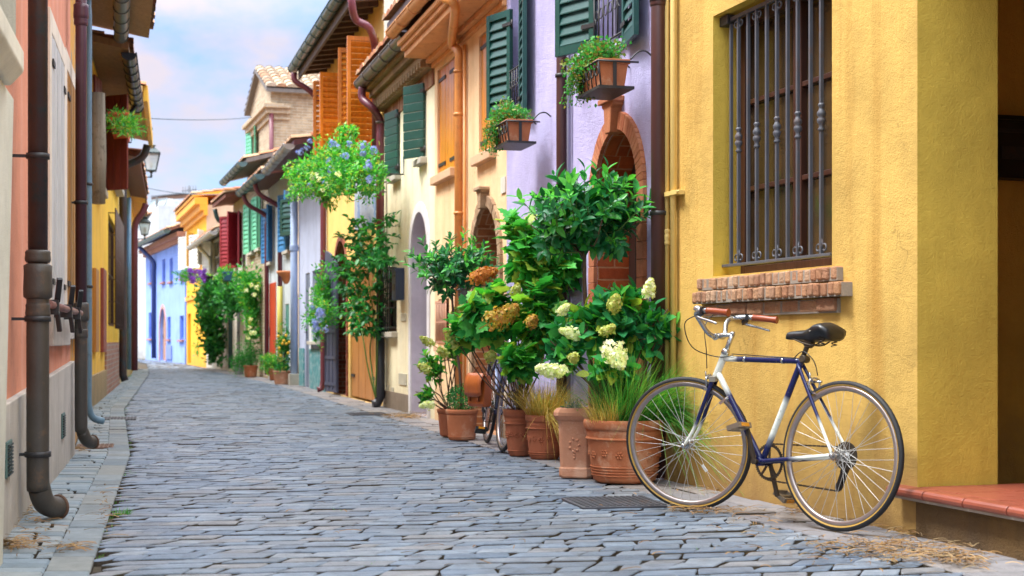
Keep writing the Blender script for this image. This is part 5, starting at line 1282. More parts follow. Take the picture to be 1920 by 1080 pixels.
        w = m0.build('wheel', RIM, root); mb.build('tyre', [RUB, side], w)
        m3 = MB(); m3.M = M
        for i in range(36):
            s = 1 if i % 2 else -1; a = 2*math.pi*i/36; off = (.55 if (i//2) % 2 else -.55); p = c + V((.298*math.cos(a), 0, .298*math.sin(a))); q = c + V((.02*math.cos(a + off*2.4), .028*s, .02*math.sin(a + off*2.4)))
            m3.tube([p, q], .00125, 5, cap=False)
        m3.build('spokes', STEEL, w)
        m4 = MB(); m4.M = M; m4.lathe([(.022,-.033),(.022,-.028),(.012,-.024),(.011,.024),(.022,.028),(.022,.033)], c, 14, axis=(0,1,0)); m4.tube([c + V((0,-.072,0)), c + V((0,.072,0))], .006, 8)
        m4.lathe([(.012,.0),(.012,.012),(.006,.018)], c + V((0,.056,0)), 8, axis=(0,1,0)); m4.build('hub', CHR, w)
        return w
    wheel(rh, None); fw = wheel(fh, SM)
    mb = MB(); mb.M = SM; a_ = R(235); p0 = fh + V((.13*math.cos(a_), .004, .13*math.sin(a_))); p1 = fh + V((.17*math.cos(a_), .004, .17*math.sin(a_)))
    mb.bar(p0, p1, .014, .006, up=(0,1,0)); mb.build('spoke_reflector', paint('white_reflector', 'e4e4e0', .3), fw)
    # stem, handlebar, grips, levers, bell
    mb = MB(); mb.M = SM; st = ht + ax*.115; cl = V((.80, 0, .893))
    mb.lathe([(.021,.0),(.021,.012),(.018,.022),(.0125,.026)], ht + ax*.008, 14, axis=ax)
    mb.tube([ht, ht + ax*.06, st], .0125, 10); mb.tube([st + V((-.004,0,-.004)), st.lerp(cl, .5) + V((0,0,.003)), cl], [.0125,.011,.012], 10); mb.lathe([(.0165,-.022),(.0165,.022)], cl, 12, axis=(0,1,0)); mb.tube([st + V((0,0,-.006)), st + V((0,0,.012))], .013, 8)
    stm = mb.build('stem', CHR, root)
    SMW = SM; SM = Matrix.Translation(hb) @ Matrix.Rotation(steer*.55, 4, ax) @ Matrix.Translation(-hb) @ Matrix.Translation(cl) @ Matrix.Rotation(R(5), 4, 'X') @ Matrix.Translation(-cl)
    mb = MB(); mb.M = SM; half = [V((.0,0,0)), V((.0,.055,0)), V((.012,.09,.022)), V((.03,.125,.07)), V((.028,.165,.1)), V((-.012,.2,.112)), V((-.06,.216,.112)), V((-.19,.236,.10))]
    pts = [cl + V((p.x, -p.y, p.z)) for p in half[::-1]] + [cl + p for p in half[1:]]
    mb.tube(spline(pts, 5), .0122, 10); hbar = mb.build('handlebar', CHR, root)
    for s in (1, -1):
        m_ = lambda p: cl + V((p[0], p[1]*s, p[2]))
        mb = MB(); mb.M = SM; P = [m_((-.07,.2175,.1115)), m_((-.075,.2185,.111)), m_((-.12,.225,.107)), m_((-.17,.233,.102)), m_((-.195,.237,.0995)), m_((-.2,.2375,.099))]
        mb.tube(P, [.0175,.0155,.0165,.0155,.0185,.0185], 12); mb.build('grip', grip, hbar)
        mb = MB(); mb.M = SM; mb.bar(m_((-.05,.213,.112)), m_((-.035,.208,.112)), .036, .032); mb.bar(m_((-.04,.21,.1)), m_((-.012,.222,.082)), .018, .02)
        mb.build('lever_clamp', BLK, hbar)
        mb = MB(); mb.M = SM; mb.tube(spline([m_((-.01,.22,.085)), m_((-.04,.235,.074)), m_((-.09,.247,.062)), m_((-.15,.258,.046))], 4), [.007]*6 + [.006]*6 + [.005], 8); mb.build('brake_lever', CHR, hbar)
    mb = MB(); mb.M = SM; c = cl + V((.022,.155,.118)); mb.lathe([(.024,0),(.026,.006),(.024,.016),(.015,.023),(.001,.025)], c, 16); mb.tube([c, c + V((-.004,.004,-.022))], .007, 6); mb.build('bell', CHR, hbar)
    # cables
    mb = MB(); brk = SMW @ (cr + V((.03, .0, .02)))
    mb.tube(spline([SM @ (cl + V((-.02,-.21,.095))), SM @ (cl + V((.05,-.1,.13))), SM @ (cl + V((.075,.0,.06))), SM @ (cl + V((.05,.02,-.08))), brk + V((.012,.006,.03))], 6), .0026, 5)
    mb.tube(spline([SM @ (cl + V((-.005,.215,.09))), SM @ (cl + V((.09,.17,.05))), SM @ (cl + V((.085,.1,-.06))), ht + V((.03,.03,-.01)), ht.lerp(sj, .15) + V((0,.016,0))], 6), .0028, 5)
    mb.tube([ht.lerp(sj, .12) + V((0,.012,.008)), ht.lerp(sj, .95) + V((0,.012,.012))], .0026, 5)
    mb.tube(spline([ht.lerp(sj, .93) + V((0,.012,.013)), sj + V((-.02,.015,.045)), sj + V((-.085,.012,-.0)), rh.lerp(sj, .80) + V((-.05,.0,.02))], 6), .0026, 5)
    mb.build('brake_cable', BLK, root)
    SM = SMW
    # caliper brakes
    for c, M, nm in ((cr + V((.03,0,-.005)), SM, 0), (rh.lerp(sj, .77) + V((-.028,0,-.002)), None, 1)):
        mb = MB(); mb.M = M
        for s in (1, -1): mb.tube(spline([c + V((0,.004*s,.022)), c + V((.002,.034*s,.012)), c + V((.004,.036*s,-.02)), c + V((.002,.02*s,-.042))], 4), .0055, 7); mb.box(c.x-.02, c.x+.02, s*.013, s*.022, c.z-.052, c.z-.042)
        mb.tube([c + V((-.04,0,.006)), c + V((.012,0,.006))], .006, 7); mb.tube([c + V((.004,.03,.01)), c + V((.004,.036,.045))], .004, 6)
        mb.build('brake_caliper', CHR, root)
    # saddle
    mb = MB(); sc_ = V((.195, 0, .905)); L0 = [(-.135,.05,.004,.03),(-.125,.08,.026,.07),(-.09,.086,.04,.085),(-.045,.078,.036,.085),(.0,.052,.02,.07),(.05,.03,.006,.045),(.11,.021,.002,.036),(.15,.018,-.002,.03),(.165,.010,-.008,.02)]
    k = 14; vs = []
    for (x, w, zt, dn) in L0:
        for j in range(k):
            a = 2*math.pi*j/k; y = w*math.sin(a); z = math.cos(a); z = zt + (z*.012 if z > 0 else z*dn*.9 - .0); vs.append(sc_ + V((x, y, z - .012*abs(math.sin(a))**2)))
    fs = [(i*k+j, i*k+(j+1) % k, (i+1)*k+(j+1) % k, (i+1)*k+j) for i in range(len(L0)-1) for j in range(k)] + [tuple(range(k))[::-1], tuple(range((len(L0)-1)*k, len(L0)*k))]
    mb.add(vs, fs, 0, True); sd = mb.build('saddle', BLK, root)
    mb = MB(); 
    for s in (1, -1): mb.tube(spline([sc_ + V((.13,.012*s,-.02)), sc_ + V((.03,.022*s,-.05)), sc_ + V((-.04,.024*s,-.052)), sc_ + V((-.1,.035*s,-.012))], 5), .0038, 6)
    for s in (1, -1):
        P = [sc_ + V((-.085 + .013*math.cos(a*.9), .045*s + .013*math.sin(a*.9), -.058 + a*.0021)) for a in range(28)]; mb.tube(P, .0028, 5)
    mb.build('saddle_rails', GRS, sd)
    mb = MB(); mb.tube([sc_ + V((-.115 + .01*q, .0, .0)) for q in range(2)], .002, 4)
    P = [sc_ + V((-.03 - .035*abs(math.sin(t)), .078*math.cos(t)*.93, .026 + .014*math.sin(t) - .02*abs(math.cos(t)))) for t in [math.pi*q/12 for q in range(13)]]; mb.tube(P, .0022, 5); mb.build('saddle_piping', paint('pale_piping', 'c9c5ba', .5), sd)
    mb = MB(); mb.tube([sj, V((.232,0,.848)), V((.225,0,.866))], .0125, 10); mb.lathe([(.02,-.02),(.024,-.012),(.024,.012),(.02,.02)], V((.222,0,.86)), 10, axis=(0,1,0)); mb.lathe([(.017,-.022),(.019,-.01),(.019,.01),(.017,.022)], sj + V((-.018,0,.01)), 10, axis=(0,1,0)); mb.build('seat_post', GRS, root)
    # drivetrain
    mb = MB(); y = -.05; RR = .088; n = 44; vs = []
    for i in range(n*2):
        a = math.pi*i/n; r = RR + (.003 if i % 2 else -.003); vs += [bb + V((r*math.cos(a), y-.002, r*math.sin(a))), bb + V((.074*math.cos(a), y-.002, .074*math.sin(a))), bb + V((r*math.cos(a), y+.002, r*math.sin(a))), bb + V((.074*math.cos(a), y+.002, .074*math.sin(a)))]
    N2 = n*2; mb.add(vs, [f for i in range(N2) for j in [(i+1) % N2] for f in ((4*i,4*i+1,4*j+1,4*j),(4*i+2,4*j+2,4*j+3,4*i+3),(4*i,4*j,4*j+2,4*i+2),(4*i+1,4*i+3,4*j+3,4*j+1))])
    for i in range(5): a = 2*math.pi*i/5 + .3; mb.bar(bb + V((.015*math.cos(a), y, .015*math.sin(a))), bb + V((.078*math.cos(a), y, .078*math.sin(a))), .012, .004, up=(0,1,0))
    chr_ = mb.build('chainring', GRS, root)
    ca = R(72)
    for s in (1, -1):
        d = V((math.cos(ca), 0, math.sin(ca)))*s; y0 = .055*s; mb = MB(); mb.lathe([(.014,-.01),(.014,.01)], bb + V((0,y0,0)), 10, axis=(0,1,0)); e = bb + V((0,y0+.008*s,0)) + d*.17; mb.bar(bb + V((0,y0,0)), e, .012, .02, up=d.cross(V((0,1,0)))); ck = mb.build('crank', GRS, root)
        mb = MB(); mb.M = Matrix.Translation(e + V((0,.055*s,0))) @ Matrix.Rotation(R(18 if s > 0 else -30), 4, 'Y')
        for xx in (-.036, .036): mb.box(xx-.004, xx+.004, -.045, .045, -.013, .013)
        for yy in (-.042, .042): mb.box(-.034, .034, yy-.004, yy+.004, -.012, .012)
        mb.tube([V((0,-.055*s,0)), V((0,.045*s,0))], .009, 8); pd = mb.build('pedal', paint('pedal_alloy', '8a7f70', .4, 1, .3, metal=.5) if not guards and scale == 1 else BLK, root)
        mb = MB(); mb.M = Matrix.Translation(e + V((0,.055*s,0))) @ Matrix.Rotation(R(18 if s > 0 else -30), 4, 'Y')
        for xx in (-.042, .042):
            m7 = MB(); m7.M = mb.M; m7.box(xx-.002, xx+.002, -.025, .025, -.009, .009); m7.build('pedal_reflector', paint('amber_reflector', 'c9851c', .2), pd)
    mb = MB(); y = -.05
    for r, yy in ((.030,-.052),(.036,-.047),(.042,-.042),(.048,-.037)): mb.lathe([(r,-.0016),(r,.0016)], rh + V((0,yy,0)), 22, axis=(0,1,0))
    mb.lathe([(.066,-.001),(.066,.001)], rh + V((0,-.033,0)), 24, axis=(0,1,0)); mb.build('cassette', GRS, root)
    mb = MB(); j1, j2 = rh + V((.02,-.05,-.075)), rh + V((.045,-.05,-.145))
    for j in (j1, j2): mb.lathe([(.02,-.004),(.02,.004)], j, 14, axis=(0,1,0))
    mb.bar(rh + V((0,-.066,-.02)), j1 + V((0,-.012,0)), .014, .022, up=(1,0,0)); mb.bar(j1 + V((0,-.01,0)), j2 + V((0,-.01,0)), .01, .026, up=(1,0,0)); mb.bar(j1 + V((0,.008,0)), j2 + V((0,.008,0)), .004, .022, up=(1,0,0)); mb.build('derailleur', BLK, root)
    mb = MB(); t0, t1 = bb + V((0,-.05,.088)), rh + V((0,-.045,.04)); b0_, b1_ = bb + V((0,-.05,-.088)), j2 + V((.0,0,-.02))
    for a, b in ((t0, t1), (b0_, b1_)):
        n = int((b-a).length/.0127); d = (b-a)/n
        mb = MB()
        for i in range(n): mb.bar(a + d*i, a + d*(i+1.02), .007, .0085 if i % 2 else .006, up=(0,0,1))
        mb.build('chain_run', GRS, root)
    mb = MB(); p = hb.lerp(bb, .28) + V((.0,.02,0)); mb.lathe([(.018,-.01),(.018,.01)], p - V((0,.02,0)), 10, axis=(bb-hb)); mb.bar(p, p + V((.035,.008,-.03)), .006, .012); mb.build('gear_shifter', CHR, root)
    if guards:
        for c, M, a0, a1 in ((rh, None, 20, 200), (fh, SM, 0, 190)):
            mb = MB(); mb.M = M; P = [c + V((.362*math.cos(R(a)), 0, .362*math.sin(R(a)))) for a in range(a0, a1, 8)]
            vs = []
            for p in P: vs += [p + V((0,-.024,0)), p + (p-c).normalized()*.008, p + V((0,.024,0))]
            mb.add(vs, [f for i in range(len(P)-1) for f in ((3*i,3*i+1,3*i+4,3*i+3),(3*i+1,3*i+2,3*i+5,3*i+4))], 0, True); mb.build('mudguard', paint('steel_mudguard', '6f7890', .3, 1, .2, metal=.5), root)
        mb = MB()
        for s in (.04, -.04): mb.tube([V((.16,s,.72)), V((-.2,s,.72))], .006, 6); mb.tube([V((-.12,s,.72)), rh + V((0,s*1.6,0))], .005, 6)
        for q in range(5): mb.tube([V((.1-.07*q,-.05,.72)), V((.1-.07*q,.05,.72))], .004, 5)
        mb.build('rear_rack', METAL_DARK, root)
    return root
rc, fcn = gp(1570, 999), gp(1284, 961)
bicycle('bicycle', 'blue and white road bicycle leaning on the yellow wall under the barred window', rc, (fcn - rc).normalized(), R(4.5), R(25), '131c4a', 'd9ddd2')
b2o = Vector((-.215, 12.2)); b2d = Vector((.15, -.99)).normalized()
bicycle('bicycle', 'dark purple grey city bicycle half hidden among the terracotta pots', b2o, b2d, R(-6), R(4), '3c3d58', '4a4c68', side=RUB, grip=BLK, guards=True)
b3o, b3d = Vector(((424-960)/F*45.3, 45.3)), Vector((-.12, -1)).normalized()
bicycle('bicycle', 'small turquoise bicycle parked by the ivy at the far end', b3o, b3d, R(-5), R(8), '1fa59c', '5fd0c4', side=RUB, grip=BLK, scale=.92)
# leather satchel hung from the second bicycle
bc = at(899, 728, 11.75); sat = thing('leather_bag', 'tan leather satchel hanging from the dark bicycle beside the pots', 'bag', (bc.x, bc.y, bc.z - .15), R(-52))
LTH = paint('tan_leather', 'b5602c', .4, 1, .3, bump=.4)
mb = MB(); mb.prism([(-.055,.03),(-.04,.0),(.04,0),(.06,.03),(.05,.28),(-.02,.29)], -.13, .13, plane='yz'); 
mb2 = MB(); 
vs = []
for i in range(9):
    t = i/8; a = t*1.0; y = -.02 - .055*math.sin(min(1, t*1.6)*math.pi/2) - .012*math.sin(t*3.1); z = .30 - .19*max(0, t-.12)/.88
    for x in (-.137, -.07, 0, .07, .137): vs.append((x, y - .006*(1-abs(x)/.137), z - (.02 if abs(x) < .1 and i == 8 else 0)))
fl_ = [(5*i+j, 5*i+j+1, 5*i+j+6, 5*i+j+5) for i in range(8) for j in range(4)]; mb2.add(vs, fl_, 0, True)
sat.scale = (.82, .82, .9); mb.build('pouch', LTH, sat, .012); fo_ = mb2.build('flap', LTH, sat); so = fo_.modifiers.new('thick', 'SOLIDIFY'); so.thickness = .006
mb = MB()
for x in (-.07, .07): mb.box(x-.012, x+.012, -.082, -.06, .05, .2)
mb.tube(spline([(-.13,0,.28),(-.05,.03,.36),(.05,.03,.36),(.13,0,.28)], 5), .006, 6); mb.build('strap', paint('dark_leather', '7a3d1e', .45), sat)
# ---------------------------------------------------------------- POTS AND PLANTS
def terra(name, hx, st): return paint(name, hx, .85, 1, .25, rust=st, ra=.55, rs=6, thr=.5, bump=.6, spec=.2)
TC1 = terra('terracotta', 'b8724e', 'c9a284'); TC2 = terra('terracotta_dark', 'a8664a', '7d5a46'); TC3 = terra('terracotta_pale', 'c48e70', 'd6b49c')
POTS = 'terracotta pots along the lilac house'
def round_pot(label, c, h, rt, rb, mat, bands=2, relief=True, belly=1.0, n=36, group=None, soil=True):
    o = thing('terracotta_pot', label, 'plant pot', (c.x, c.y, .006), 0, group); mb = MB(); pr = [(rb*.9, 0), (rb, .012)]; hh = h*.84
    for i in range(1, 13):
        t = i/12; r = lerp(rb, rt*.93, t**belly) 
        pr.append((r, hh*t))
    pr += [(rt*.86, hh), (rt*.84, h*.8)]
    mb.lathe(pr, n=n); body = mb.build('body', mat, o)
    mb = MB(); e = h*.16; mb.lathe([(rt*.90, hh-.002), (rt*.965, hh+e*.05), (rt*.99, hh+e*.3), (rt*1.0, hh+e*.7), (rt*.985, h*.995), (rt*.95, h), (rt*.86, h*.995), (rt*.85, h*.86)], n=n, cap=False); mb.build('rim', mat, o)
    mb = MB()
    for b in range(bands):
        z = h*.12 + b*h*.045; t = (z/hh)**belly; r = lerp(rb, rt*.93, t); mb.lathe([(r-.004, z-h*.014), (r+.006, z-h*.008), (r+.007, z+h*.004), (r-.004, z+h*.012)], n=n, cap=False)
    if relief:
        z = h*.70; r = lerp(rb, rt*.93, (z/hh)**belly); mb.lathe([(r-.004, z-h*.02), (r+.01, z-h*.012), (r+.012, z), (r+.006, z+h*.02), (r-.004, z+h*.03)], n=n, cap=False)
        zz = h*.45; r = lerp(rb, rt*.93, (zz/hh)**belly)
        for i in range(14):
            a = 2*math.pi*i/14
            for q in range(6):
                b = q*math.pi/3; s = h*.045; t = zz + s*math.sin(b) + (h*.03 if i % 2 else 0); mb.ball((r*math.cos(a + s*math.cos(b)/r), r*math.sin(a + s*math.cos(b)/r), t), h*.022, m=0, n=6, k=4)
            mb.ball((r*math.cos(a), r*math.sin(a), zz + (h*.03 if i % 2 else 0)), h*.02, n=6, k=4)
    if bands or relief: mb.build('relief', mat, body)
    if soil: mb = MB(); mb.lathe([(rt*.85, h*.87), (rt*.5, h*.9), (.001, h*.92)], n=20, cap=False); mb.build('soil', SOIL, o)
    return o
P = lambda px, Y: Vector(((px-960)/F*Y, Y))
p1 = P(866, 12.58); p1b = P(846, 13.05); p2 = P(975, 10.87); p3 = P(1021, 10.57); p4 = P(1083, 9.17); p5 = P(1171, 8.89)
round_pot('smooth terracotta pot holding the boxwood ball left of the dark bicycle', p1, .268, .143, .118, TC1, 1, False, group=POTS)
round_pot('small dark terracotta pot tucked behind the boxwood pot', p1b, .25, .13, .1, TC2, 0, False, group=POTS)
round_pot('tall tapering terracotta pot with swags right of the dark bicycle', p2, .35, .128, .085, TC2, 1, True, .8, group=POTS)
round_pot('rounded terracotta pot with golden grass spilling over its rim', p3, .325, .143, .105, TC2, 2, True, .6, group=POTS)
round_pot('large banded round terracotta pot nearest the leaning bicycle', p5, .385, .255, .19, TC1, 4, True, .85, 48, group=POTS)
# square chamfered pot
o = thing('terracotta_pot', 'tall square terracotta pot with chamfered corners beside the big round one', 'plant pot', (p4.x, p4.y, .006), R(-14), POTS)
def sq(mb, prof, m=0, cap=True):
    vs = []; k = 8
    for r, z, ch in prof:
        c = r*ch
        vs += [(r,-r+c,z),(r,r-c,z),(r-c,r,z),(-r+c,r,z),(-r,r-c,z),(-r,-r+c,z),(-r+c,-r,z),(r-c,-r,z)]
    n = len(prof); fs = [(i*k+j, i*k+(j+1) % k, (i+1)*k+(j+1) % k, (i+1)*k+j) for i in range(n-1) for j in range(k)]
    if cap: fs.append(tuple(range(k))[::-1])
    mb.add(vs, fs, m, False)
mb = MB(); sq(mb, [(.095,0,.24),(.105,.015,.24),(.104,.06,.24),(.098,.07,.24),(.108,.34,.24),(.113,.36,.24),(.1,.362,.24)]); bd_ = mb.build('body', TC3, o, .004)
mb = MB(); sq(mb, [(.112,.358,.24),(.126,.372,.24),(.137,.395,.28),(.137,.415,.3),(.122,.438,.3),(.108,.445,.3),(.1,.43,.3),(.1,.37,.3)], cap=False); mb.build('rim', TC3, o, .006)
mb = MB()
for a in range(4):
    mb.M = Matrix.Rotation(a*math.pi/2, 4, 'Z')
    for q in range(7): an = q*.9; mb.ball((.102, .03*math.cos(an), .21 + .04*math.sin(an)), .011, n=6, k=4)
    for q in range(4): mb.ball((.103, 0, .13 + q*.018), .009, n=6, k=4)
mb.build('relief', TC3, bd_); mb = MB(); mb.box(-.1,.1,-.1,.1,.38,.4); mb.build('soil', SOIL, o)
# --- laurel standards
def standard(label, base, c, rad, ntw, rnd, L=.075, W=.034, z0=.25, tr=.014, tie=None):
    o = thing('laurel_tree', label, 'tree', (base.x, base.y, z0)); b = Vector((base.x, base.y, z0)); c = Vector(c) - b
    mb = MB(); f = c - Vector((0,0,rad[2]*.75)); pts = spline([(0,0,0), f*.35 + Vector((.008,.004,0)), f*.7 + Vector((-.008,0,0)), f, c + Vector((.02,0,-.05))], 5); mb.tube(pts, [lerp(tr, tr*.6, i/(len(pts)-1)) for i in range(len(pts))], 9)
    for i in range(16):
        d = rv(rnd); d.z = abs(d.z)*.8 + .1; e = c + Vector((d.x*rad[0], d.y*rad[1], d.z*rad[2]*1 - .1))*.75; mb.tube(spline([f + (c-f)*rnd.uniform(-.1,.5), f.lerp(e, .5) + rv(rnd)*.04, e], 4), .0045, 5, cap=False)
    trk = mb.build('trunk', BARK, o)
    if tie: mb = MB(); mb.lathe([(tr*1.15,-.015),(tr*1.5,-.015),(tr*1.5,.015),(tr*1.15,.015)], pts[len(pts)*2//5], 10); mb.build('tie', paint('dark_tie', '1c3a3c', .5), trk)
    lv = MB(); stm = MB(); twig_crown(lv, stm, c, rad, ntw, L, W, rnd, twig=.16, per=8, young=.3, hole=.1)
    for q in range(16):
        d = rv(rnd); d.z = abs(d.z)*.9; tip = c + Vector((d.x*rad[0], d.y*rad[1], d.z*rad[2]))*rnd.uniform(1.0, 1.28); td = (d + Vector((0,0,.5))).normalized(); s = tip - td*.28; stm.tube([s, tip], [.004,.002], 4, cap=False); X_, Y_, _ = frame_from(td)
        for j in range(8): t = .3 + .7*j/7; a = j*2.4; sd = X_*math.cos(a) + Y_*math.sin(a); leaf(lv, s + td*.28*t, (sd*(1.1-.5*t) + td*(.4+.5*t)).normalized(), (td + Vector((0,0,.5))).normalized(), L*rnd.uniform(.7,1), W*rnd.uniform(.7,1), 1 if rnd.random() < .45 else 0, .2, .1)
    cw = lv.build('crown', [LEAF_LAUREL, LEAF_YOUNG], o); stm.build('twigs', STEM, cw); return o
r_ = random.Random(21)
t2 = at(1096, 408, 9.25)
standard('tall laurel standard with glossy crown before the lilac arched doorway', Vector((at(1110, 0, 9.2).x, 9.2)), (t2.x, 9.25, t2.z), (.47, .38, .35), 150, r_, .112, .048, .42, .0165, True)
t1 = at(848, 502, 12.62)
standard('smaller laurel standard with round crown in front of the peach doorway', p1, (t1.x, 12.62, t1.z), (.42, .36, .29), 130, r_, .09, .04, .25, .014, True)
def plant(name, label, cat, loc, parts, group=None):
    o = thing(name, label, cat, loc, 0, group)
    for nm, mb, mt in parts: mb.build(nm, mt, o)
    return o
# boxwood ball
mb = MB(); bush(mb, (0,0,.10), (.155,.15,.13), 1500, .02, .013, r_, shell=.55, wobble=.05)
plant('boxwood', 'clipped boxwood ball in the pot left of the dark bicycle', 'shrub', (p1.x, p1.y, .26), [('foliage', mb, [LEAF_BOX, LEAF_MID])])
FL_GOLD = leafm('gold_floret', ['c9b04a', 'b8963a', 'd8b85c', 'a8793c', 'b9b84e', 'c98a4a'], .6, .35); FL_GREEN = leafm('lime_floret', ['c4d070', 'd8dc92', 'a9bf55', 'd4c878'], .6, .35)
FL_WHITE = leafm('white_floret', ['f0f0dc', 'e4ecc4', 'f4f2e6', 'd4e2a8'], .6, .4); FL_RUST = leafm('rust_floret', ['c98434', 'b56f2c', 'd89a4a', 'a86432'], .6, .3)
# oakleaf hydrangea
def hyd(label, base, z0, blobs, flowers, rnd, L, W, mats, lobe, twig=.14, per=6, name='hydrangea', nst=4):
    o = thing(name, label, 'flowering shrub', (base.x, base.y, z0)); b = Vector((base.x, base.y, z0)); lv, stm = MB(), MB()
    for (px, py, Y, rx, ry, rz, n) in blobs:
        c = at(px, py, Y) - b; twig_crown(lv, stm, c, (rx, ry, rz), n, L, W, rnd, twig=twig, per=per, young=.4, lobe=lobe, up=.5, fold=.15)
        for i in range(nst): e = c + Vector((rnd.uniform(-.6,.6)*rx, rnd.uniform(-.6,.6)*ry, rnd.uniform(-.5,.7)*rz)); stm.tube(spline([Vector((rnd.uniform(-.04,.04), rnd.uniform(-.04,.04), 0)), e*.5 + rv(rnd)*.05, e], 4), [.006]*4 + [.005]*4 + [.003], 5, cap=False)
    fo_ = lv.build('foliage', mats, o); stm.build('stems', BARK, fo_)
    for (px, py, Y, wpx, hpx, mat, tilt) in flowers:
        c = at(px, py, Y) - b; w, h = wpx*Y/F, hpx*Y/F; L_ = max(w, h); mb = MB()
        ax_ = Vector(tilt).normalized(); panicle(mb, c - ax_*L_*.5, ax_, L_, min(w, h)*.5, int(90 + 900*L_), rnd, .0155 if L_ > .15 else .0125)
        mb.tube([c - ax_*L_*.75, c + ax_*L_*.2], .004, 5); mb.build('flower_head', mat, o)
    return o
hyd('tall oakleaf hydrangea with golden drying flower heads beside the dark bicycle', p2, .3,
    [(990, 475, 10.75, .24, .2, .32, 52), (925, 585, 10.8, .26, .2, .26, 52), (1015, 600, 10.6, .2, .18, .34, 52), (975, 680, 10.55, .17, .14, .15, 22), (872, 620, 11.1, .17, .14, .14, 20), (1045, 500, 10.75, .2, .15, .26, 34)],
    [(908, 515, 10.6, 52, 36, FL_RUST, (1,-.2,.35)), (942, 592, 10.5, 72, 52, FL_GOLD, (.9,-.4,.5)), (998, 602, 10.3, 34, 30, FL_GOLD, (.3,-.8,.4)), (858, 640, 11.1, 52, 42, FL_GREEN, (-.7,-.4,.5)), (920, 668, 10.7, 32, 28, FL_GREEN, (0,-.8,.3)), (968, 545, 10.6, 30, 26, FL_GREEN, (.2,-.5,.8))],
    r_, .155, .125, [LEAF_HYDR, LEAF_BRIGHT], True, .17, 6)
hyd('white flowered hydrangea with oval leaves in the big round pot', p5, .33,
    [(1105, 610, 8.95, .24, .19, .19, 40), (1185, 610, 8.95, .24, .19, .19, 40), (1140, 690, 8.8, .20, .15, .10, 26), (1240, 605, 8.9, .15, .10, .11, 12), (1060, 660, 8.95, .13, .12, .12, 18), (1150, 560, 8.95, .2, .15, .08, 16)],
    [(1218, 540, 8.8, 31, 36, FL_WHITE, (.1,-.3,1)), (1153, 568, 8.8, 36, 34, FL_GREEN, (.2,-.5,.8)), (1155, 668, 8.55, 54, 62, FL_WHITE, (.3,-.6,-.6)), (1032, 694, 8.7, 58, 34, FL_WHITE, (-1,-.4,.1)), (1075, 671, 8.7, 24, 24, FL_GREEN, (0,-.8,.3)), (1068, 624, 8.85, 42, 28, FL_WHITE, (-.9,-.4,.3)), (1057, 580, 8.9, 26, 20, FL_WHITE, (.6,-.4,.6)), (1140, 618, 8.75, 34, 22, FL_GREEN, (.6,-.6,.4))],
    r_, .122, .074, [LEAF_HYDR2, LEAF_BRIGHT], False, .17, 7)
hyd('loose pale hydrangea sprawling left from the small dark pot', p1b, .23,
    [(815, 690, 12.9, .17, .15, .22, 22), (800, 740, 12.8, .12, .1, .1, 10), (848, 655, 12.9, .14, .12, .18, 14)],
    [(795, 690, 12.7, 26, 22, FL_GREEN, (-.8,-.4,.4)), (800, 640, 12.8, 30, 20, FL_GREEN, (-.8,-.3,.5)), (855, 590, 12.8, 28, 26, FL_GREEN, (0,-.3,1)), (800, 760, 12.6, 28, 20, FL_WHITE, (-.9,-.3,-.1)), (830, 660, 12.7, 26, 20, FL_GREEN, (-.5,-.5,.5))],
    r_, .085, .05, [LEAF_BRIGHT, LEAF_HYDR], False, .14, 6)
# grasses
GRASS_G = leafm('green_grass', ['3f9440', '55ac4c', '2f7a3a', '6fbe58', '9ab85a'], .5, .4); GRASS_Y = leafm('golden_grass', ['c8a64f', 'dcbc66', 'b08c40', 'a0a050', 'e6d08c'], .6, .4)
mb = MB(); blades(mb, (0,0,0), .11, 900, .42, r_, .002, 0, (.05,-.1), .65, .5); blades(mb, (.03,-.09,.0), .05, 330, .40, r_, .002, 0, (.45,-.7), .3, 1.6); blades(mb, (0,0,0), .08, 140, .34, r_, .0018, 1, (0,-.1), .6, .4)
plant('ornamental_grass', 'golden feather grass spilling from the rounded terracotta pot', 'grass plant', (p3.x, p3.y, .29), [('blades', mb, [GRASS_Y, GRASS_G])])
mb = MB(); blades(mb, (.03,.0,0), .18, 1500, .62, r_, .0022, 0, (.22,-.1), .65, .5, k=5); blades(mb, (.2,.0,.0), .06, 700, .72, r_, .0022, 0, (.5,-.3), .3, 2.0, k=7); blades(mb, (-.12,-.1,0), .09, 300, .28, r_, .002, 1, (-.1,-.25), .5, .4)
plant('ornamental_grass', 'green feather grass arching out of the big round pot down to the ground', 'grass plant', (p5.x, p5.y, .345), [('blades', mb, [GRASS_G, GRASS_Y])])
mb = MB(); bush(mb, (-.02,-.05,.03), (.09,.07,.06), 220, .03, .008, r_, shell=.3); blades(mb, (-.02,-.05,0), .05, 60, .17, r_, .0016, 0, (0,0), .4, .3)
plant('small_plant', 'small grey green herb at the foot of the laurel in the square pot', 'plant', (p4.x, p4.y, .405), [('leaves', mb, [leafm('sage_leaf', ['5b7a6a', '6f8a80', '4a6a5c'], .6, .2), LEAF_MID])])
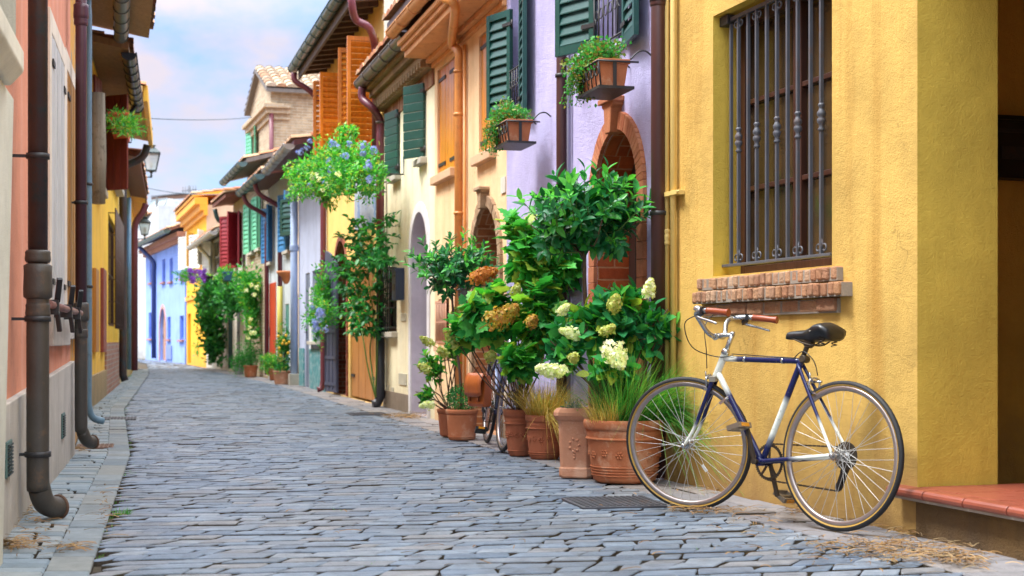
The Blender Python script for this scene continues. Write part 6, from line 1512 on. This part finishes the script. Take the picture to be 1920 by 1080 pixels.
# ---------------------------------------------------------------- WINDOW PLANTERS ON THE LILAC HOUSE
def planter(label, plabel, fac, px, py, off, ln, rnd, hs=.17, wd=.2, hang=.25):
    u = fac.u(px, off); z = fac.z(py, u, off); w = fac.world(u, off, z); o = thing('window_planter', label, 'planter', (w.x, w.y, w.z), fac.rz(), 'iron held planters on the lilac house')
    mb = MB(); h2 = ln/2
    vs = [(s*h2*(.9 if k == 0 else 1), t*wd/2*(.78 if k == 0 else 1), 0 if k == 0 else hs) for k in (0, 1) for (s, t) in ((-1,-1),(1,-1),(1,1),(-1,1))]
    mb.add(vs, [(3,2,1,0),(0,1,5,4),(1,2,6,5),(2,3,7,6),(3,0,4,7)]); mb.box(-h2-.008, h2+.008, -wd/2-.008, wd/2+.008, hs-.03, hs)
    mb.build('trough', TC1, o, .004)
    mb = MB(); mb.box(-h2-.02, h2+.02, -wd/2-.03, wd/2+.01, -.022, -.004)
    for z_ in (hs-.018,): mb.tube([(-h2-.015,-wd/2-.06,z_), (-h2-.015,wd/2+.015,z_), (h2+.015,wd/2+.015,z_), (h2+.015,-wd/2-.06,z_)], .007, 6)
    for sx in (-1, 1):
        mb.tube([(sx*(h2+.014), wd/2+.012, hs-.02), (sx*(h2*.93), wd/2*.85, -.004)], .006, 5); mb.box(sx*(h2+.012)-.003, sx*(h2+.012)+.003, -.012, .012, -.01, hs-.02)
        mb.tube(spline([(sx*h2, -wd/2-.01, hs), (sx*h2, -wd/2-.06, hs+.05), (sx*h2, -off+.05, hs+.06), (sx*h2, -off+.004, hs+.03)], 5), .006, 6)
    n = 5
    for i in range(n):
        c = -h2 + ln*(i+.5)/n; mb.torus((c, wd/2+.004, hs*.55), (0,1,0), .03, .0045, 12, 5); mb.tube([(c-ln/n/2, wd/2+.012, hs-.02), (c-ln/n/2, wd/2*.82+.008, -.005)], .0045, 5)
    mb.build('iron_cradle', METAL_DARK, o)
    lv = MB(); bush(lv, (.02,.02,hs+.05), (h2*.95, wd*.68, .12), 1500, .03, .021, rnd, shell=.3, wobble=.25, young=.4)
    bush(lv, (h2*.8, wd*.35, hs-.02), (.14, .15, .19), 800, .03, .021, rnd, shell=.3, wobble=.3, young=.5); stm = MB()
    for i in range(24):
        a = Vector((h2*rnd.uniform(.3,1), wd*rnd.uniform(.1,.6), hs)); e = a + Vector((rnd.uniform(.02,.12), rnd.uniform(.0,.12), -rnd.uniform(.1, hang)))
        P_ = spline([a, a.lerp(e,.4) + Vector((.03,.02,.03)), e], 5); stm.tube(P_, .0018, 4, cap=False)
        for p in P_[2:]:
            for q in range(2): simple_leaf(lv, p + rv(rnd)*.01, rv(rnd), Vector((0,0,1)), .022, .016, rnd.random() < .4)
    plant('trailing_plant', plabel, 'plant', (w.x, w.y, w.z), [])
    pr = bpy.data.objects[-1] if False else [q for q in COL.objects if q.get('label') == plabel][0]; pr.rotation_euler = (0, 0, fac.rz())
    fo_ = lv.build('foliage', [LEAF_MID, leafm('olive_leaf', ['6f8a35', '8a9a3c', '9a7a44', '4f7a34'], .5, .3)], pr); stm.build('stems', STEM, fo_)
rp = random.Random(5)
planter('terracotta window planter in scrolled iron cradle above the lilac arched doorway', 'trailing green plant with reddish tips in the planter above the arched doorway', fl, 1132, 170, .26, .42, rp)
planter('terracotta window planter in scrolled iron cradle beside the peach house', 'bushy trailing plant in the planter beside the peach house', fl, 962, 270, .26, .42, rp)
# ---------------------------------------------------------------- SAFFRON HOUSE FLOWERS
BLUEF = leafm('blue_floret', ['6f86d8', '8498e4', '5a6cc8', 'a0aef0'], .6, .35)
def blob_plant(name, label, cat, fac, off, items, L, W, rnd, mats, flowers=(), trail=(), pot=None, group=None, base=None):
    """leaf masses given by where they sit on the front: (px, py, off, rx, ry, rz, n)"""
    px, py = base or items[0][:2]; u = fac.u(px, off); w = fac.world(u, off, fac.z(py, u, off)); o = thing(name, label, cat, (w.x, w.y, w.z), 0, group); b = w; lv = MB(); fm = {}
    for (px, py, of, rx, ry, rz, n) in items:
        u = fac.u(px, of); c = fac.world(u, of, fac.z(py, u, of)) - b; bush(lv, c, (rx, ry, rz), n, L, W, rnd, shell=.25, wobble=.35, young=.35)
    for (px, py, of, r, m) in flowers:
        u = fac.u(px, of); c = fac.world(u, of, fac.z(py, u, of)) - b; q = MB(); florets(q, c, r, 18, rnd, r*.34); fm[len(fm)] = (m, q)
    st_ = MB()
    for (xa, ya, xb, yb_, of, n) in trail:
        ua, ub = fac.u(xa, of), fac.u(xb, of); A_, B_ = fac.world(ua, of, fac.z(ya, ua, of)) - b, fac.world(ub, of, fac.z(yb_, ub, of)) - b
        for i in range(n):
            P_ = spline([A_ + rv(rnd)*.05, A_.lerp(B_, .5) + rv(rnd)*.14 + Vector((0,0,.06)), B_ + rv(rnd)*.12], 6); st_.tube(P_, .004, 4, cap=False)
            for p in P_[1:]:
                for q in range(3): simple_leaf(lv, p + rv(rnd)*.02, rv(rnd), Vector((0,0,1)), L, W, rnd.random() < .35)
    f_ = lv.build('foliage', mats, o)
    if st_.v: st_.build('stems', STEM, f_)
    for nm, (m, q) in fm.items(): q.build('flower_head', m, o)
    return o
def trough(name, label, fac, px, py, off, ln, mat, h=.2, w=.22, group=None, brackets=True, cat='planter'):
    u = fac.u(px, off); z = fac.z(py, u, off); q = fac.world(u, off, z); o = thing(name, label, cat, (q.x, q.y, q.z), fac.rz(), group); mb = MB(); a = ln/2
    mb.add([(-a*.92,-w*.4,0),(a*.92,-w*.4,0),(a*.92,w*.4,0),(-a*.92,w*.4,0),(-a,-w/2,h),(a,-w/2,h),(a,w/2,h),(-a,w/2,h)], [(3,2,1,0),(4,5,6,7),(0,1,5,4),(1,2,6,5),(2,3,7,6),(3,0,4,7)]); mb.box(-a-.012, a+.012, -w/2-.012, w/2+.012, h-.04, h); mb.build('box', mat, o, .006)
    if brackets:
        mb = MB()
        for s in (-.7, .7): mb = MB(); mb.tube([(a*s, w/2+.02, h-.04), (a*s, w/2, -.015), (a*s, -off+.02, -.015), (a*s, -off+.02, h)], .011, 5); mb.build('bracket', METAL_DARK, o)
    return o
trough('window_planter', 'brown window box under the nearer orange shutters', fo, 672, 330, .5, 1.3, TC2, group='window boxes under the orange shutters'); trough('window_planter', 'brown window box under the farther orange shutters', fo, 622, 345, .5, 1.1, TC2, group='window boxes under the orange shutters')
rq = random.Random(8)
blob_plant('plumbago', 'lush pale blue plumbago overflowing from the window boxes beneath the orange shutters', 'flowering plant', fo, .6,
  [(688, 300, .5, .17, .45, .2, 480), (668, 302, .6, .24, .5, .2, 700), (640, 288, .65, .26, .5, .24, 750), (612, 312, .75, .3, .5, .28, 800), (585, 335, .85, .28, .45, .25, 700), (640, 330, .8, .3, .5, .22, 700), (610, 360, .7, .18, .3, .14, 250), (562, 332, .9, .2, .4, .13, 260), (700, 332, .55, .16, .3, .2, 380), (690, 355, .45, .1, .25, .14, 180), (648, 356, .7, .18, .3, .13, 200)],
  .07, .03, rq, [LEAF_BRIGHT, LEAF_MID], [(rq.uniform(545, 700), rq.uniform(262, 350), .95, rq.uniform(.035, .06), BLUEF) for _ in range(20)] + [(rq.uniform(585, 640), rq.uniform(318, 362), .95, .045, FL_WHITE) for _ in range(6)],
  [(600, 330, 548, 322, .9, 9), (600, 345, 556, 366, .9, 9), (615, 350, 612, 385, .75, 7), (680, 320, 668, 352, .7, 6), (650, 330, 640, 362, .75, 6), (585, 315, 545, 340, .9, 8), (640, 280, 650, 255, .7, 5)])
blob_plant('plumbago', 'smaller blue flowering plumbago on the grey house wall beside the teal boards', 'flowering plant', fg, .25,
  [(608, 545, .2, .24, .35, .42, 800), (604, 590, .3, .28, .35, .3, 700), (616, 575, .1, .2, .3, .45, 400)], .07, .032, rq, [LEAF_MID, LEAF_BRIGHT], [(rq.uniform(583, 612), rq.uniform(575, 618), .5, .06, BLUEF) for _ in range(14)],
  [(606, 575, 590, 600, .4, 6), (606, 600, 604, 640, .2, 4)])
# climbing rose by the honey coloured door
u = fo.u(703, .12); rb_ = fo.world(u, .12, 0); o = thing('climbing_rose', 'thin stemmed climbing rose rising beside the honey coloured wooden door', 'climbing plant', (rb_.x, rb_.y, 0)); lv, stm = MB(), MB(); rr = random.Random(4)
B = lambda px, py, of: (lambda u: fo.world(u, of, fo.z(py, u, of)) - rb_)(fo.u(px, of))
stems_ = [[(704,745,.2),(690,690,.3),(678,620,.35),(664,580,.3),(655,500,.3)], [(704,745,.2),(694,660,.2),(700,600,.2),(690,500,.25),(700,420,.2)], [(704,745,.15),(708,640,.15),(712,540,.12),(722,470,.15),(720,410,.2)], [(678,620,.35),(672,560,.35),(676,480,.35),(672,410,.3)], [(664,580,.3),(648,540,.35),(646,480,.4)], [(690,500,.25),(712,480,.3),(728,490,.3)], [(676,480,.35),(655,440,.4)]]
for sp in stems_:
    P_ = spline([B(*q) for q in sp], 8); stm.tube(P_, [lerp(.012, .004, i/(len(P_)-1)) for i in range(len(P_))], 5, cap=False)
    for p in P_:
        if p.z < .95: continue
        for q in range(rr.randint(1, 4)):
            d = rv(rr); d.z *= .4; st0 = p + rv(rr)*.03; e = st0 + d*rr.uniform(.08, .26); stm.tube([st0, e], .002, 4, cap=False)
            for j in range(5):
                t = .4 + .15*j; pp_ = st0.lerp(e, min(1, t)); leaf(lv, pp_, (rv(rr) + d + Vector((0,0,-.2))).normalized(), Vector((0,0,1)) + rv(rr)*.4, rr.uniform(.065, .095), .052, rr.random() < .25)
fo_ = lv.build('foliage', [LEAF_ROSE, LEAF_MID], o); stm.build('stems', STEM, o)
# ---------------------------------------------------------------- FAR PLANTS
def far_pot(label, px, py, wpx, hpx, mat=TC1, group='potted plants down the street'):
    g = gp(px, py); Y = g.y + wpx*g.y/F/2; c = Vector(((px-960)/F*Y, Y)); h, r = hpx*Y/F, wpx*Y/F/2
    round_pot(label, c, h, r, r*.75, mat, 1, False, .9, 20, group); return c, h
def pot_bush(name, label, cat, c, z, blobs, L, W, mats, extra=None, trunk=False):
    o = thing(name, label, cat, (c.x, c.y, z)); b = Vector((c.x, c.y, z)); lv = MB()
    for (px, py, dY, rx, rz, n) in blobs: bush(lv, at(px, py, c.y + dY) - b, (rx, rx*.9, rz), n, L, W, rq, shell=.2, wobble=.4, young=.3)
    mb = MB(); t = at(blobs[0][0], blobs[0][1], c.y + blobs[0][2]) - b; mb.tube(spline([(0,0,-.05), t*.5 + Vector((.02,0,0)), t], 5), .02, 6); mb.build('trunk', BARK, o)
    lv.build('foliage', mats, o)
    if extra: extra(o, b)
    return o
ca, ha = far_pot('broad terracotta pot with the little lemon tree', 529, 722, 36, 26, TC3)
cb, hb_ = far_pot('terracotta pot half hidden under the round green bush', 516, 714, 26, 22, TC2)
cc, hc_ = far_pot('round terracotta pot below the feathery shrub', 470, 708, 28, 22, TC1)
cd_, hd_ = far_pot('dull grey pot beside the feathery shrub pot', 448, 703, 20, 16, paint('grey_pot', '8d9090', .8))
ce, he = far_pot('terracotta pot under the ivy archway', 383, 686, 20, 20, TC2)
LEM = paint('lemon', 'e8b62a', .45)
def lemons(o, b):
    mb = MB()
    for i in range(9): mb = MB(); mb.ball(at(rq.uniform(520, 548), rq.uniform(625, 672), ca.y - .25) - b, .03, m=0, n=8, k=6); mb.build('lemon', LEM, o)
pot_bush('lemon_tree', 'little lemon tree with yellow fruit in the broad terracotta pot', 'tree', ca, ha*.9, [(534, 648, 0, .2, .32, 700), (530, 690, 0, .22, .2, 300)], .07, .035, [LEAF_ROSE, LEAF_BRIGHT], lemons)
pot_bush('round_shrub', 'round bright green bush left of the lemon tree', 'shrub', cb, hb_*.9, [(508, 680, 0, .3, .24, 1100)], .055, .03, [LEAF_BRIGHT, LEAF_MID])
pot_bush('feathery_shrub', 'feathery dark green shrub in pots by the brick house', 'shrub', cc, hc_*.9, [(468, 670, 0, .36, .36, 1300), (450, 680, .2, .32, .28, 700)], .08, .016, [LEAF_MID, LEAF_BOX])
pot_bush('leafy_shrub', 'leafy shrub in a terracotta pot under the ivy archway', 'shrub', ce, he*.9, [(384, 655, 0, .3, .28, 600)], .11, .06, [LEAF_MID, LEAF_ROSE])
blob_plant('ivy_arch', 'dense dark ivy archway wrapping the white house doorway', 'climbing plant', fw_, .5,
  [(408, 552, .35, .55, .5, .38, 1100), (426, 556, .35, .45, .5, .32, 800), (390, 568, .4, .36, .5, .45, 800), (398, 610, .4, .30, .4, .55, 800), (402, 650, .35, .28, .35, .45, 600), (384, 590, .45, .22, .3, .35, 300), (432, 570, .4, .3, .5, .4, 300)], .15, .1, rq, [LEAF_BOX, LEAF_MID])
blob_plant('climbing_vine', 'green climbing vine with pale roses up the brick front', 'climbing plant', fb, .3,
  [(470, 535, .25, .33, .5, .4, 700), (463, 555, .25, .3, .4, .4, 400), (472, 580, .2, .2, .3, .5, 450), (474, 620, .2, .17, .3, .5, 350), (458, 520, .3, .3, .4, .12, 200)], .11, .06, rq, [LEAF_MID, LEAF_BRIGHT], [(rq.uniform(460, 482), rq.uniform(525, 640), .5, .06, FL_WHITE) for _ in range(9)])
PURP = leafm('purple_petunia', ['6a2fae', '7d3fc4', '55249a', '9250cc'], .6, .35)
trough('window_planter', 'hanging box of purple petunias on the amber house', fx, 362, 524, .5, 2.2, METAL_DARK, brackets=True)
blob_plant('petunia', 'mass of purple petunias spilling off the amber house', 'flowering plant', fx, .7, [(360, 518, .7, .6, .9, .22, 500)], .09, .05, rq, [LEAF_MID, LEAF_BRIGHT], [(rq.uniform(338, 384), rq.uniform(505, 528), .8, .085, PURP) for _ in range(60)])
for px, py, lab, plab, col, mt in ((389, 533, 'dark basket holding the lime green plant on the white house', 'lime green trailing plant hung from the white house front', METAL_DARK, [LEAF_BRIGHT, leafm('lime_leaf', ['a8d040', '8fc038', 'c0dc60'], .5, .4)]), (424, 527, 'small blue hanging box on the white house', 'bright green plant in the small blue hanging box', paint('blue_box', '3a6a8a', .5), [LEAF_BRIGHT, LEAF_MID])):
    trough('hanging_planter', lab, fw_, px, py, .55, .8, col, h=.22)
    blob_plant('hanging_plant', plab, 'plant', fw_, .55, [(px, py - 9, .55, .32, .45, .2, 420)], .09, .045, rq, mt)
# flower box on the left yellow house
trough('window_planter', 'orange terracotta window box on the weathered yellow house', f6l, 226, 255, .32, 1.6, paint('orange_plastic', 'd2603a', .5, 1, .15), h=.22, w=.26)
blob_plant('window_herb', 'feathery green herb growing in the orange window box on the left', 'plant', f6l, .32, [(224, 226, .32, .2, .6, .1, 420), (234, 236, .42, .2, .5, .14, 420)], .09, .02, rq, [LEAF_BRIGHT, LEAF_MID])
# ---------------------------------------------------------------- LANTERNS, CABLES, MAILBOXES
LG = paint('lantern_green_black', '2c3a3a', .4, 1, .2)
def lantern(label, fac, u, px, py, h):
    off = next(q*.01 for q in range(5, 300) if 960 + F*fac.world(u, q*.01, 0).x/fac.world(u, q*.01, 0).y >= px); w = fac.world(u, off, fac.z(py, u, off)); o = thing('street_lantern', label, 'lantern', (w.x, w.y, w.z), fac.rz(), 'lanterns on the left house fronts'); s = h/.64
    mb = MB(); t, b = .15*s, .085*s; z0, z1 = -.2*s, .12*s
    for i in range(4):
        a = math.pi/4 + i*math.pi/2; c, d = math.cos(a)*1.414, math.sin(a)*1.414; mb.bar((b*c, b*d, z0), (t*c, t*d, z1), .018*s, .018*s)
        a2 = a + math.pi/2; e, f = math.cos(a2)*1.414, math.sin(a2)*1.414; mb.bar((b*c, b*d, z0), (b*e, b*f, z0), .02*s, .02*s); mb.bar((t*c, t*d, z1), (t*e, t*f, z1), .022*s, .026*s)
    mb.lathe([(.03*s, z0-.09*s), (.012*s, z0-.07*s), (.03*s, z0-.03*s), (.1*s, z0)], n=10); mb.ball((0,0,z0-.1*s), .02*s, n=8, k=6); fm_ = mb.build('frame', LG, o)
    mb = MB(); vs = []
    for r, z in ((t*1.12, z1+.01*s), (t*.62, z1+.085*s), (t*.42, z1+.1*s), (t*.42, z1+.14*s), (t*.55, z1+.15*s), (t*.2, z1+.18*s)):
        vs += [(r, r, z), (-r, r, z), (-r, -r, z), (r, -r, z)]
    mb.add(vs, [(4*i+j, 4*i+(j+1) % 4, 4*i+4+(j+1) % 4, 4*i+4+j) for i in range(5) for j in range(4)] + [(3,2,1,0),(20,21,22,23)]); mb.lathe([(.02*s, 0), (.012*s, .02*s), (.028*s, .045*s), (.02*s, .07*s), (.0, .08*s)], (0, 0, z1+.18*s), 8); mb.build('cap', LG, o)
    mb = MB(); vs = []
    for r, z in ((b*.93, z0+.01*s), (t*.93, z1)): vs += [(r, r, z), (-r, r, z), (-r, -r, z), (r, -r, z)]
    mb.add(vs, [(j, (j+1) % 4, 4+(j+1) % 4, 4+j) for j in range(4)]); mb.build('glass', clear_glass('lantern_glass'), o)
    mb = MB(); mb.lathe([(.02*s,0),(.035*s,.05*s),(.02*s,.1*s),(.001,.11*s)], (0,0,z0+.06*s), 8); mb.build('bulb', paint('bulb_white', 'e8e6dc', .3), o)
    mb = MB(); zz = z0 - .12*s; mb.tube([(0, -off, zz), (0, -off*.4, zz), (0, .02, zz), (0, .0, z0-.05*s)], .014*s, 6); mb.tube(spline([(0, -off+.02, zz-.2*s), (0, -off*.7, zz-.16*s), (0, -off*.45, zz)], 5), .01*s, 5); mb.torus((0, -off+.07*s, zz), (1,0,0), .06*s, .012*s, 14, 5); mb.build('arm', LG, o)
lantern('larger nearer iron lantern on a scrolled arm against the sky', f4l, 1.6, 283, 300, .84)
lantern('smaller farther iron lantern over the white houses', f5l, f5l.L*.5, 271, 426, .66)
def cable(label, a, b, sag, r=.012):
    m = (a + b)/2; o = thing('overhead_cable', label, 'cable', (m.x, m.y, m.z), 0, 'cables across the street'); P_ = [a.lerp(b, i/16) - m - Vector((0, 0, sag*4*(i/16)*(1-i/16))) for i in range(17)]; mb = MB(); mb.tube(P_, r, 5); mb.build('wire', paint('cable_grey', '4a5a68', .6), o)
cable('upper thin cable crossing the sky from the brick tower to the left eaves', at(268, 221, 27.5), at(472, 220, 38.6), .05, .011)
cable('lower thin cable crossing above the amber house to the red shuttered house', at(262, 349, 40), at(452, 362, 37.5), .12, .014)
def mailbox(label, loc, rz, w, h, d, mat, slot=True):
    o = thing('mailbox', label, 'mailbox', loc, rz, 'mailboxes on the house fronts'); mb = MB(); mb.box(-w/2, w/2, 0, d, 0, h); mb.build('box', mat, o, .008)
    mb = MB(); mb.prism([(0, h), (d+.015, h-.03), (d+.015, h-.045), (0, h-.015)], -w/2-.01, w/2+.01, plane='yz'); mb.build('lid', mat, o, .003)
    mb = MB(); mb.box(-w*.36, w*.36, d, d+.006, h*.72, h*.78); mb.box(-w*.3, w*.3, d, d+.005, h*.3, h*.5); mb.build('slot', METAL_DARK, o)
u = fc.u(752, .02); zb2 = fc.z(563, u); mailbox('dark blue mailbox on the cream wall beside the small grille', fc.world(u, .003, zb2), fc.rz(), .26, fc.z(503, u) - zb2, .11, paint('navy_box', '2f3d56', .45, 1, .2))
u = fp.u(872, .02); zb2 = fp.z(561, u); mailbox('small dark mailbox on the peach wall behind the laurel crown', fp.world(u, .003, zb2), fp.rz(), .2, .13, .08, paint('slate_box', '3b444c', .5))
MBY = next(-.5 - q*.01 for q in range(260) if 960 + F*fy.world(uc + 1.5, -.5 - q*.01, 0).x/fy.world(uc + 1.5, -.5 - q*.01, 0).y > 1893); um = uc + 1.5; w = fy.world(um - .002, MBY, 1.80); mailbox('black mailbox on the dark porch wall', w, fy.rz() + math.pi/2, .5, .36, .12, paint('black_box', '14161a', .45))
# ---------------------------------------------------------------- LITTER AND WEEDS
DRY = leafm('dry_needles', ['a07a48', '7d5a34', 'b8966a', '5f4630', '8f7a58'], .8, .1)
def litter(name, label, spots, rnd, n):
    mb = MB()
    for (px, py, sx, sy, k) in spots:
        for i in range(int(n*k)):
            g = gp(px + rnd.gauss(0, sx), py + rnd.gauss(0, sy)); a = rnd.gauss(.3, 1.0) + (math.pi if rnd.random() < .5 else 0); l = rnd.uniform(.03, .11); b = rnd.uniform(-.6, .6); vs = []; z0 = .010 + rnd.random()*.022
            for j in range(4):
                t = j/3; x, y = g.x + l*t*math.cos(a + b*t), g.y + l*t*math.sin(a + b*t); nx, ny = -math.sin(a), math.cos(a); z = z0 + .007*math.sin(t*3.1)
                vs += [(x + nx*.0022, y + ny*.0022, z + .002), (x - nx*.0022, y - ny*.0022, z)]
            mb.add(vs, [(0,1,3,2),(2,3,5,4),(4,5,7,6)], 0)
    o = mb.build(name, DRY); o['kind'] = 'stuff'; o['label'] = label; o['category'] = 'litter'
rl = random.Random(2)
litter('dry_litter', 'dry pine needles scattered on the stones below the porch step and bicycle', [(1600, 1032, 60, 9, .9), (1690, 1030, 60, 8, 1.0), (1760, 1050, 40, 8, 1.0), (1810, 1058, 30, 7, .8), (1660, 1050, 45, 5, .7), (1310, 963, 30, 4, .7), (1420, 990, 50, 10, .3), (1380, 965, 60, 12, .25), (1560, 1045, 150, 16, .5), (1100, 1000, 250, 40, .35), (1500, 965, 18, 4, .3), (1610, 990, 30, 4, .4), (1690, 1004, 18, 3, .3), (1330, 922, 30, 4, .3)], rl, 120)
litter('dry_litter', 'dry needles and leaves gathered along the left plinth', [(25, 1030, 12, 6, 1.2), (50, 960, 14, 10, .5), (60, 990, 25, 18, .4), (130, 1034, 14, 4, .4), (145, 845, 10, 5, .5), (195, 955, 5, 30, .3)], rl, 110)
litter('leaf_litter', 'brown leaf litter heaped by the drain before the cream door', [(760, 783, 22, 2.5, 2.2)], rl, 160)
WEED = leafm('weed_green', ['4f9a3a', '3a8434', '6fae48'], .5, .3)
for px, py, n, lab in ((228, 966, 26, 'small grass tuft in the joint between kerb and cobbles'), (1705, 1000, 0, 'little green weed at the corner of the yellow wall and porch step'), (243, 706, 30, 'weed at the foot of the far left wall')):
    g = gp(px, py); o = thing('weed', lab, 'weed', (g.x, g.y, 0)); mb = MB()
    if n: blades(mb, (0,0,0), .04, n*3, .05, rl, .002, 0, (0,0), .9, .4)
    else: bush(mb, (0,0,.04), (.035,.03,.035), 60, .022, .014, rl, shell=.2)
    mb.build('leaves', WEED, o)
mb = MB(); rw = random.Random(31)                     # moss and grass in the joints
for i in range(170):
    Y = rw.uniform(5.6, 26)**1; a, b = street_x(Y); x = rw.choice((a + KW + PW + rw.gauss(0, .02), rw.uniform(a + .5, b - .4))); blades(mb, (x, Y, -.01), .035, 9, .022, rw, .0016, 0, (0,0), .9, .3, k=2)
o = mb.build('joint_grass', WEED); o['kind'] = 'stuff'; o['label'] = 'sparse grass and moss in the cobble joints'; o['category'] = 'grass'
# ---------------------------------------------------------------- SKY AND LIGHT
W = bpy.data.worlds.new('World'); SC.world = W; W.use_nodes = True; wt = W.node_tree; wt.nodes.clear()
def wn(t, **k):
    n = wt.nodes.new(t)
    for a, b in k.items(): setattr(n, a, b)
    return n
SUN = Vector((-.46, -.08, .86)).normalized(); elev = math.asin(SUN.z); azi = math.atan2(SUN.x, SUN.y)
sky = wn('ShaderNodeTexSky', sky_type='NISHITA', sun_disc=False); sky.sun_elevation = elev; sky.sun_rotation = azi; sky.air_density = 1.0; sky.dust_density = 1.5
tc = wn('ShaderNodeTexCoord'); mp = wn('ShaderNodeMapping'); mp.inputs['Scale'].default_value = (7, 7, 13); mp.inputs['Location'].default_value = (.3, .55, .35); wt.links.new(tc.outputs['Generated'], mp.inputs[0])
tint = wn('ShaderNodeMix', data_type='RGBA', blend_type='MULTIPLY'); tint.inputs[0].default_value = 1; tint.inputs[7].default_value = (1.05, 1.35, 1.75, 1); wt.links.new(sky.outputs[0], tint.inputs[6])
n1 = wn('ShaderNodeTexNoise'); n1.inputs['Scale'].default_value = 1.35; n1.inputs['Detail'].default_value = 7; n1.inputs['Roughness'].default_value = .52; wt.links.new(mp.outputs[0], n1.inputs['Vector'])
rp1 = wn('ShaderNodeValToRGB'); rp1.color_ramp.elements[0].position = .38; rp1.color_ramp.elements[1].position = .60; wt.links.new(n1.outputs['Fac'], rp1.inputs[0])
n2 = wn('ShaderNodeTexNoise'); n2.inputs['Scale'].default_value = .8; n2.inputs['Detail'].default_value = 5; mp2 = wn('ShaderNodeMapping'); mp2.inputs['Scale'].default_value = (7, 7, 11); mp2.inputs['Location'].default_value = (4.3, 2.2, 1.7); wt.links.new(tc.outputs['Generated'], mp2.inputs[0]); wt.links.new(mp2.outputs[0], n2.inputs['Vector'])
rp2 = wn('ShaderNodeValToRGB'); rp2.color_ramp.elements[0].position = .40; rp2.color_ramp.elements[1].position = .62; rp2.color_ramp.elements[0].color = (5.4, 5.4, 6.5, 1); rp2.color_ramp.elements[1].color = (7.0, 5.75, 5.9, 1)
wt.links.new(n2.outputs['Fac'], rp2.inputs[0])
mx = wn('ShaderNodeMix', data_type='RGBA'); wt.links.new(rp1.outputs[0], mx.inputs[0]); wt.links.new(tint.outputs[2], mx.inputs[6]); wt.links.new(rp2.outputs[0], mx.inputs[7])
# an overcast sky is brighter overhead than at the horizon
sx = wn('ShaderNodeSeparateXYZ'); wt.links.new(tc.outputs['Generated'], sx.inputs[0]); mr = wn('ShaderNodeMapRange'); mr.inputs['From Min'].default_value = .2; mr.inputs['From Max'].default_value = .9; mr.inputs['To Min'].default_value = SKY_LOW; mr.inputs['To Max'].default_value = SKY_HIGH; wt.links.new(sx.outputs[2], mr.inputs[0])
mr2 = wn('ShaderNodeMapRange'); mr2.inputs['From Min'].default_value = .25; mr2.inputs['From Max'].default_value = .5; wt.links.new(sx.outputs[2], mr2.inputs[0])
mx2 = wn('ShaderNodeMix', data_type='RGBA'); mx2.inputs[7].default_value = (6.6, 7.0, 7.5, 1); wt.links.new(mr2.outputs[0], mx2.inputs[0]); wt.links.new(mx.outputs[2], mx2.inputs[6])   # even white cloud overhead
vm = wn('ShaderNodeVectorMath', operation='SCALE'); wt.links.new(mx2.outputs[2], vm.inputs[0]); wt.links.new(mr.outputs[0], vm.inputs['Scale'])
bg = wn('ShaderNodeBackground'); bg.inputs['Strength'].default_value = SKY_STR; wt.links.new(vm.outputs[0], bg.inputs[0]); ow = wn('ShaderNodeOutputWorld'); wt.links.new(bg.outputs[0], ow.inputs[0])
ld = bpy.data.lights.new('sun', 'SUN'); ld.energy = SUN_STR; ld.angle = R(16); ld.color = (1, .97, .92); so = bpy.data.objects.new('sun', ld); COL.objects.link(so); so.rotation_euler = (-SUN).to_track_quat('-Z', 'Y').to_euler()
SC.view_settings.view_transform = 'Standard'; SC.view_settings.look = 'None'; SC.view_settings.exposure = EXPO; SC.view_settings.gamma = 1
SC.cycles.max_bounces = 8; SC.cycles.diffuse_bounces = 5; SC.cycles.transparent_max_bounces = 8
